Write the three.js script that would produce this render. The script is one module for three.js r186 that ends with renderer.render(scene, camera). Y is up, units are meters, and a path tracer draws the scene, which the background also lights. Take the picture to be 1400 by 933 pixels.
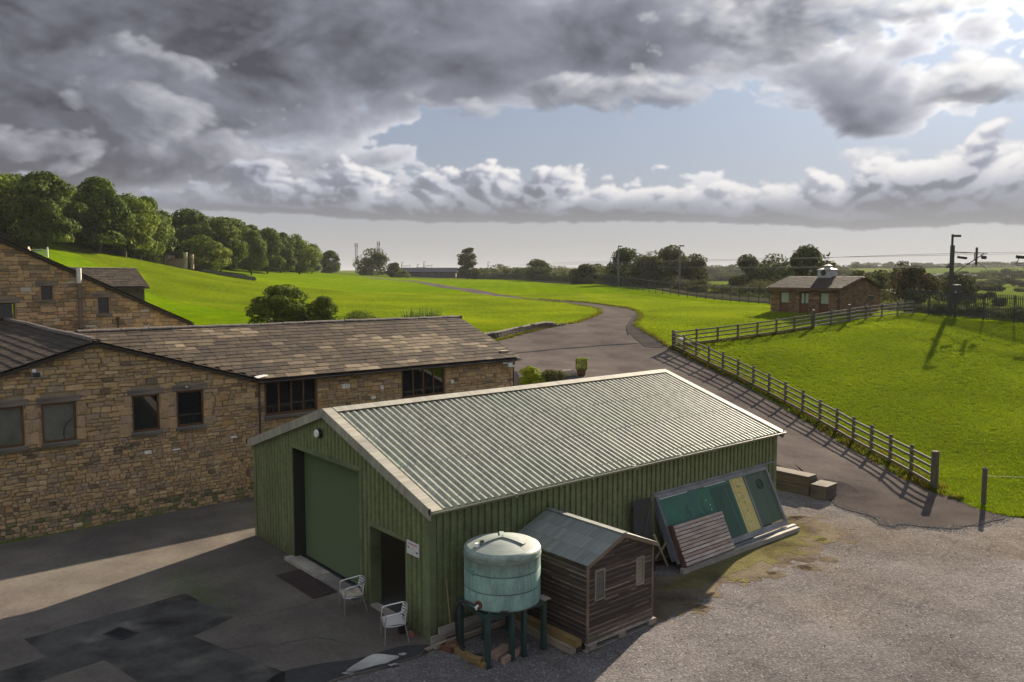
import * as THREE from 'three';
import { mergeGeometries } from 'three/addons/utils/BufferGeometryUtils.js';
import { RoundedBoxGeometry } from 'three/addons/geometries/RoundedBoxGeometry.js';
import { TessellateModifier } from 'three/addons/modifiers/TessellateModifier.js';
import { ImprovedNoise } from 'three/addons/math/ImprovedNoise.js';

// ---------------------------------------------------------------- camera, sky, sun, exposure
const scene = new THREE.Scene();
const EYE = 8.2;
const camera = new THREE.PerspectiveCamera(45.95, 1400 / 933, 0.2, 9000);
camera.position.set(0, EYE, 0);
camera.rotation.x = -0.0803;
const SUN_AZ = 0.5515, SUN_EL = 0.372;                    // right of straight ahead, above the horizon
const sunDir = new THREE.Vector3(Math.sin(SUN_AZ) * Math.cos(SUN_EL), Math.sin(SUN_EL), -Math.cos(SUN_AZ) * Math.cos(SUN_EL));
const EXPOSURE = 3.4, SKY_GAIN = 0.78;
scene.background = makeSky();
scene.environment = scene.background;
scene.fog = new THREE.FogExp2(new THREE.Color(0.80, 0.82, 0.86), 0.00011);   // a little haze over the far fields
const sun = new THREE.DirectionalLight(new THREE.Color(1.0, 0.85, 0.66), 4.7);
sun.position.copy(sunDir).multiplyScalar(200); sun.target.position.set(0, 0, 0);
sun.castShadow = true; sun.shadow.radius = 1.2;
Object.assign(sun.shadow.camera, { left: -140, right: 140, top: 140, bottom: -140, near: 1, far: 600 });
sun.shadow.mapSize.set(4096, 4096);
scene.add(sun, sun.target);
const renderer = new THREE.WebGLRenderer({ antialias: true });
renderer.toneMapping = THREE.LinearToneMapping;
renderer.toneMappingExposure = EXPOSURE;
renderer.shadowMap.enabled = true;

// A sky of air and clouds, worked out direction by direction.
function makeSky() {
  const W = 4096, H = 2048, data = new Float32Array(W * H * 4), N = new ImprovedNoise(), R = Math.PI / 180;
  const sm = (a, b, x) => { const t = Math.min(1, Math.max(0, (x - a) / (b - a))); return t * t * (3 - 2 * t); };
  const mix = (a, b, t) => a + (b - a) * t;
  const fbm = (x, y, z, n) => { let s = 0, a = 0.5; for (let i = 0; i < n; i++) { s += a * N.noise(x, y, z); x = x * 2.03 + 5.1; y = y * 2.03 + 1.7; z = z * 2.03 + 9.2; a *= 0.5; } return s; };
  const puff = (x, y, z, n) => { let s = 0, a = 0.5; for (let i = 0; i < n; i++) { { const q = N.noise(x, y, z); s += a * (Math.sqrt(q * q + 0.006) - 0.03) * 1.6; } x = x * 2.1 + 3.1; y = y * 2.1 + 7.7; z = z * 2.1 + 1.2; a *= 0.5; } return s; };
  // degrees right of straight ahead and degrees above the horizon, from a handy chart unit
  const AZ = (u) => Math.atan((u - 700) / 1100) / R, EL = (u, v) => Math.atan((378 - v) / 1100 * Math.cos(Math.atan((u - 700) / 1100))) / R;
  const blobs = (list) => list.map(([u, v, ru, rv, w]) => ({ a: AZ(u), e: EL(u, v), ra: ru * 0.048, re: rv * 0.05, w }));
  const cover = (list, a, e) => { let s = 0; for (const b of list) { let da = a - b.a; const q = (da / b.ra) ** 2 + ((e - b.e) / b.re) ** 2; if (q < 9) s += b.w * Math.exp(-q); } return s; };
  const DARK = blobs([[40, 60, 330, 95, 1.1], [420, 30, 320, 75, 1.1], [640, 90, 220, 75, 1.0], [130, 175, 320, 60, 0.72], [430, 165, 180, 45, 0.6], [830, 70, 110, 55, 0.85], [960, 70, 110, 55, 0.42], [1110, 5, 80, 30, 0.85], [1050, 100, 80, 36, 0.5], [180, 130, 120, 22, -0.35], [60, 190, 60, 14, -0.3], [950, 30, 60, 26, -0.1], [1010, 50, 130, 70, 0.5], [1180, 95, 130, 60, 0.34], [1330, 20, 90, 40, 0.3],
    [1175, 155, 62, 34, 1.7], [1110, 120, 60, 36, 0.65], [1240, 130, 60, 36, 0.3], [30, 205, 260, 60, 0.95], [260, 225, 170, 44, 0.7], [480, 225, 90, 26, 0.35], [850, 155, 110, 22, 0.25], [1345, 250, 60, 14, 0.6], [1400, 195, 30, 18, 0.5], [1370, 105, 90, 26, 0.35], [1260, 50, 80, 30, 0.3],
    [700, -160, 900, 150, 0.7], [-300, 60, 400, 150, 0.9], [720, 195, 260, 26, -0.75], [980, 190, 150, 30, -0.85], [1330, 80, 50, 25, -0.2], [1290, 190, 70, 20, -0.4], [300, 195, 110, 22, -0.3], [640, 190, 80, 30, -0.4]]);
  const LIT = blobs([[60, 192, 120, 26, 0.75], [180, 135, 120, 26, 0.7], [275, 100, 60, 16, 0.5], [230, 165, 130, 22, 0.6], [400, 235, 130, 26, 0.85], [310, 205, 90, 20, 0.6], [490, 165, 70, 26, 0.5], [640, 155, 90, 26, 0.7], [770, 130, 90, 26, 0.75], [870, 125, 80, 30, 0.8], [960, 40, 90, 50, 0.7], [1080, 70, 120, 44, 0.75], [1180, 30, 120, 40, 0.7], [1260, 130, 70, 40, 0.8], [1350, 110, 60, 26, 0.7], [1330, 15, 80, 26, 0.6], [1290, 215, 110, 14, 0.7], [1390, 205, 60, 20, 0.7], [20, 235, 90, 18, 0.5], [560, 60, 90, 20, 0.35], [120, 60, 120, 20, 0.3], [1040, 130, 60, 20, 0.6]]);
  const smoothN = (v) => sm(-0.12, 0.40, v);
  const FR = 900, ROWS = Math.round(FR * 1.0);                           // rows of the texture above the horizon that carry cloud
  const dens = new Float32Array(W * ROWS), dens2 = new Float32Array(W * ROWS), dens3 = new Float32Array(W * ROWS), texA = new Float32Array(W * ROWS);
  for (let j = 0; j < ROWS; j++) {
    const el = (j + 0.5) / H * 180, ce = Math.cos(el * R), se = Math.sin(el * R);
    for (let i = 0; i < W; i++) {
      const ph = ((i + 0.5) / W - 0.5) * 2 * Math.PI, x = ce * Math.cos(ph), z = ce * Math.sin(ph), y = se;
      let a = ph / R + 90; if (a > 180) a -= 360;
      const k = j * W + i;
      if (el > 62 && ((j & 1) || (i & 1))) { continue; }
      // upper layer: broken stratocumulus on a flat deck, drawn out with distance
      const dk = 1 / (y + 0.20), px = x * dk, pz = z * dk;
      const w1 = fbm(px * 1.7 + 3, pz * 1.7, 4.2, 3);
      const n = 0.45 * fbm(px * 3.2 + w1 * 0.9, pz * 3.2 - w1 * 0.7, 1.5, 5) + 0.80 * fbm(x * 5 + w1 * 0.5, y * 8.5 + 2, z * 5 - w1 * 0.5, 6), p = puff(x * 15 + w1, y * 24, z * 15, 4);
      const f = Math.abs(a) < 60 ? 1 : Math.max(0, 1 - (Math.abs(a) - 60) / 25);
      const near = f * (el < 34 ? 1 : Math.max(0, 1 - (el - 34) / 12));
      const deck = 0.55 + 0.7 * (1 - sm(20, 30, el)) + 0.5 * fbm(px * 0.8, pz * 0.8, 8.8, 3) - (1 - sm(4, 14, el)) * 0.45;
      const cov = near > 0 ? mix(deck, cover(DARK, a, el), near) : deck;
      const d1 = cov * 1.0 - 0.42 + n * 1.6 + (p - 0.30) * 1.1;
      dens[k] = Math.max(0, d1) * sm(3.2, 6.5, el);
      texA[k] = smoothN(fbm(x * 4.2 + w1 * 0.8, y * 10 + 5, z * 4.2 - w1 * 0.6, 5));
      // ragged lit scraps of cloud drifting under the dark deck
      if (el < 34 && near > 0) { const lc = cover(LIT, a, el); if (lc > 0.08) dens3[k] = Math.max(0, lc * 1.05 - 0.62 + (puff(x * 11 + w1 * 0.6, y * 19 + 4, z * 11, 6) - 0.3) * 1.5 + fbm(x * 6 + 2, y * 13, z * 6, 5) * 1.0) * near; }
      // distant bank of cumulus with a flat base
      if (el < 13) {
        const bw = fbm(x * 4, 2.2, z * 4, 3);
        const top = 7.1 + bw * 1.6 + 0.8 * sm(-8, -16, a) - 1.9 * sm(-20, -29, a) + (a > 20 ? 0.9 * sm(20, 34, a) : 0) - 1.6 * Math.exp(-(((a + 21) / 6) ** 2));
        const hh = puff(x * 13, y * 20 + 3, z * 13, 6);
        const base = 3.75 + 0.25 * fbm(x * 9, 7, z * 9, 4) - 0.7 * sm(10, 24, a) + 0.5 * sm(-4, -20, a);
        let d = (top - el) * 0.62 + (hh - 0.36) * 2.6;
        d = Math.min(d, (el - base) * 2.6 + fbm(x * 40, y * 90, z * 40, 3) * 0.8);
        dens2[k] = Math.max(0, d) * (0.75 + 0.25 * sm(-34, -22, a));
      }
    }
  }
  const at = (arr, i, j) => arr[Math.min(ROWS - 1, Math.max(0, j)) * W + ((i % W) + W) % W];
  const sunA = SUN_AZ / R, sunE = SUN_EL / R, sx = Math.cos(SUN_EL) * Math.sin(SUN_AZ), sy = Math.sin(SUN_EL), sz = -Math.cos(SUN_EL) * Math.cos(SUN_AZ);
  for (let j = 0; j < H; j++) {
    const el = ((j + 0.5) / H - 0.5) * 180, ce = Math.cos(el * R), se = Math.sin(el * R), jj = j - H / 2;
    for (let i = 0; i < W; i++) {
      const ph = ((i + 0.5) / W - 0.5) * 2 * Math.PI, x = ce * Math.cos(ph), z = ce * Math.sin(ph);
      let a = ph / R + 90; if (a > 180) a -= 360;
      const c = Math.max(-1, Math.min(1, x * sx + se * sy + z * sz)), ang = Math.acos(c) / R;
      const glow = Math.exp(-ang / 9) , wide = Math.exp(-ang / 26);
      const e = Math.max(0, el), t = sm(0, 22, e), low = Math.exp(-e / 5.0);
      let r = mix(0.33, 0.265, t) + 0.12 * low, g = mix(0.385, 0.35, t) + 0.055 * low, b = mix(0.47, 0.51, t) - 0.04 * low;
      const sunny = 0.80 + 0.55 * wide;
      r = r * sunny + glow * 0.50 + wide * 0.09; g = g * sunny + glow * 0.50 + wide * 0.09; b = b * sunny + glow * 0.48 + wide * 0.08;
      if (jj >= 0) {
        const J = jj < ROWS ? jj : ROWS - 1;
        let bigE = el > 62 ? 1 : 0;
        const ii = bigE ? i & ~1 : i, J2 = bigE ? Math.min(J & ~1, ROWS - 2) : J;
        // step towards the sun across the sky to see how much cloud lies between
        let da = sunA - a; if (da > 180) da -= 360; if (da < -180) da += 360; const de = sunE - el, L = Math.hypot(da, de) + 1e-6, ux = da / L, uy = de / L;
        // upper layer
        const d = at(dens, ii, J2);
        if (d > 0.002) {
          let od = 0; for (let s = 1; s <= 6; s++) { const q = 3.2 * s * s * 0.42; od += at(dens, Math.round(ii + ux * q), Math.round(J2 + uy * q)); }
          const T = Math.exp(-od * 0.75) , al = 1 - Math.exp(-d * 9), thick = 1 - Math.exp(-d * 2.0), rel = at(dens, ii, J2) - at(dens, Math.round(ii + ux * 9), Math.round(J2 + uy * 9)), rel2 = at(dens, ii, J2) - at(dens, Math.round(ii + ux * 24), Math.round(J2 + uy * 24));
          const rim = (1 - thick) * (0.55 + 0.45 * T);
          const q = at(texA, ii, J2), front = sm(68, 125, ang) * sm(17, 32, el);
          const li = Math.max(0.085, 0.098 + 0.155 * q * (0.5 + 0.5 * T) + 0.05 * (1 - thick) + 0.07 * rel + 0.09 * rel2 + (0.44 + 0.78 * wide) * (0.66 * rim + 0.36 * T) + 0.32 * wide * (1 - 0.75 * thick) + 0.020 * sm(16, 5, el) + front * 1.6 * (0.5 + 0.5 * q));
          const warm = Math.min(1, Math.max(0, li * 1.3 - 0.25));
          const cr = li * mix(0.95, 1.02, warm), cg = li * mix(0.99, 1.0, warm), cb = li * mix(1.20, 0.98, warm);
          r = mix(r, cr, al); g = mix(g, cg, al); b = mix(b, cb, al);
        }
        const d3 = el < 34 ? at(dens3, i, J) : 0;
        if (d3 > 0.002) {
          const g1 = d3 - at(dens3, Math.round(i + ux * 5), Math.round(J + uy * 5)), g2 = d3 - at(dens3, Math.round(i + ux * 14), Math.round(J + uy * 14));
          let od = 0; for (let s = 1; s <= 5; s++) od += at(dens3, Math.round(i + ux * 6 * s), Math.round(J + uy * 6 * s));
          const T = Math.exp(-od * 0.9), al = (1 - Math.exp(-d3 * 5)) * 0.9, lump = Math.max(0, Math.min(1, 0.3 + 0.9 * g1 + 0.7 * g2));
          const li = 0.15 + 0.10 * wide + (0.27 + 0.78 * wide) * (0.50 * T + 0.50 * lump), warm = Math.min(1, Math.max(0, li * 1.5 - 0.25));
          r = mix(r, li * mix(0.95, 1.02, warm), al); g = mix(g, li * mix(0.99, 1.0, warm), al); b = mix(b, li * mix(1.18, 0.97, warm), al);
        }
        const d2 = el < 13 ? at(dens2, i, J) : 0;
        if (d2 > 0.002) {
          const gr = at(dens2, i, J) - at(dens2, Math.round(i + ux * 7), Math.round(J + uy * 7)), gr2 = at(dens2, i, J) - at(dens2, Math.round(i + ux * 3), Math.round(J + uy * 3 + 1));
          let od = 0; for (let s = 1; s <= 5; s++) od += at(dens2, Math.round(i + ux * 5 * s), Math.round(J + uy * 5 * s));
          const T = Math.exp(-od * 0.55), al = 1 - Math.exp(-d2 * 13);
          const lump = Math.max(0, Math.min(1, 0.20 + gr * 1.1 + gr2 * 1.9)), back2 = 0;
          const left = sm(-8, -30, a);
          let li = 0.112 + 0.05 * wide + (0.88 - 0.26 * left) * (0.50 * T + 0.38 * lump * (0.2 + 0.8 * sm(4.0, 6.6, el))) * (1 - 0.55 * left) + back2 * 0.4;
          const warm = Math.min(1, Math.max(0, li * 1.6 - 0.3));
          const cr = li * mix(0.90, 1.02, warm), cg = li * mix(1.0, 1.0, warm), cb = li * mix(1.32, 1.0, warm);
          const far = 0.14;
          r = mix(r, mix(cr, 0.42, far), al); g = mix(g, mix(cg, 0.42, far), al); b = mix(b, mix(cb, 0.43, far), al);
        }
        // thin air between us and the bank
        const hz = Math.exp(-((e / 4.4) ** 2)) * 0.7; r = mix(r, 0.44 + 0.22 * wide, hz); g = mix(g, 0.425 + 0.20 * wide, hz); b = mix(b, 0.41 + 0.16 * wide, hz);
      } else { const dk = Math.exp(el / 8); r = mix(0.06, r, dk); g = mix(0.07, g, dk); b = mix(0.04, b, dk); }
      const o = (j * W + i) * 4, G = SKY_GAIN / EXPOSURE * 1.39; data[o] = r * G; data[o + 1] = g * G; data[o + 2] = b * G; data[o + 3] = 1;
    }
  }
  const tex = new THREE.DataTexture(data, W, H, THREE.RGBAFormat, THREE.FloatType);
  tex.mapping = THREE.EquirectangularReflectionMapping; tex.magFilter = THREE.LinearFilter; tex.needsUpdate = true;
  return tex;
}

// ---------------------------------------------------------------- helpers
function rng(seed) { let a = seed >>> 0; return () => { a = (a + 0x6D2B79F5) >>> 0; let t = Math.imul(a ^ (a >>> 15), 1 | a); t = (t + Math.imul(t ^ (t >>> 7), 61 | t)) ^ t; return ((t ^ (t >>> 14)) >>> 0) / 4294967296; }; }
const V3 = (x, y, z) => new THREE.Vector3(x, y, z);
const clamp = (x, a = 0, b = 1) => Math.min(b, Math.max(a, x));
const smooth = (a, b, x) => { const t = clamp((x - a) / (b - a)); return t * t * (3 - 2 * t); };
const lerp = (a, b, t) => a + (b - a) * t;
const PN = new ImprovedNoise();
const fbm2 = (x, y, n = 4, z = 0.37) => { let s = 0, a = 0.5; for (let i = 0; i < n; i++) { s += a * PN.noise(x, y, z); x = x * 2.03 + 3.3; y = y * 2.03 + 1.9; a *= 0.5; } return s; };
const used = new Map();
function numbered(name) { const n = used.get(name) ?? 0; used.set(name, n + 1); return n ? name + '_' + String(n).padStart(3, '0') : name; }
function shade(o) { o.traverse((m) => { if (m.isMesh) { m.castShadow = true; m.receiveShadow = true; } }); return o; }
// the yard's own axes: a along the long sides of the sheds and the stone range, b towards the gravel
const TURN = 0.7034, CA = Math.cos(TURN), SA = Math.sin(TURN);
const yard = (a, b, y = 0) => V3(CA * a + SA * b, y, -SA * a + CA * b);
function thing(name, label, category, pos, turn = 0, group) {
  const o = new THREE.Group(); o.name = numbered(name); o.position.copy(pos); o.rotation.y = turn;
  o.userData = { label, category }; if (group) o.userData.group = group; scene.add(o); return o;
}
function part(name, geo, mat, parent, pos, rot, scale) {
  const m = new THREE.Mesh(Array.isArray(geo) ? merge(geo) : geo, mat); m.name = numbered(name);
  if (pos) m.position.set(...pos); if (rot) m.rotation.set(...rot); if (scale) m.scale.set(...scale);
  m.castShadow = m.receiveShadow = true; parent.add(m); return m;
}
function single(name, label, category, geo, mat, pos, turn = 0, group) {
  const m = new THREE.Mesh(Array.isArray(geo) ? merge(geo) : geo, mat); m.name = numbered(name); if (pos) m.position.copy(pos); m.rotation.y = turn;
  m.castShadow = m.receiveShadow = true; m.userData = { label, category }; if (group) m.userData.group = group; scene.add(m); return m;
}
function structure(name, geo, mat, kind = 'structure', label, category) {
  const m = new THREE.Mesh(geo, mat); m.name = numbered(name); m.userData.kind = kind; m.castShadow = m.receiveShadow = true;
  if (label) m.userData.label = label; if (category) m.userData.category = category; scene.add(m); return m;
}
function merge(list) {
  const flat = list.map((g) => { const q = g.index ? g.toNonIndexed() : g; for (const k of Object.keys(q.attributes)) if (!['position', 'normal', 'uv', 'color'].includes(k)) q.deleteAttribute(k); return q; });
  const col = flat.some((g) => g.attributes.color); if (col) for (const g of flat) if (!g.attributes.color) g.setAttribute('color', new THREE.BufferAttribute(new Float32Array(g.attributes.position.count * 3).fill(1), 3));
  return mergeGeometries(flat);
}
function tint(g, r, gg, b) { const n = g.attributes.position.count, c = new Float32Array(n * 3); for (let i = 0; i < n; i++) { c[i * 3] = r; c[i * 3 + 1] = gg; c[i * 3 + 2] = b; } g.setAttribute('color', new THREE.BufferAttribute(c, 3)); return g; }
// a box with its uv in metres (grain runs along its longest side)
function box(w, h, d, x = 0, y = 0, z = 0, rx = 0, ry = 0, rz = 0) {
  const g = new THREE.BoxGeometry(w, h, d), p = g.attributes.position, n = g.attributes.normal, uv = g.attributes.uv, L = w >= h && w >= d ? 0 : h >= d ? 1 : 2;
  for (let i = 0; i < p.count; i++) { const c = [p.getX(i), p.getY(i), p.getZ(i)], m = [n.getX(i), n.getY(i), n.getZ(i)].map(Math.abs), k = m.indexOf(Math.max(...m)), o = [0, 1, 2].filter((q) => q !== k); if (o[1] === L) o.reverse(); uv.setXY(i, c[o[0]] + x * 0.37 + y, c[o[1]] + z * 0.7 + y * 1.3); }
  if (rx || ry || rz) g.applyMatrix4(new THREE.Matrix4().makeRotationFromEuler(new THREE.Euler(rx, ry, rz)));
  return g.translate(x, y, z);
}
function rbox(w, h, d, r = 0.01, x = 0, y = 0, z = 0) { return new RoundedBoxGeometry(w, h, d, 2, r).translate(x, y, z); }
function bar(p, q, w, h = w) { // a straight square piece from p to q
  const a = V3(...p), b = V3(...q), L = a.distanceTo(b), g = box(w, L, h), m = new THREE.Matrix4();
  m.makeRotationFromQuaternion(new THREE.Quaternion().setFromUnitVectors(V3(0, 1, 0), b.clone().sub(a).normalize()));
  return g.applyMatrix4(m).translate((a.x + b.x) / 2, (a.y + b.y) / 2, (a.z + b.z) / 2);
}
function rod(p, q, r, r2 = r, seg = 10) {
  const a = V3(...p), b = V3(...q), g = new THREE.CylinderGeometry(r2, r, a.distanceTo(b), seg), m = new THREE.Matrix4();
  m.makeRotationFromQuaternion(new THREE.Quaternion().setFromUnitVectors(V3(0, 1, 0), b.clone().sub(a).normalize()));
  return g.applyMatrix4(m).translate((a.x + b.x) / 2, (a.y + b.y) / 2, (a.z + b.z) / 2);
}
function tube(pts, r, seg = 24, rs = 8, closed = false) { return new THREE.TubeGeometry(new THREE.CatmullRomCurve3(pts.map((p) => V3(...p)), closed), seg, r, rs, closed); }
function prism(outline, depth, bevel = 0) { // an outline in x and y, given depth along z
  const s = new THREE.Shape(outline.map(([x, y]) => new THREE.Vector2(x, y)));
  return new THREE.ExtrudeGeometry(s, { depth, bevelEnabled: bevel > 0, bevelSize: bevel, bevelThickness: bevel, bevelSegments: 1, curveSegments: 8 });
}

// ---------------------------------------------------------------- textures and materials
function tileNoise(size, octaves, seed) { // repeats without a seam; octaves: [cells, weight, cellsAcross?]
  const out = new Float32Array(size * size);
  octaves.forEach(([nx, w, ny = nx], k) => {
    const r = rng(seed * 131 + k * 17 + 3), lat = new Float32Array(nx * ny).map(() => r() * 2 - 1);
    for (let j = 0; j < size; j++) { const v = j / size * ny, j0 = Math.floor(v), fv = v - j0, sv = fv * fv * (3 - 2 * fv), a = (j0 % ny) * nx, b = ((j0 + 1) % ny) * nx;
      for (let i = 0; i < size; i++) { const u = i / size * nx, i0 = Math.floor(u), fu = u - i0, su = fu * fu * (3 - 2 * fu), p = i0 % nx, q = (i0 + 1) % nx;
        out[j * size + i] += w * lerp(lerp(lat[a + p], lat[a + q], su), lerp(lat[b + p], lat[b + q], su), sv); } }
  });
  return out;
}
function texture(size, fn, metres = 1, metresV = metres, srgb = false) {
  const d = new Uint8Array(size * size * 4);
  for (let k = 0; k < size * size; k++) { const c = fn(k, k % size, Math.floor(k / size)); d[k * 4] = clamp(c[0]) * 255; d[k * 4 + 1] = clamp(c[1]) * 255; d[k * 4 + 2] = clamp(c[2]) * 255; d[k * 4 + 3] = 255; }
  const t = new THREE.DataTexture(d, size, size); t.wrapS = t.wrapT = THREE.RepeatWrapping; t.magFilter = THREE.LinearFilter; t.minFilter = THREE.LinearMipmapLinearFilter; t.repeat.set(1 / metres, 1 / metresV);
  if (srgb) t.colorSpace = THREE.SRGBColorSpace; t.needsUpdate = true; return t;
}
function mottle(size, octaves, seed, amount, metres, metresV, speck = 0) { const n = tileNoise(size, octaves, seed), r = rng(seed); return texture(size, (k) => { const v = 0.72 + n[k] * amount + (speck ? (r() - 0.5) * speck : 0); return [v, v * (1 + n[k] * 0.03), v * (1 - n[k] * 0.05)]; }, metres, metresV); }
function relief(size, octaves, seed, metres, metresV) { const n = tileNoise(size, octaves, seed); return texture(size, (k) => { const v = 0.5 + n[k] * 0.5; return [v, v, v]; }, metres, metresV); }
function pebbles(size, cells, seed) { // packed stones: a tone for each and how far its face stands out
  const r = rng(seed), px = new Float32Array(cells * cells * 2).map(() => r()), tn = new Float32Array(cells * cells).map(() => r()), t2 = new Float32Array(cells * cells).map(() => r()), tone = new Float32Array(size * size), tone2 = new Float32Array(size * size), dome = new Float32Array(size * size);
  for (let j = 0; j < size; j++) for (let i = 0; i < size; i++) { const u = i / size * cells, v = j / size * cells, a = Math.floor(u), b = Math.floor(v); let best = 9, id = 0; for (let y = -1; y < 2; y++) for (let x = -1; x < 2; x++) { const c = ((b + y + cells) % cells) * cells + (a + x + cells) % cells, dx = a + x + px[c * 2] - u, dy = b + y + px[c * 2 + 1] - v, q = dx * dx + dy * dy; if (q < best) { best = q; id = c; } } const k = j * size + i; tone[k] = tn[id]; tone2[k] = t2[id]; dome[k] = clamp(1 - best * 1.6); }
  return { tone, tone2, dome };
}
const TX = {
  fine: mottle(512, [[8, 0.3], [24, 0.3], [64, 0.25], [170, 0.25], [256, 0.2]], 5, 0.34, 1.3),
  grain: mottle(512, [[4, 0.3, 40], [8, 0.4, 128], [16, 0.3, 256], [5, 0.3]], 6, 0.42, 1.2, 0.5),
  tar: mottle(1024, [[5, 0.35], [11, 0.25], [40, 0.16], [130, 0.2], [420, 0.3], [512, 0.25]], 7, 0.30, 5),
  gravel: texture(1024, ((c, m, r) => (k) => { const v = 0.68 + (c.tone[k] - 0.5) * 0.36 + m[k] * 0.12 - (1 - c.dome[k]) * 0.10 + (c.tone[k] > 0.955 ? 0.26 : 0), h = c.tone2[k] - 0.5; return [v * (1 + 0.06 * h), v * 0.985, v * (0.965 - 0.06 * h)]; })(pebbles(1024, 104, 21), tileNoise(1024, [[4, 0.5], [9, 0.4], [20, 0.3]], 9), rng(4)), 4.2),
  gravelBump: texture(1024, ((c) => (k) => [c.dome[k], c.dome[k], c.dome[k]])(pebbles(1024, 104, 21)), 4.2),
  turf: texture(1024, ((n, m) => (k) => { const v = 0.69 + n[k] * 0.30 + m[k] * 0.14; return [v + m[k] * 0.07, v, v * 0.9]; })(tileNoise(1024, [[90, 0.2], [200, 0.45], [340, 0.5], [512, 0.45]], 10), tileNoise(1024, [[5, 0.5], [12, 0.5], [30, 0.5], [60, 0.4]], 11)), 9),
  turfBump: relief(1024, [[40, 0.4], [110, 0.5], [260, 0.5]], 12, 9),
  stain: mottle(512, [[3, 0.4], [6, 0.4], [14, 0.3], [40, 0.2], [120, 0.12]], 13, 0.40, 4.1),
  streak: mottle(512, [[30, 0.35, 3], [80, 0.35, 4], [6, 0.25, 6], [160, 0.2, 8]], 14, 0.30, 2.6, 3.1),
  bump: relief(512, [[10, 0.3], [30, 0.4], [80, 0.4], [200, 0.3]], 15, 1.1),
};
function mat(r, g, b, { rough = 0.85, map, bump, bs = 0.004, metal = 0, side = THREE.FrontSide, vc = false, ...more } = {}) {
  const k = map ? 1 / 0.72 : 1;
  const physical = Object.keys(more).length > 0;
  const m = new (physical ? THREE.MeshPhysicalMaterial : THREE.MeshStandardMaterial)({ roughness: rough, metalness: metal, side, vertexColors: vc, ...more });
  m.color.setRGB(r * k, g * k, b * k); if (map) m.map = map; if (bump) { m.bumpMap = bump; m.bumpScale = bs; } return m;
}
const DS = THREE.DoubleSide;
const leafy = (r, g, b, t = 0.4) => mat(r, g, b, { rough: 0.75, side: DS, vc: true, transmission: t, thickness: 0, specularIntensity: 0.08 });

// ---------------------------------------------------------------- the lie of the land
// surveyed spots: [right of the camera, ahead of it, height]
const SPOTS = [[16.19, 30.3, 0.01],[16.06, 36.5, 0.25],[15.75, 41, 0.61],[14.29, 48, 1.64],[13.06, 52.3, 2.29],[11.58, 57.7, 3.08],[10.48, 31.5, 0.6],[9.39, 54.7, 2.69],[11.68, 30.8, 0.42],[13.3, 86, 4.3],[9.17, 84, 4.39],[8.14, 112, 4.75],[0, 130, 5.14],[-10.07, 185, 5.69],[-29.46, 260, 7.03],[-2.13, 60, 3.56],[3.72, 68, 3.88],[-7.73, 85, 4.19],[-14.11, 62, 4.88],[-23.48, 60, 4.82],[-36.3, 100, 6.21],[-38.59, 85, 6.12],[-38.09, 140, 6.68],[-36.26, 200, 7.3],[1, 40, 2.2],[4, 44, 2.45],[0.5, 36, 1.6],[6, 40, 2],[-62.38, 115, 11.62],[-60.49, 125, 11.13],[-61.46, 140, 10.22],[-61.12, 150, 9.55],[-60.32, 180, 9.18],[-60.43, 230, 8.82],[-60.89, 320, 8.78],[-90, 125, 18],[-100, 180, 17],[-105, 250, 15],[-100, 330, 13],[-75, 75, 13],[-50, 60, 8.5],[-60, 95, 10.8],[-45, 35, 5],[23.21, 36, 0.86],[28.53, 52, 2.42],[37.04, 58, 3.35],[30.95, 68, 4.37],[24.53, 66, 3.89],[36.85, 73, 4.76],[38.22, 70, 4.52],[40.79, 64, 4.42],[24.01, 80, 4.57],[25.75, 80.2, 4.64],[30.09, 74, 4.58],[35.68, 78, 4.81],[29.98, 110, 4.71],[28.72, 118, 4.78],[19.87, 150, 6.03],[20.13, 185, 6.43],[0, 270, 6.98],[-19.03, 350, 7.57],[17.5, 27, 0],[24, 27, 0.3],[28, 31, 0.7],[60, 110, 4.3],[45, 150, 4.8],[110, 100, 3.5],[60, 260, 5],[150, 260, 4],[0, 420, 7.5],[120, 420, 5],[60, 40, 2.5],[70, 15, 0.5],[-20, 420, 8],[-100, 420, 12],[0, 12, 0],[-12, 22, 0],[12, 22, 0],[-25, 12, 0],[8, 27, 0],[20, 12, 0],[-8, 28, 0],[30, 20, 0.2],[-30, 28, 1.5],[0, -10, 0],[-40, 0, 0],[40, 0, 0]];
const RT = 50;
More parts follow.
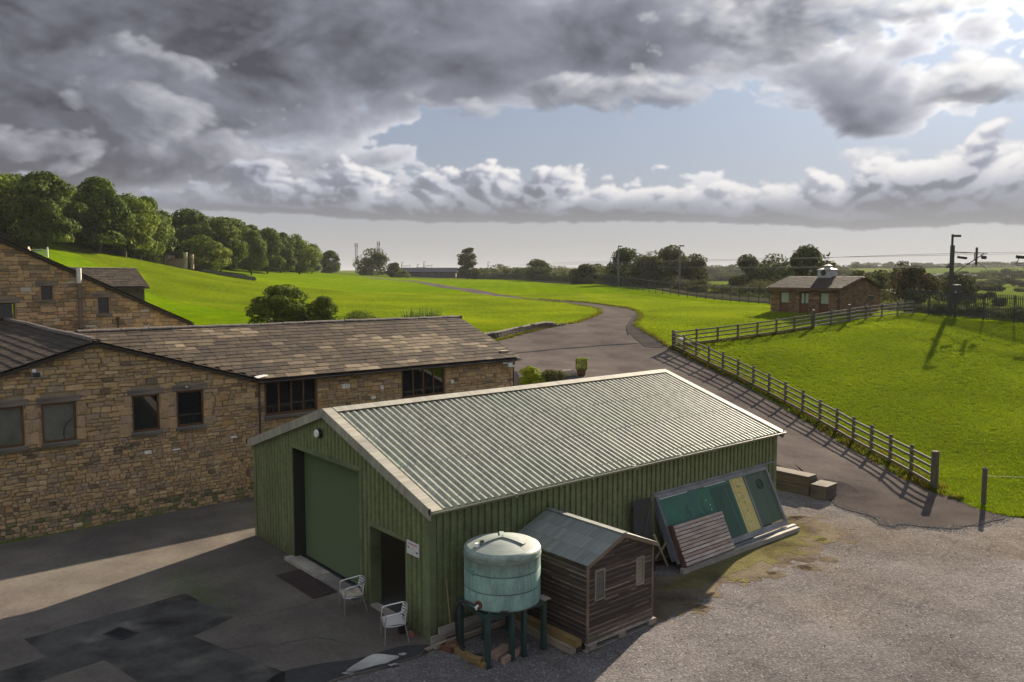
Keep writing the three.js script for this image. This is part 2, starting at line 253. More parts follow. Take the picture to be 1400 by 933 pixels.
const land = (() => {
  const n = SPOTS.length, N = n + 3, A = [], kern = (dx, dy) => { const r2 = (dx * dx + dy * dy) / (RT * RT); return r2 > 0 ? 0.5 * r2 * Math.log(r2 + 1e-9) : 0; };
  for (let i = 0; i < n; i++) { const row = new Float64Array(N + 1); for (let j = 0; j < n; j++) row[j] = kern(SPOTS[i][0] - SPOTS[j][0], SPOTS[i][1] - SPOTS[j][1]) + (i === j ? 0.004 : 0); row[n] = 1; row[n + 1] = SPOTS[i][0] / RT; row[n + 2] = SPOTS[i][1] / RT; row[N] = SPOTS[i][2]; A.push(row); }
  for (let c = 0; c < 3; c++) { const row = new Float64Array(N + 1); for (let j = 0; j < n; j++) row[j] = c === 0 ? 1 : SPOTS[j][c - 1] / RT; A.push(row); }
  for (let c = 0; c < N; c++) { let p = c; for (let r = c + 1; r < N; r++) if (Math.abs(A[r][c]) > Math.abs(A[p][c])) p = r; [A[c], A[p]] = [A[p], A[c]]; for (let r = 0; r < N; r++) if (r !== c) { const f = A[r][c] / A[c][c]; if (f) for (let q = c; q <= N; q++) A[r][q] -= f * A[c][q]; } }
  const w = A.map((row, i) => row[N] / row[i]);
  return (x, d) => { let s = w[n] + w[n + 1] * x / RT + w[n + 2] * d / RT; for (let i = 0; i < n; i++) s += w[i] * kern(x - SPOTS[i][0], d - SPOTS[i][1]); return s; };
})();
function ground(x, z) {
  const d = -z, a = CA * x + SA * d, b = SA * x - CA * d;
  const deep = b < -19.5, start = deep ? 25 : 27.7, wide = 1.2 + 6 * smooth(0, 1, (b + 16) / 4) + (deep ? 4 : 0);
  const m = Math.max(smooth(0, 1, (a - start) / wide), smooth(0, 1, (-b - 30) / 9));
  const r = Math.hypot(x, d), az = Math.atan2(x, d) * 57.3;
  let near = 0, f = smooth(300, 480, r);
  if (f < 1) near = Math.max(land(x, d), 0) * m;
  if (f === 0) return near;
  const rise = (pts) => { for (let i = 1; i < pts.length; i++) if (r < pts[i][0]) return lerp(pts[i - 1][1], pts[i][1], (r - pts[i - 1][0]) / (pts[i][0] - pts[i - 1][0])); return pts[pts.length - 1][1]; };
  const right = rise([[200, 4.6], [320, 4.2], [520, 6.2], [820, 12.2], [1250, 21], [2000, 27], [6000, 30]]) + fbm2(x * 0.004, d * 0.004, 3) * 3 * smooth(400, 900, r);
  const left = rise([[200, 8], [500, 9.5], [900, 13], [2000, 22], [6000, 30]]) + fbm2(x * 0.004, d * 0.004, 3) * 5 * smooth(400, 900, r);
  return lerp(near, lerp(left, right, smooth(-9, 4, az)), f);
}
const on = (x, z, up = 0) => V3(x, ground(x, z) + up, z);
function inside(poly, x, z) { let c = false; for (let i = 0, j = poly.length - 1; i < poly.length; j = i++) { const [xi, zi] = poly[i], [xj, zj] = poly[j]; if ((zi > z) !== (zj > z) && x < (xj - xi) * (z - zi) / (zj - zi) + xi) c = !c; } return c; }
function softEdge(poly, step = 0.35, wob = 0.05, seed = 1, straight = false) { // a rounded, slightly ragged outline
  if (straight) { const o = []; poly.forEach((a, i) => { const b = poly[(i + 1) % poly.length], L = Math.hypot(b[0] - a[0], b[1] - a[1]), m = Math.max(1, Math.round(L / step)); for (let k = 0; k < m; k++) { const x = lerp(a[0], b[0], k / m), z = lerp(a[1], b[1], k / m); o.push([x + wob * 2 * PN.noise(x * 1.9, z * 1.9, seed), z + wob * 2 * PN.noise(x * 1.9 + 40, z * 1.9, seed)]); } }); return o; }
  const c = new THREE.CatmullRomCurve3(poly.map(([x, z]) => V3(x, 0, z)), true, 'catmullrom', 0.25), n = Math.max(12, Math.round(c.getLength() / step));
  return c.getSpacedPoints(n).slice(0, -1).map((p) => [p.x + wob * 2 * PN.noise(p.x * 1.9, p.z * 1.9, seed), p.z + wob * 2 * PN.noise(p.x * 1.9 + 40, p.z * 1.9, seed)]);
}
// a sheet laid on the land, lift metres above it, with its edge turned down
function sheet(poly, lift, maxEdge = 2, edge = 0.06) {
  const pts = poly.map(([x, z]) => new THREE.Vector2(x, z)); if (THREE.ShapeUtils.area(pts) > 0) { pts.reverse(); }
  const tri = THREE.ShapeUtils.triangulateShape(pts, []), pos = [];
  for (const t of tri) for (const i of t) pos.push(pts[i].x, 0, pts[i].y);
  let g = new THREE.BufferGeometry(); g.setAttribute('position', new THREE.Float32BufferAttribute(pos, 3));
  g = new TessellateModifier(maxEdge, 9).modify(g);
  const p = g.attributes.position; for (let i = 0; i < p.count; i++) p.setY(i, ground(p.getX(i), p.getZ(i)) + lift);
  // face up
  const a = V3().fromBufferAttribute(p, 0), b = V3().fromBufferAttribute(p, 1), c = V3().fromBufferAttribute(p, 2);
  if (b.sub(a).cross(c.sub(a)).y < 0) for (let i = 0; i < p.count; i += 3) { const x = p.getX(i), y = p.getY(i), z = p.getZ(i); p.setXYZ(i, p.getX(i + 1), p.getY(i + 1), p.getZ(i + 1)); p.setXYZ(i + 1, x, y, z); }
  const uv = new Float32Array(p.count * 2); for (let i = 0; i < p.count; i++) { uv[i * 2] = p.getX(i); uv[i * 2 + 1] = p.getZ(i); }
  g.setAttribute('uv', new THREE.BufferAttribute(uv, 2)); g.computeVertexNormals();
  if (edge) { const e = [], n = pts.length; for (let i = 0; i < n; i++) { const s = pts[i], t = pts[(i + 1) % n], k = Math.max(1, Math.ceil(s.distanceTo(t) / maxEdge)); for (let q = 0; q < k; q++) { const u = s.clone().lerp(t, q / k), v = s.clone().lerp(t, (q + 1) / k), yu = ground(u.x, u.y) + lift, yv = ground(v.x, v.y) + lift; e.push(u.x, yu, u.y, u.x, yu - edge, u.y, v.x, yv, v.y, v.x, yv, v.y, u.x, yu - edge, u.y, v.x, yv - edge, v.y); } }
    const h = new THREE.BufferGeometry(); h.setAttribute('position', new THREE.Float32BufferAttribute(e, 3)); h.computeVertexNormals(); h.setAttribute('uv', new THREE.Float32BufferAttribute(new Float32Array(e.length / 3 * 2), 2)); g = mergeGeometries([g, h]); }
  return g;
}

function patchy(g, fn) { const p = g.attributes.position, c = new Float32Array(p.count * 3); for (let i = 0; i < p.count; i++) c.set(fn(p.getX(i), p.getZ(i)), i * 3); g.setAttribute('color', new THREE.BufferAttribute(c, 3)); return g; }
const stained = (poly, lift, edge, e2) => patchy(sheet(poly, lift, edge, e2), (x, z) => { const p = fbm2(x * 0.5, z * 0.8, 4, 3.3), q = smooth(0.12, 0.42, fbm2(x * 0.9 + 5, z * 1.3, 4, 7.7)), d = smooth(0.15, 0.4, fbm2(x * 1.1 + 15, z * 1.1, 3, 1.7)), v = 1 + 0.5 * p + 0.9 * q - 0.4 * d; return [v * (1 + 0.10 * q), v, v * (1 - 0.08 * q)]; });
// a main patch with smaller scraps broken off its edge
function ragged(poly, lift, seed, n, size, wob = 0.22) { const r = rng(seed), e = softEdge(poly, wob < 0.1 ? 0.08 : 0.2, wob, seed), o = [sheet(e, lift, 0.8, 0)]; for (let k = 0; k < n; k++) { const [x, z] = e[Math.floor(r() * e.length)], s = size * (0.25 + r()), cx = x + (r() - 0.5) * wob * 5, cz = z + (r() - 0.5) * wob * 5, q = []; for (let i = 0; i < 9; i++) { const a = i / 9 * 6.283, d = s * (0.5 + 0.7 * r()); q.push([cx + Math.cos(a) * d * 1.3, cz + Math.sin(a) * d]); } o.push(sheet(softEdge(q, 0.08, 0.03, k), lift - 0.001, 0.6, 0)); } return mergeGeometries(o); }
// ---------------------------------------------------------------- ground, roads, yard
const LIP = [[11.66, -29.2], [11.63, -28.25], [12.05, -27.36], [12.39, -26.64], [12.28, -26.12], [12.47, -25.73], [12.82, -26.04], [13.49, -25.83], [14.05, -25.53], [15.33, -25.96], [16.43, -26.52], [16.85, -27.02], [16.47, -27.93], [16.37, -29.03]];
const Y2 = (a, b) => { const p = yard(a, b); return [p.x, p.z]; };
const DRIVE = [...LIP, [15.8, -31.5], [15.65, -36.3], [15.35, -40.9], [13.95, -48], [12.7, -52.3], [11.45, -57.5], [11.1, -61.82], [10.72, -69.27], [12.4, -77.5], [13.3, -84], [13.79, -88.7], [13.66, -94.76], [12.09, -101.59], [9.86, -108.53], [6.19, -113.55], [2.2, -120.88], [-3.25, -137.72], [-8.5, -165], [-14, -188], [-23.42, -213], [-31.33, -241.65], [-44, -262], [-50, -262], [-36, -236], [-27.2, -212], [-18, -186], [-12.6, -165], [-6.9, -139], [-2.0, -124.5], [1.5, -117.77], [5.95, -109.1], [9.06, -99.66], [10.04, -93.13], [9.17, -83.62], [7.85, -77.72], [5.82, -72.1], [3.97, -69.15], [2.23, -66.08], [0, -61.5], [-1.07, -58.67], [-2, -55.87], [-4.5, -51], Y2(24.8, -34), Y2(24.8, -28.7), Y2(24.2, -28), Y2(24.2, -17), Y2(28, -17.3), Y2(28.3, -15.4)];
const SPILLEDGE = [[-1.81, -17.21], [-1.82, -16.97], [-2.05, -16.71], [-2.38, -16.53], [-2.63, -16.25], [-3.15, -16], [-3.5, -15.79], [-3.79, -15.44], [-4.6, -13], [-6, -7]];
const YARD = [...SPILLEDGE, [-45, -7], Y2(-14, -28.4), Y2(24.3, -28.4), Y2(24.3, -20), Y2(10.5, -20), Y2(10.2, -14.75)];
const GRAVEL = [...SPILLEDGE.slice().reverse(), Y2(9.9, -14.6), Y2(10.5, -15.5), Y2(24.2, -15.5), Y2(28.2, -17), ...LIP.slice(0, 12).map(([x, z]) => [x - 0.02, z - 0.25]), [17.6, -26.5], [20, -25.2], [26, -23.5], [45, -21], [45, -3], [-6, -3]];
{
  // the ground: one sheet to the horizon, finer close by
  const axis = (lo, hi, fine) => { const out = [0]; for (let v = 0; v < hi;) { v += Math.max(fine, (v - 75) * 0.032); out.push(v); } for (let v = 0; v > lo;) { v -= Math.max(fine, (-v - 75) * 0.032); out.unshift(v); } return out; };
  const xs = axis(-3500, 3500, 0.9), ds = axis(-40, 5200, 0.9), nx = xs.length, nd = ds.length, pos = new Float32Array(nx * nd * 3), uv = new Float32Array(nx * nd * 2), col = new Float32Array(nx * nd * 3), idx = [];
  for (let j = 0; j < nd; j++) for (let i = 0; i < nx; i++) {
    const x = xs[i], d = ds[j], k = j * nx + i, y = ground(x, -d);
    pos.set([x, y - (inside(GRAVEL, x, -d) || inside(YARD, x, -d) ? 0.03 : d < 130 && inside(DRIVE, x, -d) ? 0.05 : 0), -d], k * 3); uv.set([x, d], k * 2);
    // colour of the sward itself: lusher and drier patches, other crops beyond the railway
    const p = fbm2(x * 0.05, d * 0.05, 3), q = fbm2(x * 0.3, d * 0.3, 3, 2.2), r = Math.hypot(x, d);
    let c = [0.101 + 0.055 * p + 0.014 * q, 0.155 + 0.042 * p + 0.008 * q, 0.002 + 0.0005 * q];
    const worn = smooth(0.22, 0.5, fbm2(x * 0.11 + 9, d * 0.11, 3, 5.1) + 0.25 * Math.exp(-(((x - 27) / 9) ** 2) - ((d - 47) / 9) ** 2));
    c = [lerp(c[0], 0.12, worn * 0.7), lerp(c[1], 0.125, worn * 0.7), lerp(c[2], 0.012, worn * 0.7)];
    const beyond = smooth(6, 9, x - (r < 100 ? 36 + (75 - d) * 0.4 : lerp(33, 14, smooth(100, 200, d)))) * smooth(62, 70, d) + (d > 280 ? 1 : 0);
    if (beyond > 0) { const f = PN.noise(Math.floor(r / 60) * 3.7, Math.floor(Math.atan2(x, d) * 9) * 2.3, 0.5), b = Math.min(1, beyond), e = [0.085 + 0.04 * f, 0.115 + 0.025 * f, 0.018]; for (let h = 0; h < 3; h++) c[h] = lerp(c[h], e[h], b); }
    col.set(c, k * 3);
  }
  for (let j = 0; j < nd - 1; j++) for (let i = 0; i < nx - 1; i++) { const a = j * nx + i; idx.push(a, a + 1, a + nx, a + 1, a + nx + 1, a + nx); }
  const g = new THREE.BufferGeometry(); g.setAttribute('position', new THREE.BufferAttribute(pos, 3)); g.setAttribute('uv', new THREE.BufferAttribute(uv, 2)); g.setAttribute('color', new THREE.BufferAttribute(col, 3)); g.setIndex(idx); g.computeVertexNormals();
  structure('ground', g, mat(1, 1, 1, { vc: true, rough: 1, map: TX.turf, bump: TX.turfBump, bs: 0.03, specularIntensity: 0.0 }));
}
const MT = {
  tarmac: mat(0.112, 0.099, 0.087, { vc: true, specularIntensity: 0.0, map: TX.tar, rough: 0.86, bump: TX.bump, bs: 0.004 }),
  road: mat(0.090, 0.079, 0.075, { vc: true, specularIntensity: 0.0, map: TX.tar, rough: 0.88, bump: TX.bump, bs: 0.004 }),
  newTar: mat(0.045, 0.046, 0.047, { specularIntensity: 0.0, map: TX.tar, rough: 0.8, bump: TX.bump, bs: 0.004 }),
  darkTar: mat(0.052, 0.047, 0.046, { specularIntensity: 0.0, map: TX.tar, rough: 0.88, bump: TX.bump, bs: 0.004 }),
  midTar: mat(0.062, 0.060, 0.056, { vc: true, specularIntensity: 0.0, map: TX.stain, rough: 0.8, bump: TX.bump, bs: 0.004 }),
  gravel: mat(0.148, 0.140, 0.138, { specularIntensity: 0.0, map: TX.gravel, bump: TX.gravelBump, bs: 0.006, rough: 0.95, vc: true }),
  moss: mat(0.105, 0.096, 0.045, { specularIntensity: 0.0, map: TX.stain, rough: 1, bump: TX.bump, bs: 0.02 }),
  earth: mat(0.112, 0.092, 0.068, { specularIntensity: 0.0, map: TX.stain, rough: 1, bump: TX.bump, bs: 0.02 }),
  spill: mat(0.32, 0.31, 0.295, { vc: true, map: TX.stain, rough: 0.9, bump: TX.bump, bs: 0.004 }),
};
structure('gravel', patchy(sheet(GRAVEL, 0.0, 0.3, 0), (x, z) => { const p = fbm2(x * 0.16, z * 0.3, 4, 1.3), q = fbm2(x * 0.7, z * 0.7, 3, 4.1), w = smooth(0.02, 0.35, fbm2(x * 0.22 + 7, z * 0.22, 3, 8.3)), tr = [[21, -4, 15.5], [21, -4, 17.2], [2, -40, 19.5], [2, -40, 21.1]].reduce((a, [cx, cz, R]) => a + Math.exp(-(((Math.hypot(x - cx, z - cz) - R + 0.5 * p) / 0.16) ** 2)), 0), v = 1 + 0.42 * p + 0.22 * q - 0.16 * tr * smooth(-0.25, 0.3, q + 0.2); return [v * lerp(1, 0.98, w), v * lerp(1, 0.92, w), v * lerp(1.03, 0.84, w)]; }), MT.gravel);
structure('yard_tarmac', patchy(sheet(softEdge(YARD, 0.5, 0.02), 0.035, 0.7, 0.06), (x, z) => { const p = fbm2(x * 0.25, z * 0.25, 4, 2.3), q = fbm2(x * 1.3, z * 1.3, 3, 6.1), g = 0.25 * smooth(0.1, 0.4, fbm2(x * 0.5 + 3, z * 0.5, 3, 9.7)), m = Math.exp(-(((x + 8.2 - (z + 20.4) * 0.75) / 0.45) ** 2) - ((z + 20.4) / 1.3) ** 2) * 0.8, s = smooth(0.05, 0.4, fbm2(x * 0.6 + 11, z * 0.9, 4, 12.1)), v = 1 + 0.42 * p + 0.30 * q + 0.25 * s; return [v * (1 - 0.25 * g - 0.25 * m + 0.04 * s), v * (1 + 0.1 * m), v * (1 - 0.4 * g - 0.5 * m - 0.05 * s)]; }), MT.tarmac);
structure('road', patchy(sheet(softEdge(DRIVE, 0.3, 0.10), 0.022, 0.9, 0.035), (x, z) => { const p = fbm2(x * 0.18, z * 0.1, 4, 2.3), q = fbm2(x * 0.9, z * 0.9, 3, 6.1), e = smooth(-34, -27, z) * 0.28, v = 1 + 0.30 * p + 0.2 * q - e; return [v, v * 0.99, v * 0.98]; }), MT.road);
structure('tarmac_strip', sheet(softEdge([[-1.84, -17.28], [-1.86, -16.99], [-2.08, -16.74], [-2.4, -16.56], [-2.65, -16.29], [-3.17, -16.04], [-3.53, -15.82], [-3.84, -15.46], [-4.7, -13], [-5.6, -13.4], [-4.83, -16], [-3.28, -16.65], [-2.48, -17.21]], 0.25, 0.015), 0.04, 1, 0.02), MT.newTar);
structure('concrete_spill', patchy(ragged([[-3.5, -16.12], [-3.14, -16.62], [-2.5, -16.76], [-2.5, -16.64], [-2.68, -16.38], [-3.17, -16.1]], 0.046, 3, 12, 0.07, 0.09), (x, z) => { const v = 0.8 + 1.3 * fbm2(x * 2.2, z * 3.1, 4, 5.5); return [v, v, v]; }), MT.spill);
structure('tarmac_patch', stained(softEdge([[-11.01, -17.57], [-8.41, -20.18], [-6.66, -18.71], [-7.25, -17.72], [-4.69, -16], [-4.35, -14.9], [-7.3, -14.6], [-7.6, -15.7], [-8.69, -16.57], [-9.51, -15.7], [-10.4, -14.6], [-11.4, -15.2], [-10.04, -16.73]], 0.3, 0.03, 1, true), 0.04, 0.4, 0.02), MT.midTar);
structure('mossy_ground', ragged([[4.3, -20.9], [4.8, -21.5], [6.3, -22.9], [8.4, -24.8], [9.5, -26.0], [9.5, -25.2], [9.1, -24.2], [7.7, -23.0], [5.6, -21.3], [4.6, -20.5]], 0.012, 5, 60, 0.22), MT.moss);
structure('bare_earth', ragged([[2.9, -20.2], [4, -21.2], [6.2, -23], [8.5, -25.2], [9.9, -26.9], [10.5, -26.2], [10.6, -25.2], [9.4, -23.7], [7.5, -22.2], [5.2, -20.4], [3.8, -18.9]], 0.006, 6, 70, 0.3), MT.earth);
structure('tarmac_seam', sheet([[-2.29, -50.0], [0, -52.6], [3.07, -55.8], [6.39, -58.1], [9.3, -59.2], [9.3, -59.45], [6.39, -58.4], [3.07, -56.2], [0, -53.0], [-2.29, -50.4]], 0.04, 1.5, 0.02), MT.newTar);
structure('tarmac_strip', sheet(softEdge([[11.35, -58], [11.0, -61.8], [10.62, -69.3], [12.3, -77.2], [12.9, -80.9], [11.9, -77.5], [10.6, -71.6], [9.75, -67.2], [9.4, -63.7], [9.6, -58]], 0.6, 0.03), 0.04, 1.5, 0.03), MT.darkTar);

{ // cracks and ragged seams in the tarmac of the yard
  const r = rng(44), crack = (pts, w) => { const c = new THREE.CatmullRomCurve3(pts.map(([x, z]) => V3(x, 0, z))), n = Math.round(c.getLength() / 0.12), P = c.getSpacedPoints(n), l = [], q = []; P.forEach((p, i) => { const t = P[Math.min(i + 1, n)].clone().sub(P[Math.max(i - 1, 0)]).normalize(), s = w * (0.4 + r()) * Math.min(1, i / 5, (n - i) / 5 + 0.1), jx = (r() - 0.5) * 0.07, jz = (r() - 0.5) * 0.07; l.push([p.x - t.z * s + jx, p.z + t.x * s + jz]); q.unshift([p.x + t.z * s + jx, p.z - t.x * s + jz]); }); return sheet([...l, ...q], 0.045, 2, 0); };
  structure('tarmac_cracks', mergeGeometries([crack([[-6.6, -18.6], [-5.2, -19.4], [-4.6, -20.3]], 0.008), crack([[-5.6, -17.0], [-4.4, -17.6], [-3.4, -17.2]], 0.008), crack([[-7.4, -17.4], [-6.4, -17.0], [-5.3, -17.4]], 0.008)]), MT.newTar);
}

// ---------------------------------------------------------------- the green steel shed
const MG = {
  wallGreen: mat(0.146, 0.172, 0.080, { vc: true, map: TX.fine, rough: 0.5, bump: TX.bump, bs: 0.0015, side: DS }),
  trimGreen: mat(0.120, 0.145, 0.075, { map: TX.stain, rough: 0.5 }),
  doorGreen: mat(0.104, 0.146, 0.076, { rough: 0.55, specularIntensity: 0.4 }),
  roofSheet: mat(0.290, 0.296, 0.246, { vc: true, map: TX.fine, specularIntensity: 0.3, rough: 0.62, side: DS, bump: TX.bump, bs: 0.001 }),
  flash: mat(0.30, 0.29, 0.245, { map: TX.streak, specularIntensity: 0.3, rough: 0.7, bump: TX.bump, bs: 0.001 }),
  gutter: mat(0.26, 0.265, 0.205, { map: TX.streak, rough: 0.42 }),
  dark: mat(0.012, 0.013, 0.014, { rough: 0.6 }),
  concrete: mat(0.30, 0.275, 0.24, { map: TX.stain, rough: 0.95, bump: TX.bump, bs: 0.01 }),
  white: mat(0.75, 0.75, 0.74, { rough: 0.4 }),
  blackPlastic: mat(0.02, 0.02, 0.022, { rough: 0.45 }),
};
// box-ribbed sheet standing on a base line: broad faces with narrow grooves; top(s) gives its height, holes are [from, to, head]
function ribbed(L, top, holes = [], pitch = 0.2, groove = 0.058, depth = 0.046, y0 = 0.06) {
  const s = [], n = []; for (let x = 0; x < L; x += pitch) { for (const [o, d] of [[0, 0], [pitch - groove - 0.024, 0], [pitch - groove - 0.004, -depth], [pitch - 0.012, -depth], [pitch - 0.0005, 0]]) if (x + o <= L) { s.push(x + o); n.push(d); } } s.push(L); n.push(0);
  const pos = [], uv = [];
  const col = [], rt = rng(Math.round(L * 100) + holes.length), sheetTone = Array.from({ length: 40 }, () => 0.93 + 0.14 * rt());
  const strip = (i, a, b, ya, yb, za, zb) => { // between two lines of the profile; grime gathers at the foot and in runs
    const T = sheetTone[Math.floor((a + 0.001) / (pitch * 5))], rows = [ya, ya + 0.12, ya + 0.3, ya + 0.7], n = rows.length; const top2 = [...rows.map((y) => [y, y]), [yb[2], yb[1]]];
    for (let k = 0; k < n; k++) { const [p0, p1] = top2[k], [q0, q1] = top2[k + 1]; pos.push(a, p0, za, b, p1, zb, b, q1, zb, a, p0, za, b, q1, zb, a, q0, za); uv.push(a, p0, b, p1, b, q1, a, p0, b, q1, a, q0);
      const g = (x, y) => { const f = 1 - smooth(0.02, 0.75, y + 0.35 * PN.noise(x * 2.1, y, 3)), u = 0.10 * PN.noise(x * 3.7, y * 0.35, 8), v = T * (1 - 0.27 * f + u); return [v * (1 - 0.02 * f), v * (1 - 0.06 * f), v * (1 - 0.05 * f)]; };
      for (const [x, y] of [[a, p0], [b, p1], [b, q1], [a, p0], [b, q1], [a, q0]]) col.push(...g(x, y)); } };
  for (let i = 0; i + 1 < s.length; i++) { const a = s[i], b = s[i + 1], m = (a + b) / 2, h = holes.find((q) => m > q[0] && m < q[1]), lo = h ? h[2] : y0; strip(i, a, b, lo, [lo, top(b), top(a)], n[i], n[i + 1]); }
  const g = new THREE.BufferGeometry(); g.setAttribute('position', new THREE.Float32BufferAttribute(pos, 3)); g.setAttribute('uv', new THREE.Float32BufferAttribute(uv, 2)); g.setAttribute('color', new THREE.Float32BufferAttribute(col, 3)); g.computeVertexNormals(); return g;
}
function ribRoof(L, run, y0, y1, pitch = 0.2) { // ribs run from ridge (z = 0, y1) to eave (z = run, y0)
  const s = [], h = []; for (let x = 0; x < L - 1e-6; x += pitch) for (const [o, d] of [[0, 0], [0.098, 0], [0.118, 0.042], [0.168, 0.042], [0.1885, 0]]) { s.push(x + o); h.push(d); } s.push(L); h.push(0);
  const col = [], rt = rng(4), tone = Array.from({ length: 16 }, () => 0.94 + 0.12 * rt()); const pos = [], uv = [], N = 10; for (let i = 0; i + 1 < s.length; i++) for (let k = 0; k < N; k++) { const t = k / N, u = (k + 1) / N, P = (j, q) => [s[j], lerp(y1, y0, q) + h[j], run * q], a = P(i, t), b = P(i + 1, t), c = P(i + 1, u), d = P(i, u); pos.push(...a, ...d, ...c, ...a, ...c, ...b); for (const q of [a, d, c, a, c, b]) { uv.push(q[0], q[2]); const v = tone[Math.floor((s[i] + 0.001) / 1)] * (1 + 0.08 * PN.noise(q[0] * 1.4, q[2] * 0.35, 2) + 0.05 * PN.noise(q[0] * 5, q[2] * 0.5, 5)), gr = smooth(0.1, 0.5, PN.noise(q[0] * 0.5, q[2] * 0.6, 9)) * 0.10 + 0.08 * smooth(run * 0.8, run, q[2]); col.push(v * (1 - gr), v * (1 - 0.5 * gr), v * (1 - gr)); } }
  const g = new THREE.BufferGeometry(); g.setAttribute('color', new THREE.Float32BufferAttribute(col, 3)); g.setAttribute('position', new THREE.Float32BufferAttribute(pos, 3)); g.setAttribute('uv', new THREE.Float32BufferAttribute(uv, 2)); g.computeVertexNormals(); return g;
}
{
  const S = thing('steel_shed', 'large green steel shed with a ribbed grey-green roof and roller door', 'shed', yard(9.9, -19.35), TURN);
  const L = 14.0, HW = 4.85, EAVE = 3.0, RID = 4.62, slope = (RID - EAVE) / 5.0, roofY = (z) => RID - Math.abs(z) * slope;
  const front = ribbed(HW * 2, (s) => roofY(s - HW) - 0.05, [[2.8, 6.6, 3.34], [7.12, 8.72, 2.1]]).rotateY(-Math.PI / 2);
  part('front_wall', front, MG.wallGreen, S, [0, 0, -HW]);
  part('back_wall', ribbed(HW * 2, (s) => roofY(s - HW) - 0.05, [], 0.2, 0.058, 0.046, -0.3).rotateY(Math.PI / 2), MG.wallGreen, S, [L, 0, HW]);
  part('side_wall', ribbed(L, () => EAVE + 0.02, [], 0.2, 0.058, 0.046), MG.wallGreen, S, [0, 0, HW]);
  part('side_wall', ribbed(L, () => EAVE + 0.02, [], 0.2, 0.058, 0.046, -0.2).rotateY(Math.PI), MG.wallGreen, S, [L, 0, -HW]);
  for (const [x, z, h] of [[0, HW, EAVE], [0, -HW, EAVE], [L, HW, EAVE], [L, -HW, EAVE]]) part('corner_flashing', [box(0.17, h - 0.02, 0.012, x + (x ? -0.08 : 0.08), h / 2, z + Math.sign(z) * 0.008), box(0.012, h - 0.02, 0.17, x + (x ? 0.008 : -0.008), h / 2, z - Math.sign(z) * 0.08)], MG.trimGreen, S);
  part('plinth', [box(L - 0.05, 0.10, 0.1, L / 2, 0.03, HW - 0.09), box(0.1, 0.10, 2.78, 0.09, 0.03, -3.44), box(0.1, 0.10, 0.5, 0.09, 0.03, 1.99), box(0.1, 0.10, 1, 0.09, 0.03, 4.34)], MG.concrete, S);
  // roof
  const run = 5.02; const rg = ribRoof(L + 0.1, run, roofY(run), RID);
  part('roof_sheet', rg, MG.roofSheet, S, [-0.05, 0.03, 0]);
  part('roof_sheet', rg.clone().applyMatrix4(new THREE.Matrix4().makeScale(1, 1, -1)), MG.roofSheet, S, [-0.05, 0.03, 0]);
  const ang = Math.atan(slope), len = run / Math.cos(ang);
  for (const sgn of [1, -1]) {
    // verge flashings at both ends, in lapped lengths, each a flat top and a face turned down the gable
    for (const [xe, dir] of [[0, -1], [L, 1]]) for (let k = 0; k < 3; k++) {
      const a = len * k / 3, b = len * (k + 1) / 3 + 0.05, m = (a + b) / 2, w = 0.28, up = 0.088 + k * 0.004;
      const g = merge([box(w, 0.01, b - a, xe + dir * 0.10 - dir * w / 2, up, m), box(0.01, 0.24, b - a, xe + dir * 0.105, up - 0.118, m), box(0.05, 0.01, b - a, xe + dir * 0.085, up - 0.235, m)]);
      g.applyMatrix4(new THREE.Matrix4().makeRotationX(ang)); if (sgn < 0) g.applyMatrix4(new THREE.Matrix4().makeScale(1, 1, -1)), flip(g);
      part('verge_flashing', g, k % 2 ? MG.flash : mat(0.315, 0.30, 0.25, { map: TX.streak, specularIntensity: 0.3, rough: 0.7 }), S, [0, RID, 0]);
    }
    for (let k = 0; k < 5; k++) { // ridge flashing
      const a = 0.2 + (L - 0.4) * k / 5, b = 0.2 + (L - 0.4) * (k + 1) / 5 + 0.04, g = box(b - a, 0.01, 0.27, (a + b) / 2, 0.094 + (k % 2) * 0.003, 0.13); g.applyMatrix4(new THREE.Matrix4().makeRotationX(ang)); if (sgn < 0) { g.applyMatrix4(new THREE.Matrix4().makeScale(1, 1, -1)); flip(g); }
      part('ridge_flashing', g, MG.flash, S, [0, RID, 0]);
    }
    // gutter: a half round trough with joints
    const pts = []; for (let i = 0; i <= 10; i++) { const t = Math.PI * (i / 10); pts.push(new THREE.Vector2(-Math.cos(t) * 0.085, -Math.sin(t) * 0.075)); } for (let i = 10; i >= 0; i--) { const t = Math.PI * (i / 10); pts.push(new THREE.Vector2(-Math.cos(t) * 0.076, -Math.sin(t) * 0.066 + 0.002)); }
    const gg = new THREE.ExtrudeGeometry(new THREE.Shape(pts), { depth: L + 0.22, bevelEnabled: false }).rotateY(Math.PI / 2);
    part('gutter', gg, MG.gutter, S, [-0.11, roofY(run) + 0.055, sgn * (run + 0.035)]);
    part('fascia', box(L, 0.12, 0.02, L / 2, roofY(HW) - 0.10, sgn * (HW + 0.03)), MG.trimGreen, S);
    for (const x of [2.3, 4.9, 6.6, 8.6, 10.1, 12.2]) part('gutter_joint', [box(0.05, 0.012, 0.185, x, roofY(run) + 0.062, sgn * (run + 0.035)), box(0.05, 0.085, 0.012, x, roofY(run) + 0.012, sgn * (run + 0.126))], MG.flash, S);
    for (const e of [0, 1]) part('gutter_end', new THREE.CylinderGeometry(0.084, 0.084, 0.012, 16, 1, false, Math.PI / 2, Math.PI).rotateZ(Math.PI / 2).translate(e ? L + 0.115 : -0.115, roofY(run) + 0.055, sgn * (run + 0.035)), MG.blackPlastic, S);
  }
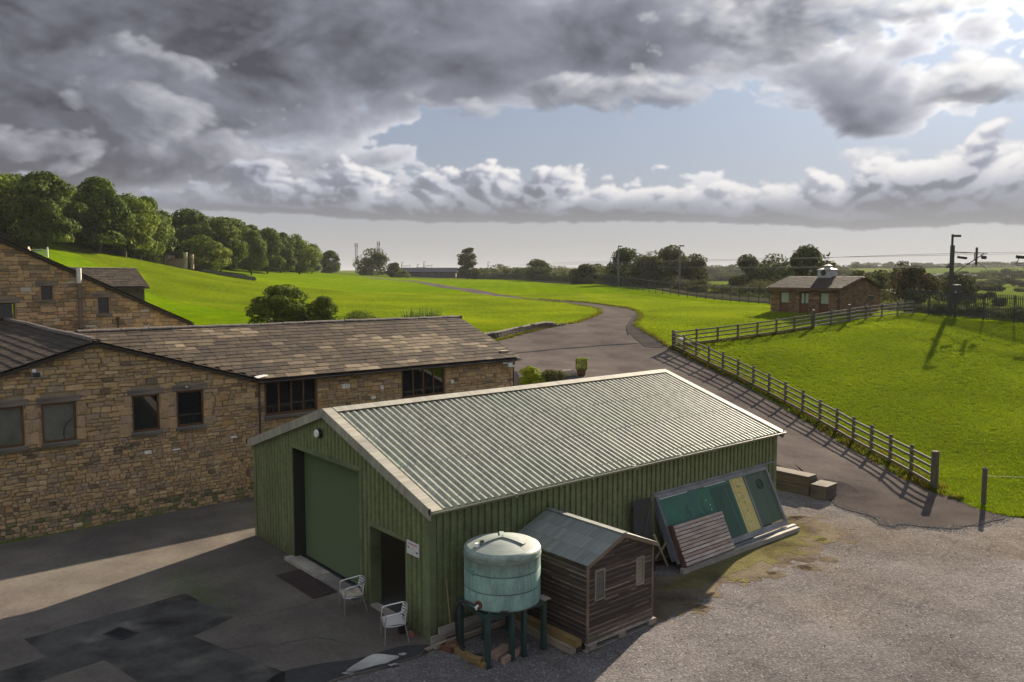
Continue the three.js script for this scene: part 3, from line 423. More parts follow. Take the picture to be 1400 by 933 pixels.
  // fixings on the visible slope
  const fx = []; const rf = rng(31); for (let i = 0; i < 70; i++) for (const t of [0.06, 0.34, 0.64, 0.94]) if (rf() < 0.75) { const z = run * t; fx.push(new THREE.CylinderGeometry(0.014, 0.014, 0.012, 6).translate(i * 0.2 + 0.0927, roofY(z) + 0.078, z)); }
  const fp = part('roof_fixing', fx, mat(0.10, 0.11, 0.08, { rough: 0.6 }), S); fp.userData.kind = 'stuff';
  // roller door set back in its opening
  const rd = part('roller_door', (() => { const o = []; for (let k = 0; k < 44; k++) o.push(box(0.02, 0.077, 3.74, 0.34 + (k % 2) * 0.0015, 0.04 + k * 0.077, -0.175)); for (let k = 0; k < 44; k++) o.push(rod([0.333, 0.04 + k * 0.077, -2.04], [0.333, 0.04 + k * 0.077, 1.69], 0.012, 0.012, 6)); return o; })(), MG.doorGreen, S);
  part('bottom_bar', box(0.04, 0.09, 3.72, 0.325, 0.075, -0.175), MG.dark, rd);
  part('left_reveal', [box(0.34, 3.30, 0.05, 0.165, 1.65, -2.02)], mat(0.022, 0.024, 0.02, { rough: 0.7 }), S); part('door_surround', [box(0.36, 3.36, 0.03, 0.17, 1.68, -2.062), box(0.36, 3.36, 0.03, 0.17, 1.68, 1.765), box(0.36, 0.03, 3.85, 0.17, 3.375, -0.145), box(0.014, 3.36, 0.11, -0.008, 1.68, -2.1), box(0.014, 3.36, 0.11, -0.008, 1.68, 1.81), box(0.016, 0.09, 4.02, -0.010, 3.40, -0.145), box(0.07, 0.012, 3.86, -0.03, 3.35, -0.145)], MG.trimGreen, S);  // near-black lining on the left reveal only, then the green surround
  // side door, standing open on a dark inside
  part('doorway', [box(0.30, 2.1, 0.03, 0.14, 1.05, 2.262), box(0.30, 2.1, 0.03, 0.14, 1.05, 3.878), box(0.30, 0.03, 1.62, 0.14, 2.115, 3.07), box(0.014, 2.1, 0.10, -0.008, 1.05, 2.22), box(0.014, 2.1, 0.09, -0.008, 1.05, 3.915), box(0.016, 0.08, 1.80, -0.01, 2.135, 3.07), box(0.06, 0.012, 1.7, -0.03, 2.095, 3.07)], MG.trimGreen, S);
  part('door_leaf', [box(1.5, 2.04, 0.045, 1.02, 1.05, 3.83)], mat(0.02, 0.035, 0.03, { rough: 0.5 }), S);
  part('doorstep', box(0.2, 0.09, 1.55, 0.06, 0.045, 3.07), MG.concrete, S);
  part('threshold', box(0.42, 0.13, 2.0, -0.05, 0.06, -1.2), MG.concrete, S); part('threshold', box(0.40, 0.11, 1.85, -0.04, 0.055, 0.745), mat(0.24, 0.225, 0.20, { map: TX.stain, rough: 0.95, bump: TX.bump, bs: 0.01 }), S);
  part('floor', box(L - 0.2, 0.04, HW * 2 - 0.2, L / 2, 0.03, 0), mat(0.05, 0.05, 0.05, { rough: 0.9 }), S);
  // what can be made out inside the side door: a bench with a few things on it
  const inn = thing('work_bench', 'dark work bench in the gloom just inside the open side door', 'bench', yard(11.6, -16.9), TURN); part('bench_top', box(0.7, 0.05, 1.6, 0, 0.8, 0), mat(0.08, 0.075, 0.07), inn); for (const [x, z] of [[-0.3, -0.7], [0.3, -0.7], [-0.3, 0.7], [0.3, 0.7]]) part('leg', box(0.06, 0.78, 0.06, x, 0.39, z), MG.dark, inn);
}
function flip(g) { const p = g.attributes.position, n = g.attributes.normal, uv = g.attributes.uv; if (g.index) { const a = g.index.array; for (let i = 0; i < a.length; i += 3) [a[i], a[i + 1]] = [a[i + 1], a[i]]; return g; } for (let i = 0; i < p.count; i += 3) for (const at of [p, n, uv]) if (at) { const k = at.itemSize; for (let c = 0; c < k; c++) { const t = at.array[i * k + c]; at.array[i * k + c] = at.array[(i + 1) * k + c]; at.array[(i + 1) * k + c] = t; } } return g; }

// ---------------------------------------------------------------- stone buildings
const rs0 = rng(77);
function stoneBlock(seed) { // an unevenly dressed block, 1 x 1 x 1, its face towards z
  const r = rng(seed), ring = [[-0.5, -0.38], [-0.4, -0.5], [0.4, -0.5], [0.5, -0.37], [0.5, 0.36], [0.39, 0.5], [-0.38, 0.5], [-0.5, 0.39]].map(([x, y]) => [x + (r() - 0.5) * 0.09, y + (r() - 0.5) * 0.12]);
  const pos = [], uv = [], R = (k, s, z) => [ring[k % 8][0] * s, ring[k % 8][1] * s, z];
  const face = Array.from({ length: 8 }, (_, k) => R(k, 0.86, 0.46 + r() * 0.1)), edge = Array.from({ length: 8 }, (_, k) => R(k, 1, 0.26 + r() * 0.12)), back = Array.from({ length: 8 }, (_, k) => R(k, 1, -0.5)), mid = [(r() - 0.5) * 0.2, (r() - 0.5) * 0.2, 0.54 + r() * 0.08];
  const tri = (...q) => { for (const p of q) { pos.push(...p); uv.push(p[0] * 0.35 + seed * 0.13, p[1] * 0.2 + p[2] * 0.05); } };
  for (let k = 0; k < 8; k++) { const n = (k + 1) % 8; tri(mid, face[k], face[n]); tri(face[k], edge[k], edge[n]); tri(face[k], edge[n], face[n]); tri(edge[k], back[k], back[n]); tri(edge[k], back[n], edge[n]); }
  const g = new THREE.BufferGeometry(); g.setAttribute('position', new THREE.Float32BufferAttribute(pos, 3)); g.setAttribute('uv', new THREE.Float32BufferAttribute(uv, 2)); g.computeVertexNormals(); return g;
}
const STONES = Array.from({ length: 9 }, (_, k) => stoneBlock(100 + k));
const TONES = [[0.477, 0.326, 0.174], [0.426, 0.29, 0.158], [0.487, 0.338, 0.183], [0.348, 0.242, 0.146], [0.335, 0.25, 0.172], [0.397, 0.258, 0.11], [0.237, 0.168, 0.101], [0.596, 0.432, 0.252], [0.375, 0.259, 0.164], [0.168, 0.123, 0.078], [0.456, 0.304, 0.141], [0.322, 0.212, 0.106]];
TONES.push([0.20, 0.185, 0.085], [0.15, 0.14, 0.07]);
const TONE_M = TONES.map(([r, g, b]) => mat(r, g, b, { map: TX.fine, rough: 0.93, bump: TX.bump, bs: 0.012 }));
const STONE_VC = mat(1, 1, 1, { vc: true, map: TX.fine, rough: 0.93, bump: TX.bump, bs: 0.012 });
const M_LIMED = mat(0.74, 0.70, 0.65, { map: TX.fine, rough: 0.9 });
const M_PALE = mat(0.42, 0.38, 0.32, { map: TX.fine, rough: 0.9 });
const pickTone = (r, dark = 0) => { const q = r(); return q < 0.2 ? 0 : q < 0.36 ? 1 : q < 0.45 ? 2 : q < 0.57 ? 3 : q < 0.69 ? 4 : q < 0.74 ? 5 : q < 0.79 + dark ? 6 : q < 0.82 + dark ? 7 : q < 0.91 ? 8 : q < 0.935 ? 9 : q < 0.965 ? 10 : 11; };
// rows of stone on a wall that stands in x and y with its face towards z. holes: [x0, x1, y0, y1]
function layStones({ parent, x0, x1, y0, top, holes = [], seed = 1, rowH, wide, keep = 300, seen = () => true, limed = [], limedMat = M_LIMED, dark = 0 }) {
  const r = rng(seed), list = []; let y = y0;
  while (y < 20) {
    const h = rowH(y, r); let any = false;
    const cuts = holes.filter((q) => q[3] > y + 0.02 && q[2] < y + h - 0.02).map((q) => [q[0], q[1]]).sort((p, q) => p[0] - q[0]);
    let spans = [[x0, x1]]; for (const c of cuts) spans = spans.flatMap(([a, b]) => c[1] <= a || c[0] >= b ? [[a, b]] : [[a, c[0]], [c[1], b]].filter((s) => s[1] - s[0] > 0.03));
    for (const [a, b] of spans) { let x = a; while (x < b - 0.02) { let w = wide(y, r) * (h / 0.16) ** 0.4; if (b - x - w < 0.12) w = b - x; const t = Math.min(top(x), top(x + w)) - 0.015;
      if (t > y + 0.05) { any = true; const hh = Math.min(h, t - y); if (h > 0.15 && hh === h && r() < 0.16) { list.push({ x: x + w / 2, y: y + h * 0.27, w, h: h * 0.54 }, { x: x + w / 2, y: y + h * 0.77, w, h: h * 0.46 }); } else list.push({ x: x + w / 2, y: y + hh / 2, w, h: hh }); } x += w; } }
    y += h; if (!any && y > y0 + 1) break;
  }
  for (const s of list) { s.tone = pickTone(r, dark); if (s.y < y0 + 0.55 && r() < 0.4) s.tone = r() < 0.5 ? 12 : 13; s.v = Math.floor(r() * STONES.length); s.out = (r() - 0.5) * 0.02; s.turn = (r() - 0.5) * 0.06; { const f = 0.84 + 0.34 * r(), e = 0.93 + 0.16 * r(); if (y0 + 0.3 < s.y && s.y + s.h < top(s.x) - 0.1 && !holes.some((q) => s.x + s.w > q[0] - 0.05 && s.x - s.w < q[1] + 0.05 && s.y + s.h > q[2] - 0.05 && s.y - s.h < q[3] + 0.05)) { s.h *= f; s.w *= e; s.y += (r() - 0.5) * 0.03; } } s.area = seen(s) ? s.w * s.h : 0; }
  for (const [lx, ly] of limed) { let best = null, d = 9; for (const s of list) { const q = Math.hypot(s.x - lx, s.y - ly); if (q < d) { d = q; best = s; } } if (best) { best.limed = true; best.area += 1; } }
  const order = list.map((s, i) => i).sort((a, b) => list[b].area - list[a].area), rest = [];
  order.forEach((i, k) => {
    const s = list[i], pos = [s.x, s.y, -0.068 + s.out], sc = [Math.max(0.03, s.w - 0.014 - 0.01 * (s.v % 2)), Math.max(0.03, s.h - 0.012), 0.12];
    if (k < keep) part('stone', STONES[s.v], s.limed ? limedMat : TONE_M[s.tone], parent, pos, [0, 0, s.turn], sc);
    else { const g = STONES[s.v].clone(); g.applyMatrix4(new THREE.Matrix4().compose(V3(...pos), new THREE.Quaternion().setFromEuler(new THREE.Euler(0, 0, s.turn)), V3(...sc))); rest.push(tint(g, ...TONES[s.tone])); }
  });
  if (rest.length) { const m = part('small_stones', rest, STONE_VC, parent); m.userData.kind = 'stuff'; }
}
function wallCore(outline, holes, depth, parent, m, z = -0.06, name = 'wall') {
  const s = new THREE.Shape(outline.map(([x, y]) => new THREE.Vector2(x, y))); for (const [a, b, c, d] of holes) s.holes.push(new THREE.Path([[a, c], [b, c], [b, d], [a, d]].map(([x, y]) => new THREE.Vector2(x, y))));
  return part(name, new THREE.ExtrudeGeometry(s, { depth, bevelEnabled: false }).translate(0, 0, z - depth), m, parent);
}
const MH = {
  mortar: mat(0.31, 0.245, 0.165, { map: TX.fine, rough: 1, bump: TX.bump, bs: 0.01 }),
  frame: mat(0.115, 0.052, 0.018, { map: TX.grain, rough: 0.55 }),
  glass: mat(0.012, 0.014, 0.016, { rough: 0.03, specularIntensity: 1, ior: 1.6 }),
  blind: mat(0.16, 0.155, 0.15, { rough: 0.8 }),
  sill: mat(0.16, 0.15, 0.13, { map: TX.stain, rough: 0.95, bump: TX.bump, bs: 0.01 }),
  lintel: mat(0.20, 0.165, 0.135, { map: TX.stain, rough: 0.95, bump: TX.bump, bs: 0.012 }),
  pipe: mat(0.035, 0.028, 0.03, { rough: 0.5 }),
  ridge: mat(0.125, 0.105, 0.09, { map: TX.stain, rough: 0.95, bump: TX.bump, bs: 0.012 }),
  soffit: mat(0.03, 0.022, 0.016, { rough: 0.8 }),
};
// a timber window in a hole [x0, x1, y0, y1]; lights: number of panes side by side
function timberWindow(parent, [x0, x1, y0, y1], lights = 1, { deep = 0.10, f = 0.06, bars = 0, screen, cable } = {}) {
  const w = x1 - x0, h = y1 - y0, xm = (x0 + x1) / 2, ym = (y0 + y1) / 2, z = -deep;
  const fr = part('window', [box(f, h, 0.07, x0 + f / 2, ym, z), box(f, h, 0.07, x1 - f / 2, ym, z), box(w - 2 * f, f, 0.072, xm, y1 - f / 2, z), box(w - 2 * f, f + 0.01, 0.09, xm, y0 + f / 2, z + 0.01)], MH.frame, parent);
  const lw = (w - 2 * f) / lights;
  for (let k = 0; k < lights; k++) {
    const a = x0 + f + lw * k; if (k) part('mullion', box(0.055, h - 2 * f, 0.065, a, ym, z), MH.frame, fr);
    part('pane', box(lw - (lights > 1 ? 0.06 : 0), h - 2 * f, 0.012, a + lw / 2, ym, z - 0.012, -0.05 + 0.006 * Math.sin(k * 7 + x0), 0.008 * Math.cos(k * 5 + x0)), screen ? MH.blindGlass : MH.glass, fr);
  }
  return fr;
}
MH.blindGlass = mat(0.10, 0.098, 0.096, { map: TX.stain, rough: 0.16, specularIntensity: 0.8 });
// slates: a slope with eave line from p, u along the eave, v up the slope (unit vectors)
const SLATES = Array.from({ length: 6 }, (_, k) => { const r = rng(500 + k), g = new THREE.BoxGeometry(1, 1, 1), p = g.attributes.position, off = {}; for (let i = 0; i < p.count; i++) { const key = [p.getX(i), p.getY(i)].map(Math.sign).join(); off[key] ??= [(r() - 0.5) * 0.035, (r() - 0.5) * 0.05]; p.setX(i, p.getX(i) + off[key][0]); p.setY(i, p.getY(i) + off[key][1]); } const uv = g.attributes.uv; for (let i = 0; i < uv.count; i++) uv.setXY(i, p.getX(i) * 0.5 + k * 0.3, p.getY(i) * 0.4 + k * 0.17); g.computeVertexNormals(); return g; });
const SLATE_TONES = [[0.068, 0.054, 0.041], [0.057, 0.046, 0.037], [0.082, 0.065, 0.049], [0.048, 0.04, 0.033], [0.141, 0.113, 0.081], [0.194, 0.157, 0.112], [0.104, 0.084, 0.059]];
const SLATE_M = SLATE_TONES.map(([r, g, b]) => mat(r, g, b, { map: TX.stain, rough: 0.9, specularIntensity: 0.15, bump: TX.bump, bs: 0.012 }));
const SLATE_VC = mat(1, 1, 1, { vc: true, map: TX.stain, rough: 0.9, specularIntensity: 0.15, bump: TX.bump, bs: 0.012 });
function laySlates({ parent, p, u, v, n, rows, expo, lo, hi, wide, keep = 300, seed = 3, seen = () => 1, toneAt = () => null }) {
  const r = rng(seed), P = V3(...p), U = V3(...u), Vv = V3(...v), Nn = V3(...n), list = [];
  for (let k = 0; k < rows; k++) { const s = (k + 0.5) * expo, a0 = lo(s), b0 = hi(s); let x = a0 - (k % 2) * wide * 0.5 * r(); while (x < b0 - 0.03) { const w = wide * (0.68 + r() * 0.75); const a = Math.max(a0, x), b = Math.min(b0, x + w); if (b - a > 0.05) list.push({ a, b, s, k, tone: toneAt(a, s, r) ?? (r() < 0.32 ? 0 : r() < 0.5 ? 1 : r() < 0.6 ? 2 : r() < 0.86 ? 3 : r() < 0.8 ? 4 : 6), v: Math.floor(r() * 6), lift: r() * 0.010, turn: (r() - 0.5) * 0.02 }); x += w; } }
  const m = new THREE.Matrix4(), rest = [], tiltQ = new THREE.Quaternion().setFromAxisAngle(V3(1, 0, 0), 0.06), base = new THREE.Quaternion().setFromRotationMatrix(new THREE.Matrix4().makeBasis(U, Vv, Nn));
  list.forEach((t) => { t.area = seen(t) * (t.b - t.a); }); list.sort((a, b) => b.area - a.area);
  list.forEach((t, i) => {
    const c = P.clone().addScaledVector(U, (t.a + t.b) / 2).addScaledVector(Vv, t.s + 0.03).addScaledVector(Nn, 0.024 + t.lift * 0.7), q = base.clone().multiply(new THREE.Quaternion().setFromAxisAngle(V3(0, 0, 1), t.turn)).multiply(new THREE.Quaternion().setFromAxisAngle(V3(1, 0, 0), -0.045)), sc = V3(t.b - t.a - 0.016, expo + 0.07, 0.022);
    if (i < keep) { const o = part('slate', SLATES[t.v], SLATE_M[t.tone], parent); o.position.copy(c); o.quaternion.copy(q); o.scale.copy(sc); }
    else rest.push(tint(SLATES[t.v].clone().applyMatrix4(m.compose(c, q, sc)), ...SLATE_TONES[t.tone]));
  });
  if (rest.length) part('roof_slates', rest, SLATE_VC, parent).userData.kind = 'stuff';
}
function plate(pts, t, m, parent, name = 'roof') { // a flat roof deck through points listed anticlockwise from above, t thick downwards
  const pos = [], P = pts.map((q) => V3(...q)), n = P[1].clone().sub(P[0]).cross(P[2].clone().sub(P[0])).normalize(), Q = P.map((q) => q.clone().addScaledVector(n, -t));
  const tri = (...a) => a.forEach((q) => pos.push(q.x, q.y, q.z)); for (let i = 1; i + 1 < P.length; i++) { tri(P[0], P[i], P[i + 1]); tri(Q[0], Q[i + 1], Q[i]); } for (let i = 0; i < P.length; i++) { const j = (i + 1) % P.length; tri(P[i], Q[i], Q[j]); tri(P[i], Q[j], P[j]); }
  const g = new THREE.BufferGeometry(); g.setAttribute('position', new THREE.Float32BufferAttribute(pos, 3)); g.computeVertexNormals(); g.setAttribute('uv', new THREE.Float32BufferAttribute(pos.filter((_, i) => i % 3 !== 1), 2)); return part(name, g, m, parent);
}
const ridgeTile = (() => { const o = []; for (let i = 0; i <= 8; i++) { const t = Math.PI * i / 8; o.push([-Math.cos(t) * 0.16, Math.sin(t) * 0.10]); } for (let i = 8; i >= 0; i--) { const t = Math.PI * i / 8; o.push([-Math.cos(t) * 0.13, Math.sin(t) * 0.075 - 0.02]); } return prism(o, 1); })();
function ridge(parent, a, b, piece = 0.5, seed = 5) { const A = V3(...a), B = V3(...b), L = A.distanceTo(B), n = Math.round(L / piece), d = B.clone().sub(A).normalize(), r = rng(seed), q = new THREE.Quaternion().setFromUnitVectors(V3(0, 0, 1), d); for (let k = 0; k < n; k++) { const m = part('ridge_tile', ridgeTile, MH.ridge, parent); m.position.copy(A).addScaledVector(d, L * k / n); m.position.y += (r() - 0.5) * 0.02 + Math.sin(k * 0.35) * 0.012; m.quaternion.copy(q); m.scale.set(1, 1, L / n - 0.012); } }
{
  const Hs = thing('stone_house', 'L-shaped brown stone building with stone slate roof and timber windows', 'building', yard(0, -28.7), TURN);
  const GH = [[3.45, 4.43, 2.93, 4.18], [4.92, 5.9, 2.93, 4.18], [7.59, 8.47, 2.94, 4.18], [9.05, 9.97, 2.95, 4.2]], LH = [[12.24, 14.38, 2.98, 4.27], [18.27, 20.5, 3.05, 4.27]];
  const topG = (x) => x < 11.77 ? 6.03 - Math.abs(x - 6.535) * 0.309 : 4.42;
  wallCore([[1.3, -0.3], [24.45, -0.3], [24.45, 4.40], [11.77, 4.40], [6.535, 6.0], [1.3, 4.4]], [...GH, ...LH], 0.45, Hs, MH.mortar);
  part('wall', [box(0.45, 6, 9.2, 24.2, 1.7, -4.9), box(23, 6, 0.45, 13, 1.7, -9.4), box(0.45, 5.6, 17, 1.55, 1.6, -9), box(0.45, 5.6, 8, 11.5, 1.6, -13.4)], MH.mortar, Hs);
  part('end_gable', prism([[-9.3, 4.3], [0, 4.3], [-4.65, 6.0]], 0.4).rotateY(-Math.PI / 2), MH.mortar, Hs, [24.42, 0, 0]).rotation.y = 0;
  const pad = (q, a, b) => [q[0] - a, q[1] + a, q[2] - b[0], q[3] + b[1]];
  const holes = [...GH.map((q) => [q[0] - 0.01, q[1] + 0.01, q[2] - 0.15, q[3] + 0.22]), ...LH.map((q) => [q[0] - 0.01, q[1] + 0.01, q[2] - 0.14, q[3] + 0.3])];
  layStones({ parent: Hs, x0: 1.32, x1: 24.44, y0: -0.05, top: topG, holes, seed: 21, keep: 300, seen: (s) => s.x > 3.3 && (s.x < 11.9 || s.y > 3.0), rowH: (y, r) => y < 1.5 ? 0.075 + r() * 0.07 : y < 2.8 ? 0.09 + r() * 0.075 : 0.105 + r() * 0.115, wide: (y, r) => y < 1.5 ? 0.12 + r() * 0.22 : y < 2.8 ? 0.14 + r() * 0.26 : 0.16 + r() * 0.36,
    limed: [[10.32, 3.15], [7.95, 2.2], [9.05, 2.15], [11.05, 2.3], [15.6, 3.8], [17.4, 3.75], [17.0, 3.25]] });
  for (const q of GH) { part('lintel', rbox(q[1] - q[0] + 0.3, 0.21, 0.16, 0.02, (q[0] + q[1]) / 2, q[3] + 0.11, -0.062), MH.lintel, Hs); part('sill', rbox(q[1] - q[0] + 0.12, 0.13, 0.24, 0.02, (q[0] + q[1]) / 2, q[2] - 0.075, -0.03), MH.sill, Hs); }
  for (const q of LH) { part('lintel', box(q[1] - q[0] + 0.02, 0.15, 0.14, (q[0] + q[1]) / 2, q[3] + 0.07, -0.07), MH.soffit, Hs); part('sill', rbox(q[1] - q[0] + 0.12, 0.12, 0.24, 0.02, (q[0] + q[1]) / 2, q[2] - 0.07, -0.03), MH.sill, Hs); }
  { // larger dressed stones beside the windows
    const q = rng(23); for (const w of GH) for (const sd of [0, 1]) { let y = w[2] - 0.02; while (y < w[3] - 0.05) { const h = Math.min(w[3] - y, 0.24 + 0.2 * q()), L = 0.24 + 0.2 * q(); part('jamb_stone', STONES[Math.floor(q() * 9)], TONE_M[[3, 4, 8, 1][Math.floor(q() * 4)]], Hs, [sd ? w[1] + 0.005 + L / 2 : w[0] - 0.005 - L / 2, y + h / 2, -0.052], [0, 0, 0], [Math.min(L, sd && w === GH[0] || !sd && w === GH[1] ? 0.23 : sd && w === GH[2] || !sd && w === GH[3] ? 0.27 : L), h - 0.012, 0.13]); y += h; } }
  }
  timberWindow(Hs, GH[0], 1, { screen: 1 }); timberWindow(Hs, GH[1], 1, { screen: 1 }); timberWindow(Hs, GH[2], 1); timberWindow(Hs, GH[3], 1); timberWindow(Hs, LH[0], 4, { f: 0.07 }); timberWindow(Hs, LH[1], 4, { f: 0.07 });
  part('cable', tube([[5.55, 2.98, -0.07], [5.52, 3.2, -0.065], [5.6, 3.45, -0.07], [5.78, 3.62, -0.075]], 0.012, 20, 6), MG.blackPlastic, Hs);
  // roofs: the long range and the wing that stands across it, with the valley between
  const RZ = -4.65, RY = 6.07, EY = 4.44, ov = 0.22, kL = (RY - EY) / 4.65, kW = 0.309;
  plate([[11.9, EY - ov * kL, ov], [24.68, EY - ov * kL, ov], [24.68, RY, RZ], [6.535, RY, RZ]], 0.10, MH.soffit, Hs);
  plate([[24.68, RY, RZ], [24.68, EY, -9.6], [6.535, EY, -9.6], [6.535, RY, RZ]], 0.10, MH.soffit, Hs);
  plate([[1.0, 6.05 - 5.535 * kW, 0.1], [6.535, 6.05, 0.1], [6.535, 6.05, -17.3], [1.0, 6.05 - 5.535 * kW, -17.3]], 0.09, MH.soffit, Hs);
  plate([[6.535, 6.05, 0.1], [11.86, 6.05 - 5.325 * kW, 0.1], [6.535, 6.05, -4.6]], 0.09, MH.soffit, Hs);
  const sl = Math.hypot(1, kL), long = { parent: Hs, p: [0, EY - ov * kL + 0.03, ov], u: [1, 0, 0], v: [0, kL / sl, -1 / sl], n: [0, 1 / sl, kL / sl] };
  laySlates({ ...long, rows: 16, expo: 0.325, wide: 0.52, lo: (s) => 11.8 - Math.max(0, s / sl - ov) * 1.18 + 0.1, hi: () => 24.68, seed: 9, keep: 290, seen: (t) => 1 + (t.a > 11.5) , toneAt: (x, s, r) => { const p = fbm2(x * 0.42 + 3, s * 0.75, 3, 0.7) + 0.5 * Math.exp(-(((x - 20) / 3.6) ** 2) - ((s - 2.1) / 0.95) ** 2) + (s < 0.5 ? 0.05 : 0); const q = r(); return p > 0.24 ? (q < 0.35 ? 4 : q < 0.62 ? 5 : q < 0.8 ? 6 : 2) : p > 0.10 ? (q < 0.2 ? 4 : q < 0.45 ? 6 : q < 0.7 ? 2 : 0) : null; } });
  const sw = Math.hypot(1, kW);
  laySlates({ parent: Hs, p: [1.0, 6.05 - 5.535 * kW + 0.03, -17.18], u: [0, 0, 1], v: [1 / sw, kW / sw, 0], n: [-kW / sw, 1 / sw, 0], rows: 17, expo: 0.335, wide: 0.5, lo: () => 0, hi: () => 17.3, seed: 10, keep: 0, toneAt: (x, s, r) => (r() < 0.5 ? 3 : r() < 0.6 ? 1 : r() < 0.8 ? 0 : 2) });
  laySlates({ parent: Hs, p: [11.86, 6.05 - 5.325 * kW + 0.03, 0.12], u: [0, 0, -1], v: [-1 / sw, kW / sw, 0], n: [kW / sw, 1 / sw, 0], rows: 16, expo: 0.335, wide: 0.5, lo: () => 0, hi: (s) => Math.min(4.6, 0.25 + s * 0.84), seed: 11, keep: 0 });
  ridge(Hs, [7.0, RY + 0.03, RZ], [24.7, RY + 0.03, RZ], 0.5); ridge(Hs, [6.535, 6.10, 0.12], [6.535, 6.10, -17.2], 0.5, 8);
  part('ridge_end', rbox(0.12, 0.18, 0.36, 0.03, 24.74, RY + 0.02, RZ), MH.pipe, Hs);
  // dark verge under the slates of the gable
  part('verge', [bar([1.0, 6.0 - 5.535 * kW, 0.08], [6.535, 6.0, 0.08], 0.09, 0.08), bar([6.535, 6.0, 0.08], [11.86, 6.0 - 5.325 * kW, 0.08], 0.09, 0.08)], MH.soffit, Hs);
  const gut = []; for (let i = 0; i <= 8; i++) { const t = Math.PI * i / 8; gut.push([-Math.cos(t) * 0.06, -Math.sin(t) * 0.055]); } gut.push([0.05, 0.004], [0, -0.044], [-0.05, 0.004]);
  part('gutter', prism(gut, 12.85).rotateY(Math.PI / 2), MH.pipe, Hs, [11.85, EY - ov * kL - 0.05, ov + 0.06]);
  const dp = (x) => part('downpipe', [rod([x, -0.1, 0.09], [x, 4.18, 0.09], 0.035), rod([x, 4.16, 0.09], [x, 4.33, ov + 0.05], 0.035)], MH.pipe, Hs); dp(11.98); dp(24.36);
  part('lead_flashing', [box(0.32, 0.02, 0.22, 11.98, 4.50, 0.16, 0.2, 0.3, 0.05), box(0.18, 0.015, 0.14, 12.22, 4.52, 0.1, 0.35, -0.2, 0)], mat(0.62, 0.6, 0.56, { rough: 0.5 }), Hs);
  part('vent_cover', rbox(0.16, 0.16, 0.05, 0.02, 20.85, 3.55, 0.03), MG.white, Hs);
  part('cable', tube([[24.2, 0.4, 0.07], [24.2, 2, 0.07], [24.16, 4.0, 0.08]], 0.012, 12, 5), MH.pipe, Hs);
  const lamp = thing('security_light', 'small blue-black security light bracketed high on the stone gable', 'light', yard(4.75, -28.62, 5.25), TURN); part('bracket', [box(0.1, 0.1, 0.03, 0, 0.02, 0.02), rod([0, 0.02, 0.03], [0.02, -0.04, 0.14], 0.015)], MG.white, lamp); part('lamp_head', [rbox(0.2, 0.15, 0.12, 0.03, 0.03, -0.1, 0.16)], mat(0.02, 0.025, 0.04, { rough: 0.3 }), lamp);
  const fl = thing('floodlight', 'white floodlight under the eave at the far corner of the stone range', 'light', yard(24.1, -28.6, 4.12), TURN); part('housing', [rbox(0.34, 0.2, 0.16, 0.03, -0.05, -0.03, 0.16), box(0.5, 0.08, 0.05, -0.2, 0.06, 0.05)], MG.white, fl); part('lens', [new THREE.CylinderGeometry(0.06, 0.06, 0.05, 14).rotateX(Math.PI / 2).translate(0.05, 0.02, 0.25)], MG.blackPlastic, fl);
  const ib = thing('utility_box', 'small pale box on the stone gable above the rightmost small window', 'box', yard(9.35, -28.6, 4.36), TURN); part('cover', rbox(0.16, 0.09, 0.06, 0.015, 0, 0, 0), MG.blackPlastic, ib); part('label_plate', box(0.1, 0.04, 0.006, 0, 0, 0.033), MG.white, ib);
}
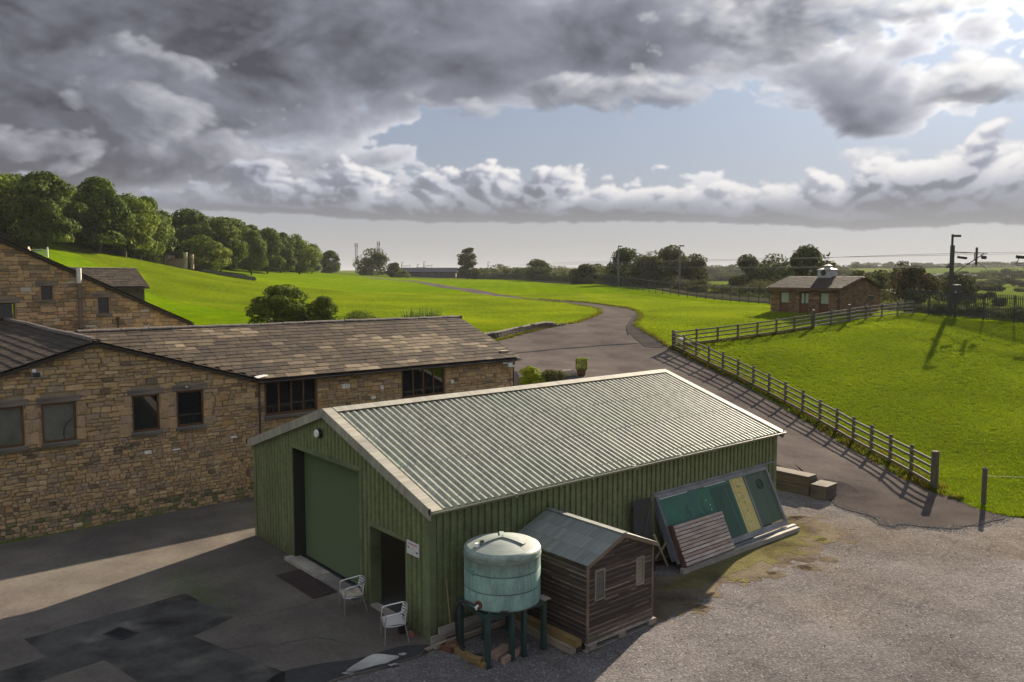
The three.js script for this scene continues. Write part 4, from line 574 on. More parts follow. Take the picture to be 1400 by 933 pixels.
{ // the taller stone house behind, its gable above the roofs
  const U = thing('tall_stone_house', 'tall dark stone house gable behind the slate roofs with small deep windows', 'building', yard(0, -46), TURN), k = 0.494;
  const topU = (x) => 11.62 - Math.abs(x - 3.1) * k;
  const UH = [[8.12, 8.64, 7.0, 7.72], [10.7, 11.24, 6.24, 7.1], [5.6, 6.95, 5.9, 6.9]];
  wallCore([[-9, 2], [15.2, 2], [15.2, 5.64], [3.1, 11.6], [-9, 5.64]], UH, 0.5, U, MH.mortar, -0.06);
  part('wall', [box(0.5, 4, 10, 14.95, 3.7, -5.2), box(0.5, 4, 10, -8.75, 3.7, -5.2), box(24, 4, 0.5, 3, 3.7, -10.3)], MH.mortar, U);
  layStones({ parent: U, x0: 5.0, x1: 15.2, y0: 4.2, top: topU, holes: UH.map((q) => [q[0] - 0.05, q[1] + 0.05, q[2] - 0.16, q[3] + 0.24]), seed: 41, keep: 300, dark: 0.28, limed: [[9.4, 7.9], [12.2, 6.0], [13.1, 5.4], [10.2, 5.6], [8.6, 5.9], [7.4, 7.6], [12.9, 6.3], [14.0, 5.5], [11.6, 5.5], [9.1, 8.4]].slice(0, 8), limedMat: M_PALE, rowH: (y, r) => 0.13 + r() * 0.13, wide: (y, r) => 0.18 + r() * 0.42 });
  for (const q of UH) { part('lintel', rbox(q[1] - q[0] + 0.5, 0.23, 0.14, 0.02, (q[0] + q[1]) / 2, q[3] + 0.115, -0.05), MH.lintel, U); part('sill', rbox(q[1] - q[0] + 0.24, 0.13, 0.2, 0.02, (q[0] + q[1]) / 2, q[2] - 0.075, -0.03), MH.sill, U); timberWindow(U, q, q[1] - q[0] > 1 ? 2 : 1, { deep: 0.2, f: 0.05 }); }
  plate([[3.1, 11.68, 0.12], [15.55, 5.53, 0.12], [15.55, 5.53, -10.6], [3.1, 11.68, -10.6]], 0.14, MH.soffit, U); plate([[-9.35, 5.53, 0.12], [3.1, 11.68, 0.12], [3.1, 11.68, -10.6], [-9.35, 5.53, -10.6]], 0.14, MH.soffit, U);
  const sk = Math.hypot(1, k); laySlates({ parent: U, p: [15.55, 5.56, 0.15], u: [0, 0, -1], v: [-1 / sk, k / sk, 0], n: [k / sk, 1 / sk, 0], rows: 40, expo: 0.34, wide: 0.5, lo: () => 0, hi: () => 10.7, seed: 15, keep: 0 });
  part('verge', [bar([3.1, 11.62, 0.10], [15.5, 5.48, 0.10], 0.12, 0.08)], MH.soffit, U);
  part('downpipe', [rod([11.6, 5.2, 0.08], [11.6, 5.95, 0.08], 0.035), box(0.14, 0.12, 0.12, 11.6, 5.98, 0.08)], MH.pipe, U);
  part('waste_pipe', rod([9.3, 5.25, 0.07], [13.8, 5.33, 0.07], 0.04), mat(0.3, 0.28, 0.26, { rough: 0.5 }), U);
  const f = thing('flue_pipe', 'tall steel flue pipe with a bright top on the dark stone gable', 'flue', yard(9.8, -45.8, 4.9), TURN); part('pipe', rod([0, 0, 0], [0, 3.0, 0], 0.10), mat(0.16, 0.12, 0.09, { rough: 0.5, metal: 0.3 }), f); part('flue_top', [rod([0, 2.95, 0], [0, 3.72, 0], 0.125, 0.125, 14)], mat(0.62, 0.6, 0.57, { rough: 0.35, metal: 0.4 }), f); part('clamp', [rod([0, 0.6, 0], [0, 0.66, 0], 0.115), rod([0, 2.1, 0], [0, 2.16, 0], 0.115)], MH.pipe, f);
  // slate outhouse behind it
  const O = thing('slate_outhouse', 'low outhouse with a blue-grey slate roof behind the tall stone gable', 'outhouse', yard(0, -61), TURN);
  part('wall', [box(6, 4.6, 3.6, 14.3, 5.1, -2.0)], mat(0.10, 0.09, 0.078, { map: TX.fine, rough: 0.95, bump: TX.bump, bs: 0.02 }), O);
  part('gable', prism([[-3.9, 7.3], [-0.1, 7.3], [-3.0, 8.66]], 0.2).rotateY(-Math.PI / 2), MH.mortar, O, [17.25, 0, 0]);
  plate([[10.4, 7.42, 0.12], [17.55, 7.42, 0.12], [17.55, 8.72, -3.0], [10.4, 8.72, -3.0]], 0.1, MH.soffit, O); plate([[10.4, 8.72, -3.0], [17.55, 8.72, -3.0], [17.55, 7.5, -4.2], [10.4, 7.5, -4.2]], 0.1, MH.soffit, O);
  const so = Math.hypot(3.12, 1.3); laySlates({ parent: O, p: [0, 7.46, 0.12], u: [1, 0, 0], v: [0, 1.3 / so, -3.12 / so], n: [0, 3.12 / so, 1.3 / so], rows: 11, expo: 0.305, wide: 0.5, lo: () => 10.4, hi: () => 17.55, seed: 19, keep: 200, toneAt: (x, s, r) => 3 * (r() < 0.7) });
  ridge(O, [10.4, 8.74, -3.0], [17.6, 8.74, -3.0], 0.6, 3); part('gutter', box(7.1, 0.08, 0.1, 14, 7.36, 0.16), MH.pipe, O);
}

// ---------------------------------------------------------------- things standing in the yard
const MY = {
  alu: mat(0.72, 0.72, 0.72, { rough: 0.28, metal: 0.85 }), aluSlat: mat(0.62, 0.62, 0.63, { rough: 0.4, metal: 0.5 }),
  tank: mat(1, 1, 1, { vc: true, map: TX.fine, rough: 0.55, bump: TX.bump, bs: 0.002 }),
  tankTop: mat(0.155, 0.185, 0.170, { map: TX.stain, rough: 0.6 }),
  steelGreen: mat(0.020, 0.046, 0.042, { map: TX.stain, rough: 0.5 }),
  wood: mat(0.25, 0.205, 0.155, { map: TX.grain, rough: 0.9, bump: TX.grain, bs: 0.003 }),
  greyWood: mat(0.27, 0.25, 0.22, { map: TX.grain, rough: 0.9, bump: TX.grain, bs: 0.003 }),
  yellowWood: mat(0.20, 0.135, 0.05, { map: TX.grain, rough: 0.85 }),
  darkWood: mat(0.045, 0.032, 0.024, { map: TX.grain, rough: 0.9 }),
  shedBoard: mat(0.050, 0.036, 0.031, { vc: true, map: TX.grain, rough: 0.8, bump: TX.grain, bs: 0.003 }),
  shedBoardPale: mat(0.17, 0.125, 0.09, { map: TX.grain, rough: 0.85, bump: TX.grain, bs: 0.003 }),
  shedBoardMid: mat(0.080, 0.058, 0.048, { vc: true, map: TX.grain, rough: 0.8, bump: TX.grain, bs: 0.003 }),
  shedBoardLow: mat(0.13, 0.098, 0.075, { vc: true, map: TX.grain, rough: 0.85, bump: TX.grain, bs: 0.003 }),
  felt: mat(0.145, 0.160, 0.145, { map: TX.streak, rough: 0.85, bump: TX.bump, bs: 0.006 }),
  rust: mat(0.12, 0.05, 0.03, { map: TX.stain, rough: 0.9 }),
};
{ // alarm box and warning sign on the front of the shed
  const al = thing('alarm_box', 'round white alarm box with black rim below the shed gable peak', 'alarm', yard(9.88, -19.6, 4.0), TURN - Math.PI / 2);
  part('back_case', new THREE.CylinderGeometry(0.135, 0.135, 0.10, 8).rotateX(Math.PI / 2).rotateZ(Math.PI / 8).translate(0, 0, 0.06), MG.blackPlastic, al);
  part('front_cover', new THREE.CylinderGeometry(0.10, 0.12, 0.05, 8).rotateX(Math.PI / 2).rotateZ(Math.PI / 8).translate(0, 0, 0.13), MG.white, al);
  const c = document.createElement('canvas'); c.width = 256; c.height = 160; const x = c.getContext('2d'); x.fillStyle = '#e9e7e9'; x.fillRect(0, 0, 256, 160); x.fillStyle = '#b23a52'; x.font = 'bold 40px sans-serif'; x.textAlign = 'center'; x.fillText('WARNING', 128, 44);
  x.fillStyle = '#b9788c'; x.font = '19px sans-serif'; x.fillText('CCTV', 128, 74); x.fillText('IN OPERATION', 128, 98); x.fillStyle = '#181818'; x.save(); x.translate(34, 78); x.rotate(0.5); x.fillRect(-20, -9, 38, 18); x.fillRect(18, -5, 8, 10); x.restore(); x.save(); x.translate(218, 112); x.rotate(-0.2); x.fillRect(-20, -10, 38, 20); x.fillRect(-26, -6, 8, 12); x.restore(); x.fillStyle = '#c9c6cc'; x.fillRect(14, 124, 170, 5); x.fillRect(14, 136, 140, 5);
  const t = new THREE.CanvasTexture(c); t.colorSpace = THREE.SRGBColorSpace;
  const sg = thing('warning_sign', 'small white warning sign with red heading beside the open side door', 'sign', yard(9.868, -15.13, 2.0), TURN - Math.PI / 2);
  part('board', box(0.50, 0.31, 0.012, 0, 0, 0), MG.white, sg); part('print', new THREE.PlaneGeometry(0.49, 0.30).translate(0, 0, 0.009), mat(1, 1, 1, { map: t, rough: 0.4 }), sg).material.color.setRGB(0.8, 0.8, 0.8);
}
single('door_mat', 'long dark brown rubber mat lying before the roller door', 'mat', [box(0.95, 0.018, 2.15, 0, 0.012, 0), ...Array.from({ length: 16 }, (_, k) => box(0.9, 0.006, 0.05, 0, 0.023, -1 + k * 0.133))], mat(0.040, 0.024, 0.022, { map: TX.stain, rough: 0.95 }), yard(9.43, -19.45, 0.035), TURN + 0.02);
{ // two aluminium chairs
  const c = thing('bistro_chair', 'aluminium armchair with sandy seat between mat and side door', 'chair', yard(9.4, -17.15, 0.035), TURN - Math.PI / 2 - 0.26), w = 0.27;
  for (const s of [-1, 1]) {
    part('leg', tube([[s * (w + 0.01), 0, 0.25], [s * w, 0.43, 0.235], [s * (w + 0.005), 0.62, 0.225]], 0.0145, 14), MY.alu, c);
    part('leg', tube([[s * (w - 0.01), 0, -0.30], [s * (w - 0.03), 0.43, -0.215], [s * (w - 0.06), 0.60, -0.235], [s * (w - 0.075), 0.755, -0.275]], 0.0145, 16), MY.alu, c);
  }
  part('arm_rail', tube([[-w - 0.005, 0.60, 0.225], [-w - 0.008, 0.655, 0.20], [-w - 0.01, 0.68, 0.1], [-w, 0.705, -0.08], [-0.2, 0.75, -0.245], [-0.1, 0.77, -0.30], [0.1, 0.77, -0.30], [0.2, 0.75, -0.245], [w, 0.705, -0.08], [w + 0.01, 0.68, 0.1], [w + 0.008, 0.655, 0.20], [w + 0.005, 0.60, 0.225]], 0.0155, 60), MY.alu, c);
  part('seat_frame', tube([[-w, 0.43, 0.23], [-w + 0.01, 0.43, -0.2], [w - 0.01, 0.43, -0.2], [w, 0.43, 0.23], [0, 0.435, 0.245]], 0.012, 40, 6, true), MY.alu, c);
  for (let k = 0; k < 7; k++) part('seat_slat', rbox(0.066, 0.012, 0.44, 0.005, -0.222 + k * 0.074, 0.442, 0.01), MY.aluSlat, c);
  for (let k = 0; k < 4; k++) { const y = 0.53 + k * 0.06, z = -0.235 - k * 0.014; part('back_slat', tube([[-0.19, y, z + 0.03], [-0.1, y, z - 0.012], [0, y, z - 0.02], [0.1, y, z - 0.012], [0.19, y, z + 0.03]], 0.02, 14, 6).scale(1, 1, 1), MY.aluSlat, c); }
  part('seat_pad', rbox(0.5, 0.012, 0.42, 0.005, 0, 0.453, 0.01), mat(0.36, 0.31, 0.25, { map: TX.stain, rough: 0.8 }), c);
  shade(c);
  const d = c.clone(); d.name = numbered('bistro_chair'); d.remove(d.children[d.children.length - 1]); d.position.copy(yard(9.33, -15.12, 0.035)); d.rotation.y = TURN - Math.PI / 2 - 0.38; d.userData = { label: 'aluminium armchair with bare slatted seat nearest the shed corner', category: 'chair', group: 'aluminium chairs outside the shed' }; scene.add(d);
  c.userData.group = 'aluminium chairs outside the shed';
}
single('plant_pot', 'small dark pot tucked behind the chair nearest the shed corner', 'pot', [new THREE.LatheGeometry([[0, 0], [0.09, 0], [0.12, 0.2], [0.13, 0.2], [0.13, 0.22], [0.105, 0.22], [0.1, 0.18], [0, 0.18]].map(([x, y]) => new THREE.Vector2(x, y)), 16)], mat(0.02, 0.016, 0.015, { rough: 0.6 }), yard(9.66, -15.3, 0.035));
single('loose_brick', 'single red brick lying behind the chair nearest the shed corner', 'brick', [rbox(0.22, 0.07, 0.1, 0.008, 0, 0.035, 0)], mat(0.28, 0.11, 0.07, { map: TX.stain, rough: 0.95 }), yard(9.72, -15.02, 0.035), TURN + 1.3);
{ // drain cover in the tarmac
  const g = thing('drain_cover', 'black iron drain cover set in the dark tarmac patch', 'drain', V3(-8.96, 0.046, -17.83), -0.47 + Math.PI); part('frame', [box(0.66, 0.02, 0.04, 0, 0, 0.2), box(0.66, 0.02, 0.04, 0, 0, -0.2), box(0.04, 0.02, 0.36, 0.31, 0, 0), box(0.04, 0.02, 0.36, -0.31, 0, 0)], mat(0.03, 0.03, 0.03, { rough: 0.6, metal: 0.4 }), g); for (let k = 0; k < 12; k++) part('bar', box(0.022, 0.014, 0.36, -0.27 + k * 0.049, 0.002, 0), mat(0.022, 0.022, 0.022, { rough: 0.55, metal: 0.4 }), g); part('pit', box(0.6, 0.004, 0.36, 0, -0.006, 0), MG.dark, g);
}
const TANK = [10.95, -13.24];
{ // water tank on a steel stand
  const st = thing('tank_stand', 'dark green steel stand carrying the turquoise water tank', 'stand', yard(...TANK), TURN);
  const FL = [-0.79, 0.47], BL = [-0.68, -0.62], FR = [0.68, 0.6], BR = [0.70, -0.62], mid = (p, q, t) => [lerp(p[0], q[0], t), lerp(p[1], q[1], t)];
  for (const [x, z] of [FL, BL, FR, BR, mid(FL, FR, 0.42), mid(FL, FR, 0.64), mid(BL, BR, 0.5)]) part('leg', [box(0.10, 1.02, 0.10, x, 0.51, z), box(0.16, 0.012, 0.16, x, 0.006, z)], MY.steelGreen, st);
  for (const [p, q] of [[FL, FR], [BL, BR]]) part('top_beam', bar([p[0] - 0.05, 1.075, p[1]], [q[0] + 0.05, 1.075, q[1]], 0.10, 0.11), MY.steelGreen, st);
  for (const [p, q] of [[FL, BL], [mid(FL, FR, 0.5), mid(BL, BR, 0.5)], [FR, BR]]) part('cross_beam', bar([p[0], 1.07, p[1] - 0.055], [q[0], 1.07, q[1] + 0.055], 0.085, 0.09), MY.steelGreen, st);
  part('deck', new THREE.CylinderGeometry(0.76, 0.76, 0.02, 32).translate(0, 1.139, 0), MY.steelGreen, st);
  part('plate', box(0.2, 0.03, 0.26, FR[0] + 0.02, 1.145, FR[1] - 0.03), MG.concrete, st);
  const T = thing('water_tank', 'round turquoise plastic water tank with pale domed top', 'tank', yard(TANK[0], TANK[1], 1.152), TURN), R = 0.84;
  const prof = [[0, 0], [0.8, 0], [0.83, 0.015], [R, 0.05], [R, 0.34], [R - 0.022, 0.352], [R - 0.022, 0.368], [R, 0.38], [R, 0.69], [R - 0.022, 0.702], [R - 0.022, 0.718], [R, 0.73], [R, 0.95], [R + 0.012, 0.965], [R + 0.014, 1.0], [R - 0.002, 1.015], [R + 0.004, 1.04], [R + 0.006, 1.09], [R - 0.02, 1.13], [R - 0.07, 1.158]].map(([x, y]) => new THREE.Vector2(x, y));
  const body = new THREE.LatheGeometry(prof, 64), bp = body.attributes.position, bc = new Float32Array(bp.count * 3);
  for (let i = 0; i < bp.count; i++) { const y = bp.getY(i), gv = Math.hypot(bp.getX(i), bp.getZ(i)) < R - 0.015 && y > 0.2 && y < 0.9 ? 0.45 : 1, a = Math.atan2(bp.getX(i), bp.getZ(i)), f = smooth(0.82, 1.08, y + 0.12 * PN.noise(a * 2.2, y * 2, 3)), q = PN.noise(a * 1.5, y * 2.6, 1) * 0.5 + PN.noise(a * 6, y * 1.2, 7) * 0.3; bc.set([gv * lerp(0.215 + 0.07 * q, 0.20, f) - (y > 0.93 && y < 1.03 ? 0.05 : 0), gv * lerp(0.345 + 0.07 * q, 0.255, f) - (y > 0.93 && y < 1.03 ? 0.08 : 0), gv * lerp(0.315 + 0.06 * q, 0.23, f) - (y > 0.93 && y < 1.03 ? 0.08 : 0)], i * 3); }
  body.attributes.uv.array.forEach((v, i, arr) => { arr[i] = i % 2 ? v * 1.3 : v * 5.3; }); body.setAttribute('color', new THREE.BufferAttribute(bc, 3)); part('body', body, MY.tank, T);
  body.scale(1, 1.06, 1); const dome = []; for (let i = 0; i <= 14; i++) { const r = (R - 0.07) * (1 - i / 14); dome.push(new THREE.Vector2(Math.max(0, r), 1.227 + 0.135 * Math.cos(Math.PI / 2 * r / (R - 0.07)))); } const dg = new THREE.LatheGeometry(dome, 48); dg.attributes.uv.array.forEach((v, i, arr) => { arr[i] = v * 2; }); part('domed_top', dg, MY.tankTop, T);
  const dy = (r) => 1.227 + 0.135 * Math.cos(Math.PI / 2 * Math.min(1, r / (R - 0.07)));
  const toCam = Math.atan2(yard(...TANK).x, yard(...TANK).z);
  for (const a of [Math.PI + 0.05, 1.05, -1.05]) { const segs = []; for (let k = 0; k < 7; k++) { const r0 = 0.02 + k * 0.075, r1 = r0 + 0.078; const g = box(0.10, 0.04, 0.082, 0, 0, 0, -Math.atan2(dy(r1) - dy(r0), r1 - r0)); g.translate(0, (dy(r0) + dy(r1)) / 2 + 0.012, (r0 + r1) / 2); g.rotateY(a - TURN - toCam * 0 + 0.0); segs.push(g); } part('lid_strap', segs, MY.tankTop, T); }
  const la = -1.05 - TURN; part('vent_cap', [new THREE.CylinderGeometry(0.05, 0.06, 0.07, 12).translate(Math.sin(la) * 0.62, dy(0.62) + 0.03, Math.cos(la) * 0.62)], MG.white, T); part('hinge', [box(0.07, 0.06, 0.06, Math.sin(la) * 0.5, dy(0.5) + 0.05, Math.cos(la) * 0.5)], MG.blackPlastic, T);
  const va = -0.62 - TURN + 0.0, vx = Math.sin(va) * R, vz = Math.cos(va) * R; part('outlet_flange', [new THREE.CylinderGeometry(0.085, 0.095, 0.06, 16).rotateX(Math.PI / 2).rotateY(va).translate(vx, 0.13, vz), new THREE.TorusGeometry(0.07, 0.02, 8, 16).rotateY(va).translate(vx * 1.03, 0.13, vz * 1.03)], MY.rust, T); part('tap', [rod([vx, 0.12, vz], [vx * 1.14, 0.10, vz * 1.14], 0.028), rod([vx * 1.1, 0.13, vz * 1.1], [vx * 1.1, 0.05, vz * 1.1], 0.02)], MG.white, T);
  const ba = 0.06 - TURN; part('overflow_boss', rbox(0.18, 0.07, 0.06, 0.015).rotateY(ba).translate(Math.sin(ba) * R, 0.03, Math.cos(ba) * R), MG.blackPlastic, T);
  const sa = -0.85 - TURN; part('level_plate', box(0.1, 0.14, 0.012, 0, 0, 0).rotateY(sa).translate(Math.sin(sa) * (R + 0.004), 0.78, Math.cos(sa) * (R + 0.004)), mat(0.11, 0.26, 0.23, { rough: 0.6 }), T);
  single('hose', 'black hose looping from the tank outlet down behind the stand leg', 'hose', tube([[vx * 1.02 - 0.05, 1.27, vz * 1.02], [-0.95, 1.27, -0.2], [-1.02, 1.1, -0.32], [-0.98, 0.7, -0.38], [-0.93, 0.25, -0.35], [-0.8, 0.06, -0.2], [-0.55, 0.05, 0]], 0.028, 60), MG.blackPlastic, yard(...TANK), TURN);
}
{ // odds and ends of timber round the stand
  const g = 'timber pieces stacked along the shed wall';
  const planks = [[10.95, -14.32, 0.10, 2.3, 0.19, 0.045, 'lowest pale plank on edge along the shed wall behind the tank', 0.12], [11.0, -14.27, 0.30, 2.1, 0.17, 0.04, 'upper pale plank on edge along the shed wall behind the tank', 0.16], [10.75, -14.12, 0.06, 2.0, 0.10, 0.09, 'square timber on the ground before the pale planks behind the tank', 0]];
  for (const [a, b, y, L, h, t, label, tilt] of planks) single('timber_plank', label, 'plank', [box(L, h, t, 0, 0, 0, -tilt)], y < 0.08 ? MY.wood : MY.greyWood, yard(a, b, y + 0.02), TURN + (y - 0.1) * 0.1, g);
  single('timber_offcut', 'yellow timber offcut beside the front leg of the tank stand', 'timber', [box(1.15, 0.12, 0.12, 0, 0.06, 0), box(0.35, 0.1, 0.1, 0.3, 0.15, 0.08, 0, 0.3, 0)], MY.yellowWood, yard(10.08, -13.32, 0), TURN - Math.PI / 2 + 0.03);
  single('timber_offcut', 'broken slab of pale timber lying under the tank stand', 'timber', [box(0.6, 0.09, 0.3, 0, 0.05, 0), box(0.9, 0.12, 0.1, 0.1, 0.06, 0.3)], mat(0.30, 0.21, 0.16, { map: TX.grain, rough: 0.9 }), yard(10.75, -13.05, 0), TURN + 0.25);
  for (const [a, y, w, m, l] of [[11.98, 0.09, 0.16, MY.wood, 'left lower dark beam of the timber stack between tank and wooden shed'], [12.16, 0.09, 0.14, MY.darkWood, 'right lower dark beam of the timber stack between tank and wooden shed'], [12.08, 0.24, 0.18, MY.yellowWood, 'topmost orange beam of the timber stack between tank and wooden shed']]) single('timber_beam', l, 'beam', [box(w, 0.15, 2.1, 0, 0, 0)], m, yard(a - 0.06, -13.1 + y * 0.4, y), TURN + 0.02, 'beams stacked between the tank and the wooden shed');
  const br = thing('broom', 'long handled broom leaning on the shed wall left of the tank', 'broom', yard(10.34, -14.3), TURN); part('handle', rod([0, 0.06, 0.0], [-0.04, 1.36, -0.14], 0.014), mat(0.34, 0.26, 0.17, { rough: 0.7 }), br); part('head', [rbox(0.32, 0.05, 0.08, 0.01, 0, 0.08, 0.0)], MY.darkWood, br); part('bristles', box(0.31, 0.07, 0.09, 0, 0.035, 0.0), mat(0.10, 0.045, 0.025, { rough: 1, map: TX.grain }), br);
  single('rusty_tray', 'rusty red-brown tray on the gravel at the shed corner', 'tray', [box(0.42, 0.02, 0.3, 0, 0.01, 0), box(0.42, 0.12, 0.02, 0, 0.07, 0.15), box(0.42, 0.12, 0.02, 0, 0.07, -0.15), box(0.02, 0.12, 0.3, 0.21, 0.07, 0), box(0.02, 0.12, 0.3, -0.21, 0.07, 0), box(0.36, 0.03, 0.26, 0, 0.08, 0)], MY.rust, yard(10.1, -13.95), TURN + 0.2);
  single('timber_plank', 'short weathered board on the gravel at the shed corner', 'plank', [box(0.75, 0.035, 0.11, 0, 0.03, 0)], MY.wood, yard(9.95, -14.25), TURN + 0.1, g);
}
const WS = [12.27, -11.92];
{ // wooden garden shed on a pallet
  const pal = thing('pallet', 'weathered pallet under the brown wooden shed', 'pallet', yard(WS[0], WS[1]), TURN);
  for (let k = 0; k < 3; k++) part('runner', box(2.3, 0.02, 0.12, 1.08, 0.012, -0.02 - k * 1.1), MY.greyWood, pal);
  for (const x of [0.12, 1.06, 2.12]) for (let k = 0; k < 3; k++) part('block', rbox(x > 2 ? 0.28 : 0.22, 0.13, 0.15, 0.008, x, 0.087, 0.0 - k * 1.1), MY.wood, pal);
  for (let k = 0; k < 9; k++) part('slat', box(2.26, 0.022, 0.12, 1.08, 0.163, 0.02 - k * 0.28), MY.greyWood, pal);
  const w = thing('wooden_shed', 'dark brown weatherboarded garden shed with felt roof and two small windows', 'shed', yard(WS[0], WS[1], 0.176), TURN), W = 2.13, D = 2.3, E = 1.82, A = 2.24, r = rng(8);
  part('frame', [box(W - 0.06, E, D - 0.06, W / 2, E / 2, -D / 2), prism([[0.03, E], [W - 0.03, E], [W / 2, A - 0.03]], D - 0.06).translate(0, 0, -D + 0.03)], MY.darkWood, w);
  const wins = [[0.20, 0.52, 0.90, 1.60], [1.56, 1.84, 0.90, 1.58]], bh = 0.108;
  const worn = (a, b, y, q) => { const o = []; for (let x = a; x < b - 0.02;) { const L = Math.min(b - x, 0.25 + q() * 0.9), t = 1.2 + 3.0 * q(); if (q() < 0.9) o.push(tint(box(L, 0.014 + 0.012 * q(), 0.006, x + L / 2, y + 0.004, 0.030), t, t * 1.05, t * 1.1)); x += L; } return o; };
  for (let k = 0; k * bh < A - 0.06; k++) { // boards of the gable, cut round the windows and under the roof
    const y = k * bh, m = y + bh / 2, inset = m < E ? 0 : (m - E + 0.04) / (A - E) * W / 2; let spans = [[inset, W - inset]];
    for (const q of wins) if (q[2] < y + bh - 0.01 && q[3] > y + 0.01) spans = spans.flatMap(([a, b]) => a < q[0] && b > q[1] ? [[a, q[0]], [q[1], b]] : [[a, b]]);
    for (const [a, b] of spans) if (b - a > 0.06) part('board', [tint(box(b - a, bh + 0.012, 0.02, (a + b) / 2, y + bh / 2, 0.012 + (r() - 0.5) * 0.004, 0.15), 1, 1, 1), ...worn(a, b, y, r)], k < 2 ? MY.shedBoardLow : k < 4 && r() < 0.6 ? MY.shedBoardMid : r() < 0.2 ? MY.shedBoardMid : MY.shedBoard, w);
  }
  for (let k = 0; k * bh < E - 0.02; k++) { part('board', [tint(box(0.02, bh + 0.012, D, -0.012, k * bh + bh / 2, -D / 2, 0, 0, 0.15), 1, 1, 1), ...worn(0, D, k * bh, r).map((q) => q.rotateY(-Math.PI / 2).translate(0, 0, -D))], k < 1 || r() < 0.12 ? MY.shedBoardMid : MY.shedBoard, w); }
  part('side_cladding', [box(0.03, E, D, W + 0.015, E / 2, -D / 2), box(W, E, 0.03, W / 2, E / 2, -D - 0.015)], MY.darkWood, w).userData.kind = 'stuff';
  for (const [x, z] of [[-0.012, 0.014], [W + 0.012, 0.014], [-0.012, -D]]) part('corner_post', box(0.045, E + 0.02, 0.045, x, E / 2, z), MY.shedBoardPale, w);
  for (const q of wins) { const f = part('window', [box(0.035, q[3] - q[2], 0.04, q[0] + 0.017, (q[2] + q[3]) / 2, 0.015), box(0.035, q[3] - q[2], 0.04, q[1] - 0.017, (q[2] + q[3]) / 2, 0.015), box(q[1] - q[0], 0.035, 0.04, (q[0] + q[1]) / 2, q[2] + 0.017, 0.017), box(q[1] - q[0], 0.035, 0.04, (q[0] + q[1]) / 2, q[3] - 0.017, 0.017)], MY.wood, w); part('pane', box(q[1] - q[0] - 0.06, q[3] - q[2] - 0.06, 0.006, (q[0] + q[1]) / 2, (q[2] + q[3]) / 2, 0.012), q[0] > 1 ? mat(0.17, 0.165, 0.14, { map: TX.streak, rough: 0.2 }) : mat(0.075, 0.08, 0.08, { map: TX.streak, rough: 0.08, specularIntensity: 1 }), f); }
  const s = (A - E) / (W / 2), an = Math.atan(s), rl = (W / 2 + 0.10) / Math.cos(an);
  for (const sg of [-1, 1]) {
    for (let k = 0; k < 3; k++) { const a = rl * k / 3 - 0.02, b = rl * (k + 1) / 3 + 0.02; const g = box(b - a, 0.022, D + 0.24, sg * (a + b) / 2, 0.03 + (2 - k) * 0.004, 0, 0, 0, 0).rotateZ(-sg * an).translate(W / 2, A + 0.0, -D / 2); part('roof_felt', g, k === 1 ? mat(0.165, 0.18, 0.163, { map: TX.streak, rough: 0.8, bump: TX.bump, bs: 0.006 }) : MY.felt, w); }
    part('bargeboard', box(rl - 0.01, 0.075, 0.022, sg * rl / 2, -0.022, 0, 0, 0, 0).rotateZ(-sg * an).translate(W / 2, A + 0.012, 0.115), MY.shedBoardPale, w); part('bargeboard', box(rl - 0.01, 0.075, 0.022, sg * rl / 2, -0.022, 0).rotateZ(-sg * an).translate(W / 2, A + 0.012, -D - 0.115), MY.shedBoardPale, w);
  }
  part('roof_ridge', box(0.16, 0.02, D + 0.24, W / 2, A + 0.05, -D / 2), MY.felt, w);
}
